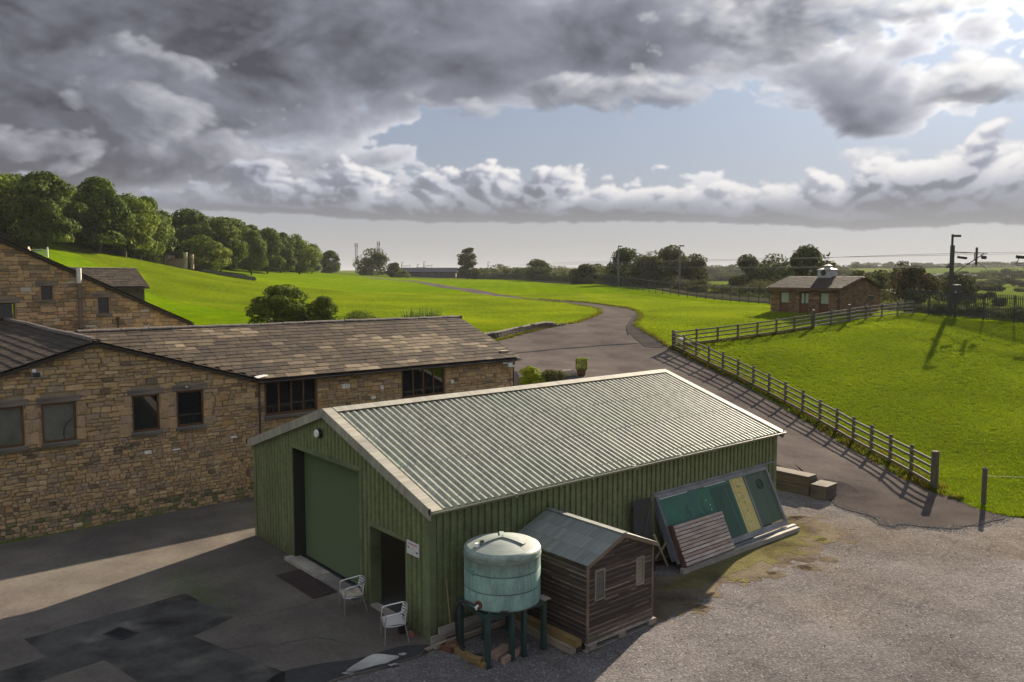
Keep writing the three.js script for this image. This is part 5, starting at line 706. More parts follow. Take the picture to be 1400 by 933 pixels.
{ // old green partition leaning on the shed wall, with what stands before it
  const P = thing('green_partition', 'long old partition of green and yellow boards leaning against the shed', 'partition', yard(17.62, -13.66, 0.20), TURN), L = 5.65, Hh = 2.02, lean = -0.46;
  const q = new THREE.Group(); // everything is laid out upright and then leant back
  const add = (name, g, m) => { (Array.isArray(g) ? g : [g]).forEach((k) => k.rotateX(lean)); return part(name, g, m, P); };
  const greyB = mat(0.19, 0.20, 0.215, { map: TX.grain, rough: 0.8 });
  add('top_rail', [box(L + 0.5, 0.05, 0.30, L / 2 + 0.18, Hh, -0.06), box(L, 0.16, 0.05, L / 2, Hh - 0.1, 0.02)], greyB); add('bottom_rail', box(L, 0.16, 0.06, L / 2, 0.08, 0.02), greyB);
  add('side_rail', box(0.09, Hh - 0.2, 0.22, 0.045, Hh / 2, -0.06), mat(0.13, 0.14, 0.17, { map: TX.grain, rough: 0.8 })); add('side_rail', box(0.09, Hh - 0.2, 0.10, L - 0.045, Hh / 2, 0.0), greyB); add('mullion', box(0.07, Hh - 0.25, 0.07, 4.28, Hh / 2, 0.018), greyB);
  const c = document.createElement('canvas'); c.width = 512; c.height = 256; let x = c.getContext('2d'); const r = rng(12);
  x.fillStyle = '#2c6350'; x.fillRect(0, 0, 512, 256); for (let i = 0; i < 900; i++) { x.fillStyle = `rgba(${20 + r() * 50},${70 + r() * 60},${60 + r() * 40},0.10)`; x.fillRect(r() * 512, r() * 256, 10 + r() * 70, 4 + r() * 40); } x.fillStyle = 'rgba(18,52,40,0.55)'; x.fillRect(350, 20, 150, 236); for (const [a, b, l] of [[150, 60, 40], [160, 84, 30], [262, 62, 46], [270, 96, 24], [230, 110, 14], [400, 60, 60]]) { x.fillStyle = 'rgba(12,34,26,0.55)'; for (let k = 0; k < 5; k++) x.fillRect(a + r() * 8, b + k * l / 5, 6 + r() * 8, l / 7); } x.fillStyle = 'rgba(225,235,220,0.8)'; x.fillRect(300, 60, 5, 6); x.fillRect(318, 84, 6, 7); x.fillRect(318, 104, 6, 6); for (let k = 0; k < 40; k++) { x.fillStyle = 'rgba(200,215,200,0.5)'; x.fillRect(462 + k * 0.35, 30 + k * 5.4, 2, 3 + r() * 3); }
  const tg = new THREE.CanvasTexture(c); tg.colorSpace = THREE.SRGBColorSpace;
  const board = (w, h, x0, y0, z) => new THREE.BoxGeometry(w, h, 0.02).translate(x0 + w / 2, y0 + h / 2, z);
  add('green_board', board(3.45, 1.72, 0.09, 0.15, 0.0), mat(1, 1, 1, { map: tg, rough: 0.45 })).material.color.setRGB(0.9, 0.9, 0.9);
  const c2 = document.createElement('canvas'); c2.width = 96; c2.height = 256; x = c2.getContext('2d'); x.fillStyle = '#d0c482'; x.fillRect(0, 0, 96, 256); for (let i = 0; i < 260; i++) { x.fillStyle = `rgba(${150 + r() * 70},${140 + r() * 50},${60 + r() * 40},0.18)`; x.fillRect(r() * 96, r() * 256, 4 + r() * 22, 2 + r() * 16); } x.strokeStyle = 'rgba(52,58,34,0.75)'; x.lineWidth = 2.4; for (const [yy, sc] of [[38, 1], [62, 0.8], [84, 1], [112, 0.9], [150, 0.6], [196, 0.5]]) { for (let k = 0; k < 6; k++) { x.beginPath(); const a = 36 + r() * 22, b = yy + r() * 16; x.moveTo(a, b); x.lineTo(a + (r() - 0.5) * 22 * sc, b + (r() - 0.3) * 14 * sc); x.stroke(); } } x.strokeStyle = 'rgba(110,104,50,0.8)'; x.beginPath(); x.moveTo(12, 6); x.lineTo(14, 250); x.stroke();
  const ty = new THREE.CanvasTexture(c2); ty.colorSpace = THREE.SRGBColorSpace; add('yellow_board', board(0.70, 1.74, 3.54, 0.14, 0.004), mat(1, 1, 1, { map: ty, rough: 0.6 })).material.color.setRGB(0.85, 0.85, 0.85);
  add('dark_green_board', board(1.22, 1.66, 4.32, 0.2, -0.012), mat(0.048, 0.085, 0.05, { map: TX.streak, rough: 0.5 }));
  const em = []; const ew = (g) => em.push(g.translate(5.02, 1.46, 0.002)); ew(new THREE.TorusGeometry(0.155, 0.02, 6, 28)); ew(new THREE.TorusGeometry(0.11, 0.009, 6, 24)); ew(box(0.02, 0.16, 0.012, -0.035, 0, 0, 0, 0, -0.3)); ew(box(0.02, 0.16, 0.012, 0.035, 0, 0, 0, 0, 0.3)); ew(box(0.09, 0.018, 0.012, 0, -0.02, 0)); add('round_emblem', em, mat(0.015, 0.03, 0.022, { rough: 0.5 }));
  add('edge_trim', [box(1.25, 0.015, 0.03, 0.75, Hh - 0.19, 0.045), box(1.05, 0.015, 0.03, 2.75, Hh - 0.19, 0.045)], MG.white);
  const S = thing('slatted_panel', 'weathered panel of pale wooden slats leaning on the green partition', 'panel', yard(17.66, -13.46, 0.17), TURN), r2 = rng(5);
  const add2 = (name, g, m) => { g.rotateX(lean); part(name, g, m, S); };
  const slatM = [mat(0.40, 0.33, 0.295, { map: TX.grain, rough: 0.9 }), mat(0.36, 0.29, 0.25, { map: TX.grain, rough: 0.9 }), mat(0.44, 0.37, 0.33, { map: TX.grain, rough: 0.9 }), mat(0.32, 0.235, 0.19, { map: TX.grain, rough: 0.9 })];
  for (let k = 0; k < 11; k++) add2('slat', box(2.28, 0.082, 0.022, 1.2 + (r2() - 0.5) * 0.03, 0.05 + k * 0.104, 0.06, 0, 0, (r2() - 0.5) * 0.006), slatM[Math.floor(r2() * 4)]);
  for (const x of [0.07, 1.2, 2.3]) add2('batten', box(0.09, 1.16, 0.07, x, 0.57, 0.0), MY.darkWood); add2('end_board', box(0.03, 1.2, 0.16, 0.02, 0.58, -0.01), mat(0.10, 0.055, 0.04, { map: TX.grain, rough: 0.9 }));
  for (const [a, b, y, L2, m, l] of [[20.5, -13.42, 0.075, 5.9, MY.greyWood, 'front long squared beam under the foot of the green partition'], [20.9, -13.62, 0.085, 5.4, mat(0.20, 0.205, 0.21, { map: TX.grain, rough: 0.8 }), 'rear long grey beam under the foot of the green partition']]) single('long_beam', l, 'beam', [box(L2, 0.15, 0.13, 0, 0, 0)], m, yard(a, b, y), TURN - 0.01, 'long beams under the partition');
  single('prop', 'thin diagonal timber prop behind the left end of the partition', 'prop', [bar([0, 0, 0], [-0.75, 1.1, 0.1], 0.06, 0.04), bar([-0.5, 0, -0.25], [-0.1, 0.75, 0.05], 0.05, 0.04)], MY.wood, yard(17.75, -14.1), TURN);
  const B = thing('black_panel', 'black ledged door panel leaning on the shed wall behind the wooden shed', 'panel', yard(16.42, -14.2), TURN); const bm = mat(0.022, 0.024, 0.028, { map: TX.grain, rough: 0.5 }); for (let k = 0; k < 5; k++) part('plank', box(0.15, 2.06, 0.025, 0.08 + k * 0.155, 1.03, 0, -0.11), bm, B); part('brace', [box(0.76, 0.1, 0.02, 0.39, 1.85, 0.022 - 0.09, -0.11), box(0.76, 0.1, 0.02, 0.39, 0.3, 0.02 + 0.08, -0.11)], bm, B); part('brace', bar([0.08, 0.34, 0.10], [0.7, 1.8, -0.07], 0.08, 0.02), mat(0.03, 0.032, 0.036, { rough: 0.5 }), B);
}
{ // blocks holding back the ramp
  const r = rng(3);
  const bm = [mat(0.080, 0.064, 0.050, { map: TX.stain, rough: 0.95, bump: TX.bump, bs: 0.012 }), mat(0.085, 0.065, 0.047, { map: TX.grain, rough: 0.95, bump: TX.bump, bs: 0.012 }), mat(0.098, 0.080, 0.062, { map: TX.stain, rough: 0.95, bump: TX.bump, bs: 0.012 })];
  const W2 = thing('retaining_wall', 'low retaining wall of brown blocks at the end of the ramp', 'wall', yard(27.55, -15.3), TURN);
  for (let k = 0; k < 2; k++) part('block', rbox(0.55, 0.34, 1.75, 0.03, 0.28, 0.17 + k * 0.345, -0.9 + k * 0.02), bm[k], W2); for (let k = 0; k < 2; k++) part('block', rbox(0.55, 0.34, 1.9, 0.03, 0.28 + 0.02 * k, 0.17 + k * 0.345, -2.78), bm[1 - k], W2); part('coping', rbox(0.62, 0.05, 3.6, 0.015, 0.28, 0.715, -1.85), bm[2], W2);
  single('stone_block', 'big squared brown block at the near end of the retaining wall', 'block', [rbox(0.85, 0.48, 0.62, 0.03, 0, 0.24, 0), rbox(0.9, 0.05, 0.66, 0.015, 0, 0.5, 0)], bm[2], yard(27.86, -14.92), TURN + 0.05);
}
// gravel lying loose on the sheet
{
  const r = rng(99), N = 9000, g = new THREE.IcosahedronGeometry(1, 0), p = g.attributes.position; for (let i = 0; i < p.count; i++) p.setXYZ(i, p.getX(i) * (1 + 0.25 * Math.sin(i * 3.1)), p.getY(i) * 0.6, p.getZ(i)); g.computeVertexNormals();
  const im = new THREE.InstancedMesh(g, mat(0.9, 0.9, 0.9, { rough: 0.9 }), N), m = new THREE.Matrix4(), q = new THREE.Quaternion(), c = new THREE.Color(); let k = 0;
  while (k < N) { const u = r(); let d = 11.5 + 22 * u ** 1.5, x = -5 + r() * 28, z = -d; if (r() < 0.6) { const i = Math.floor(r() * 11), t = r(); x = lerp(LIP[i][0], LIP[i + 1][0], t) + (r() - 0.5) * 0.5; z = lerp(LIP[i][1], LIP[i + 1][1], t) + (r() - 0.4) * 0.45; d = -z; } if (Math.abs(x) > d * 0.72 || !(inside(GRAVEL, x, z) || inside(DRIVE, x, z) && d < 30)) continue; const a = CA * x - SA * z, b = SA * x + CA * z; if (a > 9.9 && b < -14.45) continue; const s = 0.006 + 0.016 * r() ** 3; q.setFromEuler(new THREE.Euler(r() * 6, r() * 6, r() * 6)); m.compose(V3(x, (inside(DRIVE, x, z) ? ground(x, z) + 0.022 : 0) - s * 0.05, z), q, V3(s * (0.8 + r() * 0.6), s * (0.6 + r() * 0.5), s)); im.setMatrixAt(k, m); const v = 0.14 + 0.14 * r() + (r() < 0.07 ? 0.2 : 0); c.setRGB(v * 1.02, v * 0.93, v * 0.86); im.setColorAt(k, c); k++; }
  im.count = k; im.name = 'loose_gravel'; im.userData = { kind: 'stuff', label: 'loose grey gravel stones strewn over the open yard', category: 'gravel' }; im.castShadow = im.receiveShadow = true; scene.add(im);
}

// ---------------------------------------------------------------- fences, the brick hut, the railway
const MF = {
  kerb: mat(0.06, 0.058, 0.056, { rough: 1, specularIntensity: 0 }),
  rail: mat(0.095, 0.083, 0.07, { map: TX.grain, rough: 0.9, bump: TX.grain, bs: 0.003 }), post: mat(0.08, 0.068, 0.056, { map: TX.grain, rough: 0.9, bump: TX.grain, bs: 0.004 }),
  paleRail: mat(0.17, 0.155, 0.14, { map: TX.grain, rough: 0.9 }), palisade: mat(0.018, 0.026, 0.024, { rough: 0.6 }), galv: mat(0.052, 0.051, 0.050, { rough: 0.6, metal: 0.3 }), paleGalv: mat(0.13, 0.125, 0.118, { rough: 0.7 }), wire: mat(0.05, 0.05, 0.05, { rough: 0.6 }),
};
function railFence(name, label, posts, { h = 1.28, rails = [0.25, 0.55, 0.86, 1.14], side = 1, big = [], railMat = MF.rail, pw = 0.11 } = {}) { // posts: [x, z]
  const o = on(posts[0][0], posts[0][1]), g = thing(name, label, 'fence', o), r = rng(posts.length * 7 + 1), P = posts.map(([x, z]) => on(x, z).sub(o));
  P.forEach((p, i) => { const b = big.includes(i), w = b ? 0.2 : pw, hh = b ? h + 0.22 : h + (r() - 0.5) * 0.06, m = part('post', [box(w, hh + 0.3, w, 0, (hh - 0.3) / 2, 0), new THREE.ConeGeometry(w * 0.70, 0.04, 4, 1).rotateY(Math.PI / 4).translate(0, hh + 0.02, 0)], MF.post, g, [p.x, p.y, p.z], [(r() - 0.5) * 0.03, 0, (r() - 0.5) * 0.03]); const q = P[Math.min(i + 1, P.length - 1)].clone().sub(P[Math.max(0, i - 1)]); m.rotation.y = Math.atan2(-q.z, q.x); });
  for (let i = 0; i + 1 < P.length; i++) { const d = P[i + 1].clone().sub(P[i]).setY(0).normalize(), n = V3(-d.z, 0, d.x).multiplyScalar(side * (pw / 2 + 0.02)); for (const y of rails) { const a = P[i].clone().add(n), b = P[i + 1].clone().add(n), ja = y + (r() - 0.5) * 0.03, jb = y + (r() - 0.5) * 0.03, L = a.distanceTo(b), q = part('rail', box(L - 0.008, 0.095, 0.038), railMat, g); a.y += ja; b.y += jb; q.position.copy(a).lerp(b, 0.5); q.quaternion.setFromUnitVectors(V3(1, 0, 0), b.clone().sub(a).normalize()); } }
  return g;
}
const fenceLine = new THREE.CatmullRomCurve3([[16.19, -30.3], [16.06, -36.5], [15.75, -41], [14.29, -48], [13.06, -52.3], [11.58, -57.7]].map(([x, z]) => V3(x, 0, z)));
{
  const pts = fenceLine.getSpacedPoints(16).map((p) => [p.x, p.z]);
  railFence('rail_fence', 'long four-rail timber fence running up beside the tarmac drive', pts, { side: -1, big: [0] });
  const a = [11.58, -57.7], b = [24.53, -66], c = []; for (let k = 0; k <= 7; k++) c.push([lerp(a[0], b[0], k / 7) + 0.12, lerp(a[1], b[1], k / 7)]);
  railFence('rail_fence', 'four-rail timber fence crossing the field towards the brick hut', c, { side: 1, h: 1.22 });
  const e = [36.4, -73], d = []; for (let k = 0; k <= 6; k++) d.push([lerp(b[0] + 0.25, e[0], k / 6), lerp(b[1] - 0.1, e[1], k / 6)]);
  railFence('rail_fence', 'pale weathered timber fence in front of the brick hut gable', d, { side: 1, h: 1.3, big: [0, 2], railMat: MF.paleRail });
  const p = thing('fence_post', 'lone dark timber post at the corner of the gravel and grass', 'post', on(16.95, -28.35)); part('shaft', [box(0.12, 1.5, 0.12, 0, 0.6, 0), new THREE.ConeGeometry(0.085, 0.05, 4).rotateY(Math.PI / 4).translate(0, 1.375, 0)], MF.post, p); part('staple', [box(0.03, 0.02, 0.14, 0, 1.05, 0), box(0.03, 0.02, 0.14, 0, 0.75, 0)], MF.galv, p);
  const q = on(31, -26, 1.05), s = on(16.95, -28.35, 1.05); single('fence_wire', 'thin fence wire running right from the lone timber post', 'wire', tube([[s.x, s.y, s.z], [(s.x + q.x) / 2, (s.y + q.y) / 2 - 0.12, (s.z + q.z) / 2], [q.x, q.y, q.z]], 0.008, 30, 5), MF.galv);
}
const HUT_VC = STONE_VC.clone(); HUT_VC.color.setRGB(0.62, 0.54, 0.50);
{ // brick hut with a white cupola
  const L = 7.6, D = 6.7, E = 2.62, R = 3.62, gy = 4.55, H2 = thing('brick_hut', 'brown stone hut with low slate roof and three doors in the field', 'hut', V3(25.75, gy, -80.2), -0.96);
  const wall = mat(0.10, 0.066, 0.052, { map: TX.fine, rough: 1, bump: TX.bump, bs: 0.02 });
  const doors = [[1.05, 2.1], [3.3, 4.3], [5.45, 6.45]], hs = doors.map(([a, b]) => [a, b, -0.05, 2.2]);
  part('wall', [box(L, 4, 0.3, L / 2, 0.6, -D + 0.15), box(0.3, 4.0, D - 0.7, 0.15, 0.6, -D / 2), box(0.28, 4.0, D - 0.7, L - 0.25, 0.6, -D / 2)], wall, H2);
  { const s = new THREE.Shape([[0, -1.2], [L, -1.2], [L, E], [0, E]].map(([x, y]) => new THREE.Vector2(x, y))); for (const [a, b, c, d] of hs) s.holes.push(new THREE.Path([[a, c], [b, c], [b, d], [a, d]].map(([x, y]) => new THREE.Vector2(x, y)))); part('front_wall', new THREE.ExtrudeGeometry(s, { depth: 0.3, bevelEnabled: false }).translate(0, 0, -0.36), wall, H2); }
  part('gable', prism([[-D, -1.2], [0, -1.2], [0, E], [-D / 2, R - 0.05], [-D, E]], 0.12).rotateY(-Math.PI / 2), wall, H2, [L - 0.0, 0, 0]).rotation.y = 0;
  const hg = new THREE.Group(); layStones({ parent: H2, x0: 0, x1: L, y0: -0.6, top: () => E, holes: hs.map((q) => [q[0], q[1], -1, 2.35]), seed: 61, keep: 0, dark: 0.1, rowH: (y, r) => 0.12 + r() * 0.12, wide: (y, r) => 0.2 + r() * 0.3 });
  const tmp = new THREE.Group(); layStones({ parent: tmp, x0: 0, x1: D, y0: -0.6, top: (x) => E + (1 - Math.abs(x - D / 2) / (D / 2)) * (R - E) - 0.02, seed: 62, keep: 0, dark: 0.1, rowH: (y, r) => 0.12 + r() * 0.12, wide: (y, r) => 0.2 + r() * 0.3 });
  H2.traverse((o) => { if (o.name.startsWith('small_stones')) o.material = HUT_VC; }); const gs = tmp.children[0]; gs.material = HUT_VC; gs.position.set(L + 0.02, 0, 0); gs.rotation.y = Math.PI / 2; H2.add(gs);
  doors.forEach(([a, b], k) => { const f = part('door', [box(b - a - 0.1, 1.05, 0.05, (a + b) / 2, 0.52, -0.2)], mat(0.10, 0.035, 0.02, { rough: 0.5 }), H2); part('door_frame', [box(0.06, 2.15, 0.1, a + 0.03, 1.075, -0.17), box(0.06, 2.15, 0.1, b - 0.03, 1.075, -0.17), box(b - a - 0.12, 0.06, 0.1, (a + b) / 2, 2.15, -0.17)], MH.frame, f); part('glass', k === 1 ? [box(0.32, 0.95, 0.02, (a + b) / 2 - 0.22, 1.55, -0.2), box(0.32, 0.95, 0.02, (a + b) / 2 + 0.22, 1.55, -0.2)] : box(b - a - 0.18, 0.98, 0.02, (a + b) / 2, 1.58, -0.2), mat(0.30, 0.36, 0.31, { rough: 0.12 }), f); part('lintel', box(b - a + 0.3, 0.16, 0.1, (a + b) / 2, 2.29, -0.02), MH.lintel, H2); });
  const k = (R - E) / (D / 2); const slate = mat(0.075, 0.065, 0.058, { map: TX.stain, rough: 0.75, bump: TX.bump, bs: 0.02 });
  const ov = 0.35; plate([[-0.3, E - ov * k, ov], [L + 0.35, E - ov * k, ov], [L + 0.35, R, -D / 2], [-0.3, R, -D / 2]], 0.09, slate, H2); plate([[-0.3, R, -D / 2], [L + 0.35, R, -D / 2], [L + 0.35, E - ov * k, -D - ov], [-0.3, E - ov * k, -D - ov]], 0.09, slate, H2);
  const s2 = Math.hypot(1, k); laySlates({ parent: H2, p: [0, E - ov * k + 0.02, ov], u: [1, 0, 0], v: [0, k / s2, -1 / s2], n: [0, 1 / s2, k / s2], rows: 11, expo: 0.345, wide: 0.5, lo: () => -0.3, hi: () => L + 0.35, keep: 0, seed: 71, toneAt: (x, s, r) => (r() < 0.5 ? 3 : 1) });
  part('fascia', [box(L + 0.65, 0.16, 0.04, L / 2, E - ov * k - 0.08, ov + 0.02), bar([L + 0.37, E - ov * k - 0.06, ov], [L + 0.37, R - 0.06, -D / 2], 0.16, 0.04), bar([L + 0.37, R - 0.06, -D / 2], [L + 0.37, E - ov * k - 0.06, -D - ov], 0.16, 0.04)], mat(0.10, 0.045, 0.03, { rough: 0.6 }), H2);
  part('downpipe', rod([L - 0.1, -0.6, 0.08], [L - 0.1, E - 0.2, 0.08], 0.045), MH.pipe, H2); part('lamp', new THREE.SphereGeometry(0.11, 10, 8).translate(3.15, 2.42, 0.12), MG.white, H2);
  const cu = part('cupola', [box(1.4, 0.8, 1.2, 0, 0.30, 0), box(1.55, 0.08, 1.35, 0, 0.72, 0)], mat(0.36, 0.36, 0.38, { rough: 0.7 }), H2, [4.05, R - 0.06, -D / 2]);
  part('louvre', [new THREE.CylinderGeometry(0.27, 0.27, 0.06, 20).rotateX(Math.PI / 2).translate(-0.05, 0.42, 0.63)], MG.dark, cu); part('cupola_roof', [new THREE.ConeGeometry(1.12, 0.36, 4).rotateY(Math.PI / 4).scale(1, 0.8, 0.86).translate(0, 0.88, 0), box(0.5, 0.22, 0.45, 0, 1.02, 0), new THREE.ConeGeometry(0.45, 0.16, 4).rotateY(Math.PI / 4).translate(0, 1.2, 0)], mat(0.26, 0.26, 0.27, { rough: 0.7 }), cu);
  part('weathervane', [rod([0, 1.4, 0], [0, 2.25, 0], 0.02), rod([-0.25, 1.85, 0], [0.25, 1.85, 0], 0.015), prism([[-0.28, 0.02], [-0.12, 0.12], [-0.02, 0.10], [0.08, 0.2], [0.13, 0.34], [0.2, 0.32], [0.26, 0.24], [0.18, 0.2], [0.2, 0.08], [0.08, -0.06], [-0.06, -0.06], [-0.2, 0.0]], 0.02).translate(0, 2.1, 0)], MG.dark, cu);
  single('step_block', 'pale stone doorstep before the left door of the hut', 'step', box(1.2, 0.3, 0.5, 0, 0, 0), MG.concrete, H2.localToWorld(V3(1.6, -0.05, 0.3)), -0.96);
  const sg = thing('notice_post', 'dark notice board on a post before the hut gable', 'sign', on(31.9, -71.6)); part('post', box(0.09, 1.7, 0.09, 0, 0.85, 0), MF.post, sg); part('board', box(0.5, 0.36, 0.05, 0, 1.75, 0.05), MF.palisade, sg);
}
// palisade fencing along the railway
function palisade(label, line, h, pitch = 17, pw = 0.068) {
  const o = on(line[0][0], line[0][1]), g = thing('palisade_fence', label, 'fence', o), c = new THREE.CatmullRomCurve3(line.map(([x, z]) => V3(x, 0, z))), L = c.getLength(), n = Math.round(L / 2.75), ps = c.getSpacedPoints(n).map((p) => on(p.x, p.z).sub(o)), pales = [], pl = new THREE.BoxGeometry(0.07, h, 0.02);
  ps.forEach((p, i) => { if (i < 120) part('post', box(0.1, h + 0.15, 0.1, 0, h / 2, 0), MF.palisade, g, [p.x, p.y, p.z]); });
  for (let i = 0; i + 1 < ps.length; i++) { const a = ps[i], b = ps[i + 1]; for (const y of [0.35, h - 0.2]) part('rail', bar([a.x, a.y + y, a.z], [b.x, b.y + y, b.z], 0.045, 0.045), MF.palisade, g); for (let k = 0; k < pitch; k++) { const t = k / pitch; pales.push(new THREE.BoxGeometry(pw, h, 0.02).rotateY(Math.atan2(-(b.z - a.z), b.x - a.x)).translate(lerp(a.x, b.x, t), lerp(a.y, b.y, t) + h / 2 + 0.06, lerp(a.z, b.z, t)), new THREE.ConeGeometry(pw / 2, 0.1, 3).translate(lerp(a.x, b.x, t), lerp(a.y, b.y, t) + h + 0.1, lerp(a.z, b.z, t))); } }
  if (pales.length) part('pales', pales, MF.palisade, g).userData.kind = 'stuff';
}
palisade('dark palisade fence along the railway right of the brick hut', [[36.6, -75], [38.6, -70], [41, -64.5], [45, -56], [52, -44]], 2.15);
palisade('dark palisade fence along the railway beyond the far lawn', [[33.5, -92], [30.4, -109], [28.9, -118], [24, -135], [20.6, -155], [20.2, -185], [13, -225], [0.5, -272], [-10, -312], [-19, -350]], 2.2, 9, 0.022);
// electrification masts
function mast(x, z, h, label, { arms = [], lampTop = true, w = 0.28, y } = {}) {
  const b = y === undefined ? on(x, z, -0.2) : V3(x, y, z), m = thing('railway_mast', label, 'mast', b, 0, 'masts along the railway');
  const gm = w > 0.29 ? MF.paleGalv : MF.galv; part('column', [box(w, h * 0.88, w * 0.9, 0, h * 0.44, 0)], gm, m); part('upper_column', [box(w * 0.5, h * 0.16, w * 0.5, -w * 0.15, h * 0.93, 0)], gm, m);
  if (lampTop) part('top_bracket', [box(w * 2.6, w * 0.7, w * 0.7, w * 1.1, h * 0.99, 0)], MF.galv, m);
  part('footing', box(w * 2, 0.4, w * 2, 0, 0.1, 0), MG.concrete, m);
  return m;
}
{
  const m = mast(39.2, -72, 7.55, 'tall grey railway mast with cantilever arms right of the brick hut', { w: 0.28, y: 4.3 });
  part('cantilever', [rod([0.1, 6.05, 0], [3.0, 5.95, 0.2], 0.045), rod([0.1, 4.1, 0], [2.7, 5.9, 0.2], 0.045), rod([1.9, 5.35, 0.15], [3.0, 4.55, 0.2], 0.03), rod([1.9, 5.35, 0.15], [1.9, 6.0, 0.15], 0.035)], MF.galv, m);
  part('insulator', [rod([0.5, 5.62, 0.02], [1.25, 5.52, 0.05], 0.13, 0.13, 10), rod([2.55, 5.6, 0.15], [2.9, 5.55, 0.18], 0.16, 0.16, 10), rod([-1.3, 4.8, 0], [-0.1, 4.85, 0], 0.05), rod([-0.45, 4.7, 0], [-0.1, 4.95, 0], 0.12, 0.12, 8)], MG.blackPlastic, m);
  part('drop_post', [rod([2.05, 4.9, 0.2], [2.05, 6.45, 0.2], 0.10, 0.10, 8)], MF.galv, m); part('equipment_box', box(0.55, 1.7, 0.4, 0.5, 2.3, 0.1), MF.galv, m);
  const n = mast(47.6, -68.2, 7.4, 'railway mast whose arms reach in from beyond the right edge', { w: 0.28, y: 4.2 });
  part('cantilever', [rod([0, 6.1, 0], [-4.2, 6.2, -0.2], 0.05), rod([-0.1, 3.9, 0], [-3.2, 6.1, -0.15], 0.05), rod([-2.4, 5.5, -0.1], [-4.9, 5.05, -0.2], 0.035), rod([-4.9, 5.05, -0.2], [-4.7, 5.5, -0.2], 0.03), rod([-3.0, 5.4, -0.1], [-4.4, 4.6, -0.2], 0.03)], MF.galv, n); part('insulator', [rod([-4.9, 5.65, -0.2], [-4.2, 5.6, -0.2], 0.15, 0.15, 10), rod([-2.5, 6.15, -0.1], [-3.0, 6.17, -0.12], 0.14, 0.14, 10)], MG.blackPlastic, n);
  for (const [x, d, h, l] of [[29.5, 142, 8.4, 'right one of the two slim masts above the hedge left of the hut'], [21.75, 165, 8.4, 'left one of the two slim masts above the hedge left of the hut'], [8.0, 330, 7.6, 'small distant mast standing over the far palisade fence'], [-9.8, 330, 7.2, 'small distant mast just right of the lone dark cedar'], [-36, 330, 6.5, 'tiny mast left of the long low station roof'], [-45, 330, 5.9, 'tiny mast beside the round tree far away'], [-40.5, 345, 5.2, 'tiny mast behind the far end of the lawn road']]) { const k = mast(x, -d, h, l, { w: 0.3 }); if (d > 200) part('arm', [rod([0, h * 0.78, 0], [3.6, h * 0.78, 0], 0.06), rod([0, h * 0.6, 0], [2.4, h * 0.77, 0], 0.05), rod([3.2, h * 0.5, 0], [3.2, h * 0.85, 0], 0.06)], MF.galv, k); }
  // contact and catenary wires
  const spans = [[[60, 10.2, -52], [42.2, 10.15, -71.8], [33.5, 10.7, -118], [26, 11.3, -165], [14, 12.0, -225], [-2, 12.6, -330]], [[60, 9.0, -52], [42.0, 9.0, -71.8], [33.3, 9.4, -118], [25.8, 9.9, -165], [14, 10.6, -225], [-2, 11.2, -330]], [[62, 10.0, -51], [44, 10.3, -70], [36.5, 10.6, -118], [29, 11.1, -165], [17, 11.8, -225], [2, 12.4, -330]], [[52, 9.1, -60], [38, 9.1, -72], [29.3, 9.9, -142], [21.6, 10.7, -165], [8, 12.2, -330]]];
  spans.forEach((p, i) => single('overhead_wire', ['upper overhead wire of the near railway track', 'lower overhead wire of the near railway track', 'overhead wire of the far railway track', 'earth wire strung between the slim railway masts'][i], 'wire', tube(p, 0.022, 120, 5), MF.wire));
  single('railway_bed', 'stone railway bed beyond the palisade fence', 'railway', (() => { const c = new THREE.CatmullRomCurve3([[66, -46], [44, -74], [35, -118], [27.5, -165], [15.5, -225], [0, -330]].map(([x, z]) => V3(x, 0, z))), P = []; for (const p of c.getSpacedPoints(60)) P.push(p); const pos = []; for (let i = 0; i + 1 < P.length; i++) { const a = P[i], b = P[i + 1], d = b.clone().sub(a).normalize(), n = V3(-d.z, 0, d.x); const q = (p, s, up) => { const w = p.clone().addScaledVector(n, s); return [w.x, ground(p.x, p.z) + up, w.z]; }; for (const [s0, u0, s1, u1] of [[-5, -0.3, -3.6, 0.35], [-3.6, 0.35, 3.6, 0.35], [3.6, 0.35, 5, -0.3]]) pos.push(...q(a, s0, u0), ...q(a, s1, u1), ...q(b, s1, u1), ...q(a, s0, u0), ...q(b, s1, u1), ...q(b, s0, u0)); } const g = new THREE.BufferGeometry(); g.setAttribute('position', new THREE.Float32BufferAttribute(pos, 3)); g.computeVertexNormals(); g.setAttribute('uv', new THREE.Float32BufferAttribute(pos.filter((_, i) => i % 3 !== 1), 2)); return g; })(), mat(0.055, 0.055, 0.035, { map: TX.gravel, rough: 1, specularIntensity: 0, side: DS })).userData.kind = 'structure';
}
const DARK_STONE = [[0.07, 0.058, 0.045], [0.085, 0.07, 0.052], [0.06, 0.052, 0.044]].map(([r, g, b]) => mat(r, g, b, { map: TX.fine, rough: 1, bump: TX.bump, bs: 0.012 }));
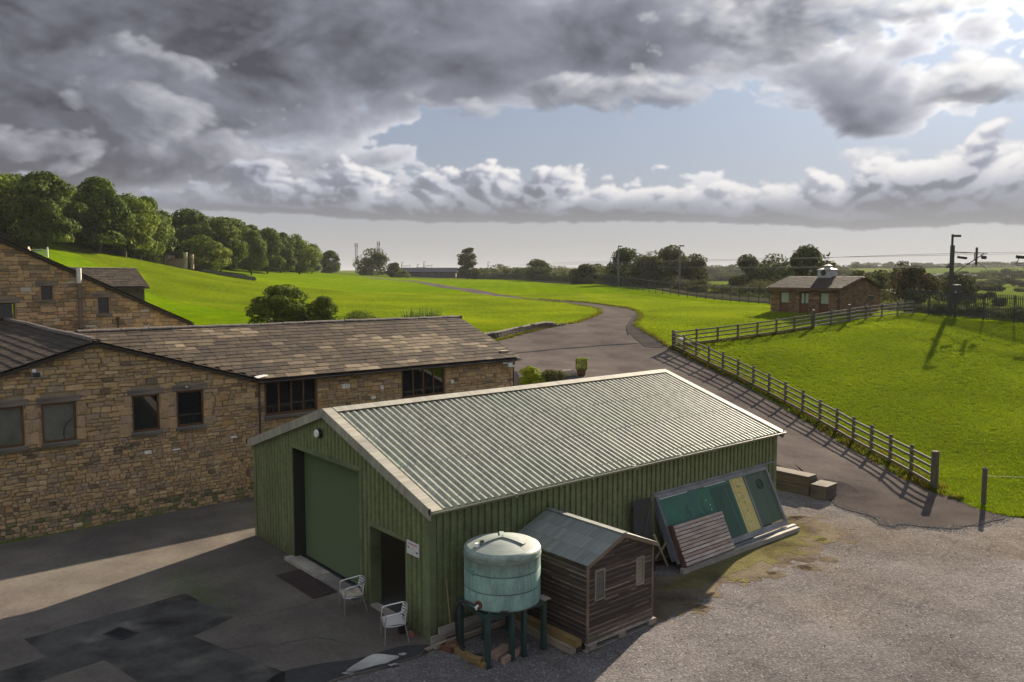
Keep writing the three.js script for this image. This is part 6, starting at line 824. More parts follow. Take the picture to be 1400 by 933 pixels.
{ // stone wall holding the lawn back at the bend, and the pale kerb opposite
  const c = new THREE.CatmullRomCurve3([[-3.6, -54], [-2.07, -58.2], [-1.09, -59.8], [0, -62.05], [2.23, -66.08], [4.6, -69.8]].map(([x, z]) => V3(x, 0, z))), o = on(0, -62), g = thing('lawn_wall', 'low curved stone wall holding the lawn back beside the drive', 'wall', o), r = rng(17), n = 34, P = c.getSpacedPoints(n);
  for (let i = 0; i < n; i++) { const a = P[i], b = P[i + 1], L = a.distanceTo(b), hgt = 0.42 * (1 - smooth(0.78, 1, i / n)) + 0.08; let y = -0.15; while (y < hgt - 0.05) { const h = 0.13 + r() * 0.08; let t = 0; while (t < 0.97) { const w = Math.min(1 - t, 0.4 + r() * 0.5), m = a.clone().lerp(b, t + w / 2), s = part('stone', STONES[Math.floor(r() * 9)], DARK_STONE[Math.floor(r() * 3)], g, [m.x - o.x, ground(m.x, m.z) - o.y + y + h / 2, m.z - o.z], [0, Math.atan2(-(b.z - a.z), b.x - a.x), 0], [L * w - 0.012, h - 0.01, 0.16]); t += w; } y += h; } }
  const cp = []; for (let i = 0; i < n * 0.86; i++) { const a = P[i], b = P[i + 1], hgt = 0.42 * (1 - smooth(0.78, 1, i / n)) + 0.08; cp.push(bar([a.x - o.x, ground(a.x, a.z) - o.y + hgt + 0.05, a.z - o.z], [b.x - o.x, ground(b.x, b.z) - o.y + hgt + 0.05, b.z - o.z], 0.20, 0.04)); } part('coping', cp, mat(0.06, 0.055, 0.042, { map: TX.stain, rough: 1 }), g);
  const k = thing('kerb', 'curved line of pale kerb stones on the bend of the drive', 'kerb', on(10.4, -71.6)), kc = new THREE.CatmullRomCurve3([[12.84, -82.5], [11.75, -77.45], [10.48, -71.6], [9.66, -67.24], [9.25, -63.69]].map(([x, z]) => V3(x, 0, z))).getSpacedPoints(20); for (let i = 0; i < 20; i++) { const a = kc[i], b = kc[i + 1], o2 = k.position; part('kerb_stone', bar([a.x - o2.x, ground(a.x, a.z) - o2.y + 0.045, a.z - o2.z], [b.x - o2.x, ground(b.x, b.z) - o2.y + 0.045, b.z - o2.z], 0.08, 0.08), MF.kerb, k); }
}
{ // far things: station roof, lattice masts, cars under the trees, ruin, white gate
  const far = (x, d, up = 0) => V3(x, ground(x, -d) + up, -d);
  const st = thing('station_building', 'long low dark-roofed building far away at the end of the lawn', 'building', far(-34, 332, -0.3), 0.03), L = 22; part('wall', box(L, 2.6, 7, 0, 1.3, 0), mat(0.06, 0.055, 0.055), st); part('roof', prism([[-4, 2.5], [4, 2.5], [0, 4.3]], L + 1.5).rotateY(Math.PI / 2).translate(-L / 2 - 0.75, 0, 0), mat(0.055, 0.052, 0.055, { rough: 0.7 }), st); for (let k = 0; k < 6; k++) part('window', box(1.4, 1, 0.1, -9 + k * 3.6, 1.5, 3.5), MH.glass, st);
  const lattice = (x, d, h, label) => { const m = thing('lattice_mast', label, 'mast', far(x, d), 0, 'lattice masts by the round tree'); for (const [a, b] of [[-1, -1], [1, -1], [1, 1], [-1, 1]]) part('leg', rod([a * 0.5, 0, b * 0.5], [a * 0.4, h, b * 0.4], 0.07), MF.galv, m); const br = []; for (let k = 0; k < 9; k++) for (const [a, b, c, e] of [[-1, 1, 1, 1], [1, 1, 1, -1], [-1, -1, 1, -1]]) br.push(rod([a * 0.46, h * k / 9, b * 0.46], [c * 0.46, h * (k + 1) / 9, e * 0.46], 0.045, 0.045, 5)); part('lattice', br, MF.galv, m); part('antenna', [box(0.5, 2.2, 0.5, 0.5, h - 0.6, 0), box(0.4, 2.2, 0.5, -0.5, h - 0.6, 0)], MF.galv, m); };
  lattice(-77, 400, 14.5, 'lattice telecom mast left of the distant round tree'); lattice(-66, 400, 15.5, 'lattice telecom mast rising behind the distant round tree');
  const car = (x, d, turn, col, label) => { const c = thing('parked_car', label, 'car', far(x, d), turn, 'cars parked under the wood'); const body = new THREE.ExtrudeGeometry(new THREE.Shape([[-2.1, 0.3], [2.1, 0.3], [2.15, 0.7], [1.9, 0.92], [0.95, 1.02], [0.3, 1.45], [-1.2, 1.48], [-1.9, 1.0], [-2.15, 0.85]].map(([u, v]) => new THREE.Vector2(u, v))), { depth: 1.6, bevelEnabled: true, bevelSize: 0.06, bevelThickness: 0.06 }).translate(0, 0, -0.8); part('body', body, mat(...col, { rough: 0.3, clearcoat: 0.6 }), c); part('window', prism([[0.75, 1.03], [0.25, 1.38], [-1.1, 1.4], [-1.6, 1.03]], 1.76).translate(0, 0, -0.88), MH.glass, c); for (const [u, v] of [[-1.3, -0.75], [1.3, -0.75], [-1.3, 0.75], [1.3, 0.75]]) part('wheel', new THREE.CylinderGeometry(0.32, 0.32, 0.2, 14).rotateX(Math.PI / 2).translate(u, 0.32, v), MG.blackPlastic, c); };
  car(-65.8, 188, 0.5, [0.6, 0.6, 0.6], 'white car parked under the wood, nearest to the clearing'); car(-63.4, 196, 0.4, [0.05, 0.05, 0.06], 'dark car parked under the wood between two pale cars'); car(-62.6, 205, 0.5, [0.55, 0.56, 0.58], 'silver car parked under the wood, farthest along the bank');
  const ru = thing('ruined_walls', 'ruined stone walls with pale pillars at the foot of the wood', 'ruin', far(-60, 146)); const sm = mat(0.26, 0.20, 0.14, { map: TX.stain, rough: 1, bump: TX.bump, bs: 0.03 }); part('wall', [box(3.4, 1.9, 0.6, -1.0, 0.9, 0), box(0.6, 2.6, 3, -2.4, 1.2, -1.4)], sm, ru); part('pillar', [rbox(0.55, 2.8, 0.55, 0.04, 1.1, 1.4, 0.2), box(0.7, 0.15, 0.7, 1.1, 2.85, 0.2)], mat(0.42, 0.36, 0.28, { map: TX.stain, rough: 1 }), ru); part('pillar', [rbox(0.5, 2.6, 0.5, 0.04, 2.2, 1.3, 0)], sm, ru);
  const wg = thing('white_gate', 'small white gate on the bank just above the dark gable', 'gate', far(-58.3, 99.5, 0.05), 0.3); for (let k = 0; k < 4; k++) part('rail', box(2.1, 0.10, 0.05, 0, 0.2 + k * 0.24, 0), mat(0.4, 0.4, 0.39, { rough: 0.8 }), wg); for (const x of [-1.05, 1.05]) part('post', box(0.12, 1.3, 0.12, x, 0.6, 0), MG.white, wg);
  const dw = thing('lawn_kerb_wall', 'long dark low wall across the lawn below the wood', 'wall', far(-52, 150)); const A = [[-54, 141], [-50, 139], [-46, 136], [-42.5, 133]]; for (let i = 0; i < 3; i++) { const a = far(...A[i]).sub(dw.position), b = far(...A[i + 1]).sub(dw.position); part('wall_length', bar([a.x, a.y + 0.3, a.z], [b.x, b.y + 0.3, b.z], 0.5, 0.7), mat(0.05, 0.055, 0.03, { map: TX.stain, rough: 1 }), dw); }
  single('light_column', 'thin white post among the trees on the bank', 'post', rod([0, 0, 0], [0, 4.5, 0], 0.07), mat(0.5, 0.5, 0.48), far(-61.5, 128));
  single('traffic_barrel', 'small orange barrier on the bank by the white gate', 'barrier', [new THREE.ConeGeometry(0.4, 1.0, 12).translate(0, 0.5, 0), box(0.9, 0.08, 0.9, 0, 0.04, 0)], mat(0.75, 0.25, 0.02, { rough: 0.5 }), far(-59.6, 99.8, 0.1));
}

// ---------------------------------------------------------------- trees, bushes, hedges, grass
// A crown of leaf-sized faces: shells of many boughs in an uneven outline.
function crown({ seed, w, h, d = w, n = 5200, leaf = 0.55, boughs = 26, low = 0.0, shape = 'round', tones = [[0.122, 0.152, 0.015], [0.057, 0.08, 0.011], [0.2, 0.21, 0.02]], fill = 0.35 }) {
  const r = rng(seed), B = [];
  for (let k = 0; k < boughs; k++) {
    let t, a = r() * 6.283, q, y;
    do { y = low + (1 - low) * r(); const f = shape === 'cone' ? 1.05 - y : shape === 'cedar' ? [0.55, 0.95, 0.35, 0.8, 0.55, 0.75, 0.4, 0.35][Math.min(7, Math.floor(y * 8))] : shape === 'dome' ? Math.sqrt(Math.max(0.05, 1 - y * y)) : Math.sqrt(Math.max(0.06, 1 - (2 * y - 0.86) ** 2 * 0.85)); q = f; } while (false);
    t = (0.35 + 0.6 * Math.sqrt(r())) * q; const s = (0.15 + 0.13 * r()) * (shape === 'cedar' ? 0.75 : boughs > 45 ? 0.72 : 1);
    B.push({ x: Math.cos(a) * t * w / 2 * 0.82, y: y * h * 0.88 + h * 0.03, z: Math.sin(a) * t * d / 2 * 0.82, sx: s * w * (0.85 + 0.4 * r()), sy: s * h * (shape === 'cedar' ? 0.35 : 0.62 + 0.3 * r()), sz: s * d * (0.85 + 0.4 * r()), tone: r() });
  }
  const pos = new Float32Array(n * 18), nor = new Float32Array(n * 18), col = new Float32Array(n * 18), u = V3(), v = V3(), nn = V3(), c = V3();
  for (let i = 0; i < n; i++) {
    const b = B[Math.floor(r() * B.length)], z = 2 * r() - 1, a = r() * 6.283, s = Math.sqrt(1 - z * z), rr = r() < fill ? Math.cbrt(r()) * 0.95 : 0.86 + 0.24 * r() * r();
    nn.set(s * Math.cos(a), z, s * Math.sin(a)); c.set(b.x + nn.x * b.sx * rr, Math.max(0.02, b.y + nn.y * b.sy * rr), b.z + nn.z * b.sz * rr);
    nn.x += (r() - 0.5) * 1.3; nn.y += (r() - 0.35) * 1.1; nn.z += (r() - 0.5) * 1.3; nn.normalize();
    u.set(r() - 0.5, (r() - 0.5) * 0.5, r() - 0.5).cross(nn).normalize(); v.copy(nn).cross(u);
    const L = leaf * (0.65 + 0.7 * r()), W = L * (0.42 + 0.2 * r()), k = i * 18, droop = L * 0.18;
    const P = [[-L / 2, 0, 0], [0, -W / 2, droop], [L / 2, 0, 0], [-L / 2, 0, 0], [L / 2, 0, 0], [0, W / 2, droop]];
    P.forEach(([p, q, m], j) => { pos[k + j * 3] = c.x + u.x * p + v.x * q + nn.x * m; pos[k + j * 3 + 1] = c.y + u.y * p + v.y * q + nn.y * m; pos[k + j * 3 + 2] = c.z + u.z * p + v.z * q + nn.z * m; nor[k + j * 3] = nn.x; nor[k + j * 3 + 1] = nn.y; nor[k + j * 3 + 2] = nn.z; });
    const t = b.tone * 0.6 + r() * 0.4, A = tones[t < 0.5 ? 1 : 0], Z = tones[t < 0.5 ? 0 : 2], f = t < 0.5 ? t * 2 : t * 2 - 1, g = 0.85 + 0.3 * r();
    for (let j = 0; j < 6; j++) for (let m = 0; m < 3; m++) col[k + j * 3 + m] = lerp(A[m], Z[m], f) * g;
  }
  const g = new THREE.BufferGeometry(); g.setAttribute('position', new THREE.BufferAttribute(pos, 3)); g.setAttribute('normal', new THREE.BufferAttribute(nor, 3)); g.setAttribute('color', new THREE.BufferAttribute(col, 3));
  g.setAttribute('uv', new THREE.BufferAttribute(new Float32Array(n * 12), 2)); return g;
}
function trunk(h, r0, seed, limbs = 6, bare = 0.3) { const r = rng(seed), o = [], lean = (r() - 0.5) * 0.1; o.push(tubeTaper([[0, -0.4, 0], [lean * h * 0.3, h * 0.3, 0], [lean * h, h * 0.75, (r() - 0.5) * 0.06 * h]], r0, r0 * 0.35)); for (let k = 0; k < limbs; k++) { const y = h * (bare + 0.4 * k / limbs), a = r() * 6.283, L = h * (0.22 + 0.15 * r()); o.push(tubeTaper([[lean * y, y, 0], [lean * y + Math.cos(a) * L * 0.5, y + L * 0.45, Math.sin(a) * L * 0.5], [lean * y + Math.cos(a) * L, y + L * 0.75, Math.sin(a) * L]], r0 * 0.42, r0 * 0.1)); } return merge(o); }
function tubeTaper(pts, ra, rb) { const c = new THREE.CatmullRomCurve3(pts.map((p) => V3(...p))), g = new THREE.TubeGeometry(c, 8, 1, 7, false), p = g.attributes.position, q = V3(); for (let i = 0; i <= 8; i++) { c.getPointAt(i / 8, q); const s = lerp(ra, rb, i / 8); for (let j = 0; j <= 7; j++) { const k = i * 8 + j; p.setXYZ(k, q.x + (p.getX(k) - q.x) * s, q.y + (p.getY(k) - q.y) * s, q.z + (p.getZ(k) - q.z) * s); } } g.computeVertexNormals(); return g; }
const LEAF = { wood: leafy(1, 1, 1, 0.38), bark: mat(0.075, 0.058, 0.042, { map: TX.grain, rough: 1, bump: TX.bump, bs: 0.02 }) };
const CROWNS = [crown({ seed: 1, w: 9.5, h: 8.6, boughs: 54, n: 9500, tones: [[0.088, 0.127, 0.0143], [0.042, 0.068, 0.011], [0.147, 0.177, 0.0187]] }), crown({ seed: 2, w: 8.6, h: 9.6, boughs: 58, n: 9500, tones: [[0.074, 0.119, 0.0139], [0.038, 0.065, 0.0109], [0.122, 0.166, 0.0188]] }), crown({ seed: 3, w: 10.5, h: 8.2, boughs: 60, n: 9500, tones: [[0.135, 0.182, 0.0188], [0.063, 0.096, 0.0139], [0.218, 0.253, 0.0267]] }), crown({ seed: 4, w: 8.2, h: 9.0, boughs: 50, n: 8500, tones: [[0.104, 0.149, 0.0208], [0.052, 0.084, 0.0158], [0.169, 0.204, 0.0267]] })];
const TRUNKS = [trunk(7.5, 0.30, 1), trunk(8, 0.27, 2), trunk(7.4, 0.33, 3), trunk(8, 0.25, 4)];
// a tree: which of the grown crowns, where, how tall overall, width factor, how high the crown starts (share of height)
function tree(name, label, x, d, height, kind, { wide = 1, start = 0.2, turn = 0, group, up = 0 } = {}) {
  const o = thing(name, label, 'tree', on(x, -d, up), turn, group), cr = CROWNS[kind], H0 = [8.6, 9.6, 8.2, 9.0][kind], ch = height * (1 - start), s = ch / H0;
  part('trunk', TRUNKS[kind], LEAF.bark, o, [0, 0, 0], [0, 0, 0], [height / 11, height * 0.93 / 8, height / 11]); part('crown', cr, LEAF.wood, o, [0, height * start, 0], [0, 0, 0], [s * wide, s, s * wide]); return o;
}
{
  const told = new Map(), deepLabel = (x, d) => { // says which tree of the wood: what it rises behind, in which row, and how it compares with its neighbours there
    const u = x / d, W = [[-0.62, 'the left edge tree'], [-0.535, 'the gate tree'], [-0.49, 'the sandy patch'], [-0.445, 'the ruined walls'], [-0.395, 'the low bushy pale tree'], [-0.345, 'the parked cars'], [-0.31, 'the slim tree'], [-0.275, 'the rounded lawn tree'], [-0.2, 'the wood end tree']].reduce((p, q) => (Math.abs(q[0] - u) < Math.abs(p[0] - u) ? q : p))[1];
    const row = x > -69 ? 'front row' : x > -75 ? 'middle row' : 'top row', key = row + W, n = told.get(key) ?? 0; told.set(key, n + 1);
    return ['dark crown', 'farther crown', 'farthest crown'][Math.min(n, 2)] + ' in the ' + row + ' of the wood behind ' + W; };
  // the wood on the left bank: the trees of its edge, then those behind
  const edge = [[-63.2, 109.5, 10.2, 0, 1.05, 0.12, 'broad tree on the bank edge just right of the white gate'], [-61.6, 121, 11.4, 1, 1.05, 0.15, 'tall dark round tree on the bank beside the sandy patch'], [-61.0, 127.5, 9.8, 2, 0.9, 0.15, 'lighter-leaved tree on the bank with its trunk in the sandy patch'], [-61.6, 134, 9.6, 3, 1.0, 0.08, 'narrow tree on the bank just before the ruined walls'], [-64, 142, 11.4, 1, 0.85, 0.12, 'tree standing right behind the ruined walls'],
    [-58.0, 153, 6.8, 2, 1.1, 0.03, 'low bushy pale tree right of the ruined walls'], [-60, 166, 10.6, 0, 1.0, 0.08, 'dark tree behind the parked cars, with a bare lower trunk'], [-55.8, 173, 9.4, 3, 0.9, 0.1, 'slim tree in front of the wood past the parked cars'], [-57.5, 190, 10.5, 1, 0.95, 0.1, 'dense tree of the wood edge past the slim tree'], [-59, 206, 10, 0, 0.95, 0.08, 'rounded tree where the wood edge runs low towards the lawn'], [-58.5, 222, 10.6, 2, 0.85, 0.06, 'broad tree jutting out at the end of the wood'], [-62.5, 252, 9.0, 3, 0.95, 0.06, 'dark tree past the end of the wood'], [-64, 285, 8.0, 0, 0.95, 0.05, 'last small tree of the row before the round tree']];
  for (const [x, d, h, k, wd, st, l] of edge) tree('broadleaf_tree', l, x, d, h, k, { wide: wd, start: st, turn: x + d, group: 'trees along the edge of the wood' });
  const r = rng(2024);
  for (const [x, d, h] of [[-73.5, 106, 8.6], [-70, 114, 8.6], [-79, 117, 7], [-70, 126, 9], [-78, 130, 9], [-68, 136, 10.4], [-74, 142, 10], [-68, 151, 11], [-76, 156, 10], [-66, 160, 10.6], [-72, 168, 10.4], [-66, 177, 10.8], [-76, 180, 10], [-65, 186, 10.6], [-72, 194, 10.3], [-66, 200, 10.6], [-76, 212, 10], [-66, 214, 10.4], [-84, 206, 9.5], [-67, 230, 10], [-76, 234, 10], [-70, 246, 9.6], [-78, 258, 9.4], [-69, 266, 9], [-80, 280, 9], [-90, 262, 9], [-74, 296, 8.4], [-86, 300, 9]]) if (h) tree('broadleaf_tree', deepLabel(x, d), x + (r() - 0.5) * 3, d + (r() - 0.5) * 3, h * (0.94 + 0.14 * r()), Math.floor(r() * 4), { wide: 1.1 + 0.2 * r(), start: 0.06, turn: r() * 6, group: 'trees deep in the wood, crowns only' });
  // under-storey of the wood
  const und = []; for (let k = 0; k < 150; k++) { const d = 101 + 165 * r(), x = -66 - 14 * r() * r() - (d < 118 ? 2.5 : 0), s = 0.26 + 0.16 * r(), g = CROWNS[k % 4].clone(); const q = new THREE.BufferGeometry(); for (const n of ['position', 'normal', 'color', 'uv']) { const a = g.attributes[n]; q.setAttribute(n, new THREE.BufferAttribute(a.array.slice(0, 900 * 6 * a.itemSize), a.itemSize)); } q.scale(s * 1.3, s, s * 1.3).rotateY(r() * 6).translate(x, ground(x, -d) - 0.2, -d); und.push(q); }
  structure('woodland_undergrowth', mergeGeometries(und), LEAF.wood, 'stuff', 'dim undergrowth between the trunks of the wood on the bank', 'undergrowth');
  // single trees farther off
  const far = (label, x, d, w, h, o = {}) => { const t = thing(o.name ?? 'broadleaf_tree', label, o.cat ?? 'tree', on(x, -d, o.up ?? 0), 0, o.group); part('trunk', trunk(h * 0.7, o.tr ?? 0.25, Math.abs(Math.round(x * 7)) + 1, 5, 0.15), LEAF.bark, t); part('crown', crown({ seed: Math.abs(Math.round(x * 13 + d)), w, h: h * (1 - (o.start ?? 0.05)), n: o.n ?? 3600, leaf: (o.leaf ?? 0.42) * 1.5, boughs: o.boughs ?? 22, shape: o.shape ?? 'round', tones: o.tones, fill: o.fill ?? 0.35 }), LEAF.wood, t, [0, h * (o.start ?? 0.05), 0]); return t; };
  const dark = [[0.077, 0.096, 0.027], [0.048, 0.064, 0.021], [0.112, 0.131, 0.032]], dusty = [[0.093, 0.099, 0.038], [0.061, 0.069, 0.029], [0.131, 0.134, 0.048]], brown = [[0.082, 0.072, 0.030], [0.052, 0.048, 0.022], [0.115, 0.098, 0.038]];
  far('lone dark cedar with tiered branches on the skyline', -16.6, 300, 9.5, 12.3, { name: 'cedar_tree', shape: 'cedar', start: 0.12, boughs: 44, tones: dark, n: 4200, tr: 0.45, leaf: 0.5 });
  far('round dark tree beside the lattice masts far away', -53.5, 310, 13, 10.2, { tones: dark, boughs: 30, n: 4200, leaf: 0.5 }); far('smaller tree leaning against the right side of the round dark tree', -45.5, 314, 6, 5.6, { tones: dark, leaf: 0.5 }); far('low pale bush at the end of the lawn road', -41, 300, 6, 2.6, { name: 'bush', cat: 'bush', shape: 'dome', leaf: 0.4, n: 1800 });
  far('dark bush hard by the foot of the lone cedar', -14, 303, 5, 4.2, { name: 'bush', cat: 'bush', tones: dark, leaf: 0.45, n: 1800 });
  far('rounded tree behind the far palisade fence', 9.8, 270, 8.5, 7.2, { tones: dark, leaf: 0.45 });
  for (const [x, d, w, h, l, t] of [[24.5, 172, 9, 8.2, 'broad dark tree behind the left slim mast', dark], [29, 168, 8, 7.6, 'dark tree just right of the left slim mast', dusty], [33, 165, 7.5, 9.4, 'tallest open tree between the two slim masts', dusty], [37.5, 168, 7.5, 7.2, 'tree close behind the right slim mast', dusty], [49, 168, 7.8, 7.6, 'left one of two dark trees above the bramble hedge', dark], [54, 164, 9.5, 8.0, 'right one of two dark trees above the bramble hedge', dark], [17, 190, 7.5, 5.2, 'low tree behind the palisade left of the slim masts', dusty], [23, 225, 11, 6.4, 'wide tree in the belt behind the left slim mast', dark], [36, 215, 12, 7.0, 'wide tree in the belt between the slim masts', dusty], [8, 255, 9, 5.0, 'small tree in the belt behind the far palisade', dark]]) far(l, x, d, w, h, { tones: t, leaf: 0.42, up: -0.6 });
  far('tall dark tree rising behind the hut cupola', 49.5, 134, 7.4, 8.6, { tones: dark, boughs: 30, n: 4600, up: -0.4, start: 0.08 }); far('small round tree right of the hut cupola', 60.5, 140, 4.6, 4.6, { tones: dark, n: 1800 }); far('dark bush showing over the right end of the hut roof', 66.5, 146, 5.6, 4.6, { name: 'bush', cat: 'bush', tones: dark, n: 2000 });
  far('reddish brown bush behind the palisade right of the hut', 46.5, 93, 4.8, 4.6, { name: 'bush', cat: 'bush', tones: brown, leaf: 0.24, n: 3600, boughs: 24, fill: 0.6 }); far('dusty green bush right of the tall railway mast', 62, 112, 5.5, 4.4, { name: 'bush', cat: 'bush', tones: dusty, leaf: 0.3 }); far('tree standing just behind the tall railway mast', 57.5, 118, 5, 5.8, { tones: dusty, leaf: 0.3 });
  // hedges and scrub along the railway
  const scrub = (name, label, list, tones, leaf = 0.3) => { const o = []; for (const [x, d, w, h] of list) o.push(crown({ seed: Math.round(Math.abs(x * 17 + d * 3)), w, h, n: 900, leaf, boughs: 9, shape: 'dome', tones }).translate(x, ground(x, -d) - 0.2, -d)); structure(name, mergeGeometries(o), LEAF.wood, 'stuff', label, 'hedge'); };
  const band = (pts, n, w, h, seed) => { const q = rng(seed), c = new THREE.CatmullRomCurve3(pts.map(([x, d]) => V3(x, 0, d))), o = []; for (let k = 0; k < n; k++) { const p = c.getPoint((k + 0.5 * q()) / n); o.push([p.x + (q() - 0.5) * 2.5, p.z + (q() - 0.5) * 3, w * (0.75 + 0.6 * q()), h * (0.65 + 0.7 * q())]); } return o; };
  scrub('bramble_hedge', 'thick bramble hedge behind the palisade left of the hut', band([[47, 100], [41, 118], [35, 138], [30, 156]], 32, 4.4, 2.7, 5), dusty, 0.26);
  scrub('railway_scrub', 'dark scrub behind the far palisade fence', band([[27, 170], [24, 200], [16, 240], [4, 285], [-10, 322], [-26, 350]], 74, 5.8, 3.5, 6), dark, 0.42);
  scrub('fence_brambles', 'dark brambles growing through the palisade right of the hut', band([[39, 76], [41.5, 70], [44.5, 64], [48, 57], [54, 48]], 26, 2.6, 1.3, 7), dark, 0.16);
  scrub('meadow_scrub', 'scattered bushes on the rough meadow beyond the railway', [...band([[60, 100], [75, 95], [95, 92]], 9, 2.6, 1.2, 8), ...band([[80, 150], [110, 140], [140, 135]], 10, 4, 1.8, 9)], dusty, 0.35);
  for (const [pts, n, w, h, l] of [[[[75, 235], [120, 232], [180, 215]], 26, 5, 1.7, 'low dark hedgerow across the first far field'], [[[120, 330], [200, 330], [300, 300]], 44, 9, 3.2, 'dark hedgerow across the second far field'], [[[150, 480], [300, 470], [430, 420]], 50, 12, 4.5, 'dark hedgerow below the far hill'], [[[70, 420], [130, 460], [220, 520]], 30, 12, 4.5, 'hedge at the foot of the bright green hill']]) scrub('far_hedgerow', l, band(pts, n, w, h, n), dark, 0.9);
  // woods on the skyline
  const wood = (label, pts, n, w, h, seed, leaf = 1.6) => { const q = rng(seed), o = [], c = new THREE.CatmullRomCurve3(pts.map(([x, d]) => V3(x, 0, d))); for (let k = 0; k < n; k++) { const p = c.getPoint((k + q()) / n), dd = p.z + (q() - 0.5) * 30; o.push(crown({ seed: seed * 100 + k, w: w * (0.8 + 0.5 * q()), h: h * (0.7 + 0.5 * q()), n: 420, leaf, boughs: 9, tones: dark }).translate(p.x, ground(p.x, -dd) - 1, -dd)); } structure('far_wood', mergeGeometries(o), LEAF.wood, 'stuff', label, 'wood'); };
  wood('wood along the skyline left of the slim masts', [[-25, 560], [60, 620], [150, 640], [215, 640]], 60, 20, 8, 3); wood('row of trees along the right skyline', [[420, 1000], [560, 960], [700, 880]], 64, 18, 7, 4, 1.8); wood('wood on the low hill behind the two dark trees', [[200, 700], [255, 720], [290, 700]], 22, 20, 9, 6);
  // low far glasshouse roofs; their glint is put in as plain white colour
  const gh = thing('glasshouse', 'far glasshouse roofs with a painted white glint at the foot of the right hill', 'glasshouse', on(300, -560)); for (let k = 0; k < 5; k++) part('roof', prism([[-2, 0], [2, 0], [0, 1.2]], 12).rotateY(Math.PI / 2).translate(k * 7 - 20, 0.4, k * 2 - 4), mat(0.7, 0.7, 0.7, { rough: 0.3 }), gh);
  // close to the buildings
  const bush = (name, label, x, d, w, h, tones, leaf, n, shape = 'dome', up = 0) => { const t = thing(name, label, 'bush', on(x, -d, up)); part('stem', trunk(h * 0.6, 0.05, 3, 5, 0.1), LEAF.bark, t); part('foliage', crown({ seed: Math.round(Math.abs(x * 31 + d * 7)), w, h, n, leaf, boughs: 20, shape, tones, fill: 0.5 }), LEAF.wood, t); return t; };
  const lush = [[0.085, 0.118, 0.014], [0.044, 0.068, 0.011], [0.135, 0.165, 0.018]], lime = [[0.20, 0.26, 0.012], [0.11, 0.15, 0.010], [0.34, 0.38, 0.02]];
  bush('large_shrub', 'big dark green shrub behind the stone slate roof', -16.8, 58.5, 4.6, 3.2, lush, 0.24, 8000, 'round', -0.25); bush('shrub', 'smaller shrub at the right side of the big shrub behind the roof', -13.8, 58.5, 2.3, 2.3, lush, 0.2, 3600, 'round', -0.2);
  bush('low_shrub', 'low dark hedge behind the roof ridge, right of the shrubs', -11.0, 58, 3.4, 1.5, lush, 0.14, 2500); bush('box_hedge', 'small clipped yellow-green hedge behind the roof ridge', -10.0, 57, 1.5, 1.25, lime, 0.09, 2400);
  { const t = thing('spiky_shrub', 'spiky dusty green shrub behind the roof ridge', 'shrub', on(-6.3, -57, 0.0)), q = rng(4), o = []; for (let k = 0; k < 700; k++) { const a = q() * 6.283, e = 0.25 + 1.2 * q(), L = 0.8 + 0.7 * q(), ox = (q() - 0.5) * 2.2, oz = (q() - 0.5) * 1.2, d2 = V3(Math.cos(a) * Math.cos(e), Math.sin(e), Math.sin(a) * Math.cos(e)), g = new THREE.ConeGeometry(0.06, L, 3, 1).translate(0, L / 2, 0); g.applyQuaternion(new THREE.Quaternion().setFromUnitVectors(V3(0, 1, 0), d2)).translate(ox, 0.15, oz); const s = 0.7 + 0.6 * q(); o.push(tint(g, 0.045 * s, 0.066 * s, 0.018 * s)); } part('foliage', o, mat(1, 1, 1, { vc: true, rough: 1, specularIntensity: 0 }), t, [0, 0, 0], [0, 0, 0], [1.15, 1.55, 1.0]); }
  bush('round_shrub', 'bright yellow-green round shrub at the end of the stone range', 1.0, 43.2, 1.75, 1.35, lime, 0.10, 6500, 'dome', 0.0); bush('low_shrub', 'low olive shrub right of the bright round shrub', 2.25, 43.6, 1.5, 0.75, [[0.10, 0.11, 0.03], [0.06, 0.07, 0.02], [0.14, 0.14, 0.04]], 0.09, 2500, 'dome', -0.05);
  { const p = thing('planter', 'stone planter with a clipped square-topped bush on the drive', 'planter', on(3.95, -45.5, 0.05)); part('pot', new THREE.LatheGeometry([[0, 0], [0.22, 0], [0.27, 0.32], [0.30, 0.32], [0.30, 0.38], [0.24, 0.38], [0.2, 0.3], [0, 0.3]].map(([x, y]) => new THREE.Vector2(x, y)), 18), mat(0.13, 0.075, 0.05, { map: TX.stain, rough: 0.9 }), p);
    const q = rng(6), n = 4200, g = crown({ seed: 5, w: 0.6, h: 0.6, n, leaf: 0.055, boughs: 9, tones: lime }), a = g.attributes.position; for (let i = 0; i < n; i++) { const f = Math.floor(q() * 5), u = q() - 0.5, v = q() - 0.5, s = 0.30; let c = f === 0 ? [u * 0.6, 0.62, v * 0.6] : f === 1 ? [s, v * 0.6 + 0.32, u * 0.6] : f === 2 ? [-s, v * 0.6 + 0.32, u * 0.6] : f === 3 ? [u * 0.6, v * 0.6 + 0.32, s] : [u * 0.6, v * 0.6 + 0.32, -s]; const m = [0, 0, 0]; for (let j = 0; j < 6; j++) for (let h = 0; h < 3; h++) m[h] += a.array[i * 18 + j * 3 + h] / 6; for (let j = 0; j < 6; j++) for (let h = 0; h < 3; h++) a.array[i * 18 + j * 3 + h] += c[h] - m[h] + (q() - 0.5) * 0.012; } part('clipped_bush', g, LEAF.wood, p, [0, 0.34, 0]); part('stem', rod([0, 0.3, 0], [0, 0.6, 0], 0.03), LEAF.bark, p); }
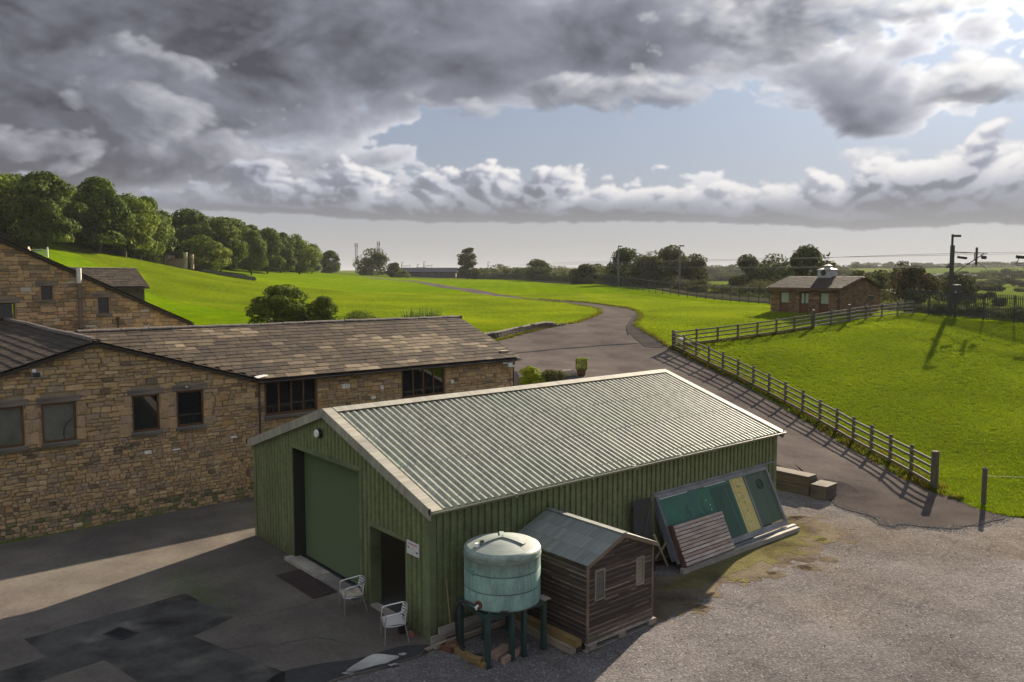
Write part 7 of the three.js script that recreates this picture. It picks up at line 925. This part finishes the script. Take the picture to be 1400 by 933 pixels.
  single('boulder', 'pale flat boulder beside the planter on the drive', 'boulder', (() => { const g = new THREE.IcosahedronGeometry(0.35, 2), a = g.attributes.position; for (let i = 0; i < a.count; i++) { const s = 1 + 0.25 * PN.noise(a.getX(i) * 4, a.getY(i) * 4, a.getZ(i) * 4); a.setXYZ(i, a.getX(i) * s * 1.4, a.getY(i) * s * 0.6, a.getZ(i) * s); } g.computeVertexNormals(); return g; })(), mat(0.27, 0.22, 0.17, { map: TX.stain, rough: 0.95 }), on(3.2, -45.3, 0.15));
  single('boulder', 'pale round stone at the field fence corner post', 'boulder', new THREE.IcosahedronGeometry(0.24, 2).scale(1, 0.8, 0.8), mat(0.55, 0.5, 0.42, { map: TX.stain, rough: 0.95 }), on(11.95, -56.9, 0.75));
  bush('gorse_bush', 'yellow-green bush at the left edge above the dark gable', -41.5, 63.5, 4, 2.2, lime, 0.2, 2400);
}
{ // grass on the lawns and field, as tufts
  const r = rng(7), blades = (seed, n) => { const q = rng(seed), pos = []; for (let k = 0; k < n; k++) { const a = q() * 6.283, h = 0.6 + 0.7 * q(), l = 0.35 + 0.9 * q(), x = (q() - 0.5) * 1.7, z = (q() - 0.5) * 1.7, w = 0.10 + 0.08 * q(), cx = Math.cos(a), sz = Math.sin(a); pos.push(x - sz * w, 0, z + cx * w, x + sz * w, 0, z - cx * w, x + cx * l, h, z + sz * l); } const g = new THREE.BufferGeometry(); g.setAttribute('position', new THREE.Float32BufferAttribute(pos, 3)); g.computeVertexNormals(); return g; };
  const gm = mat(1, 1, 1, { rough: 0.9, side: DS, transmission: 0.5, thickness: 0, specularIntensity: 0.05 }), N = 230000, im = new THREE.InstancedMesh(blades(3, 12), gm, N), m = new THREE.Matrix4(), q = new THREE.Quaternion(), c = new THREE.Color(), E = new THREE.Euler(); let k = 0, tries = 0;
  while (k < N && tries < 3e6) { tries++; const d = 27 + 105 * r() ** 1.25, t = (r() * 2 - 1) * 0.66, x = t * d; const z = -d; if (x < 12 && d < 52) continue; const a = CA * x + SA * d, b = SA * x - CA * d; if (a < 27 || inside(DRIVE, x, z) || inside(GRAVEL, x, z)) continue; if (x > 37.2 + (72 - d) * 0.32 && d > 45) continue;
    const p = fbm2(x * 0.12, d * 0.12, 2, 3.1), s = (0.045 + 0.03 * r() + (p > 0.12 ? 0.035 * r() : 0)) * (1 + d / 130); E.set((r() - 0.5) * 0.3, r() * 6.28, (r() - 0.5) * 0.3); q.setFromEuler(E); m.compose(V3(x, ground(x, z) - 0.005, z), q, V3(s * 1.4, s, s * 1.4)); im.setMatrixAt(k, m); const v = 0.82 + 0.36 * r() + p * 0.55, y = r(); c.setRGB((0.176 + 0.078 * y * y + 0.06 * Math.max(0, p)) * v, (0.262 + 0.03 * y) * v, 0.006 * v); im.setColorAt(k, c); k++; }
  im.count = k; im.name = 'grass'; im.userData = { kind: 'stuff', label: 'bright green grass tufts of the lawns and the field', category: 'grass' }; im.castShadow = im.receiveShadow = true; scene.add(im);
  // weeds and rough grass along the foot of the fence and the edges of the tarmac
  const VERGE = softEdge(DRIVE, 0.12, 0.05).filter(([x, z]) => z < -29 && z > -118 && x > -6 && !(x < 15 && z > -50)); const M2 = 9500, w2 = new THREE.InstancedMesh(blades(9, 16), gm, M2); let j = 0; while (j < M2) { const u = r(); let x, z; if (u < 0.42) { const p = VERGE[Math.floor(r() * VERGE.length)]; x = p[0] + (r() - 0.5) * 0.35; z = p[1] + (r() - 0.5) * 0.35; if (inside(DRIVE, x, z) && r() < 0.6) continue; } else if (u < 0.82) { const p = fenceLine.getPoint(r()); x = p.x + (r() - 0.35) * 0.7; z = p.z; } else { const t = r(); x = lerp(11.6, 24.5, t); z = -lerp(57.7, 66, t); x += (r() - 0.5) * 0.4; z += (r() - 0.5) * 0.4; } const s = 0.07 + 0.12 * r(); E.set((r() - 0.5) * 0.4, r() * 6.28, (r() - 0.5) * 0.4); m.compose(V3(x, ground(x, z) - 0.01, z), q.setFromEuler(E), V3(s, s * 1.2, s)); w2.setMatrixAt(j, m); const v = 0.6 + 0.7 * r(), y = r(); c.setRGB((0.07 + 0.09 * y) * v, 0.12 * v, 0.012 * v); w2.setColorAt(j, c); j++; }
  w2.name = 'rough_grass'; w2.userData = { kind: 'stuff', label: 'rough grass along the foot of the timber fences', category: 'grass' }; w2.castShadow = w2.receiveShadow = true; scene.add(w2);
}
renderer.render(scene, camera);
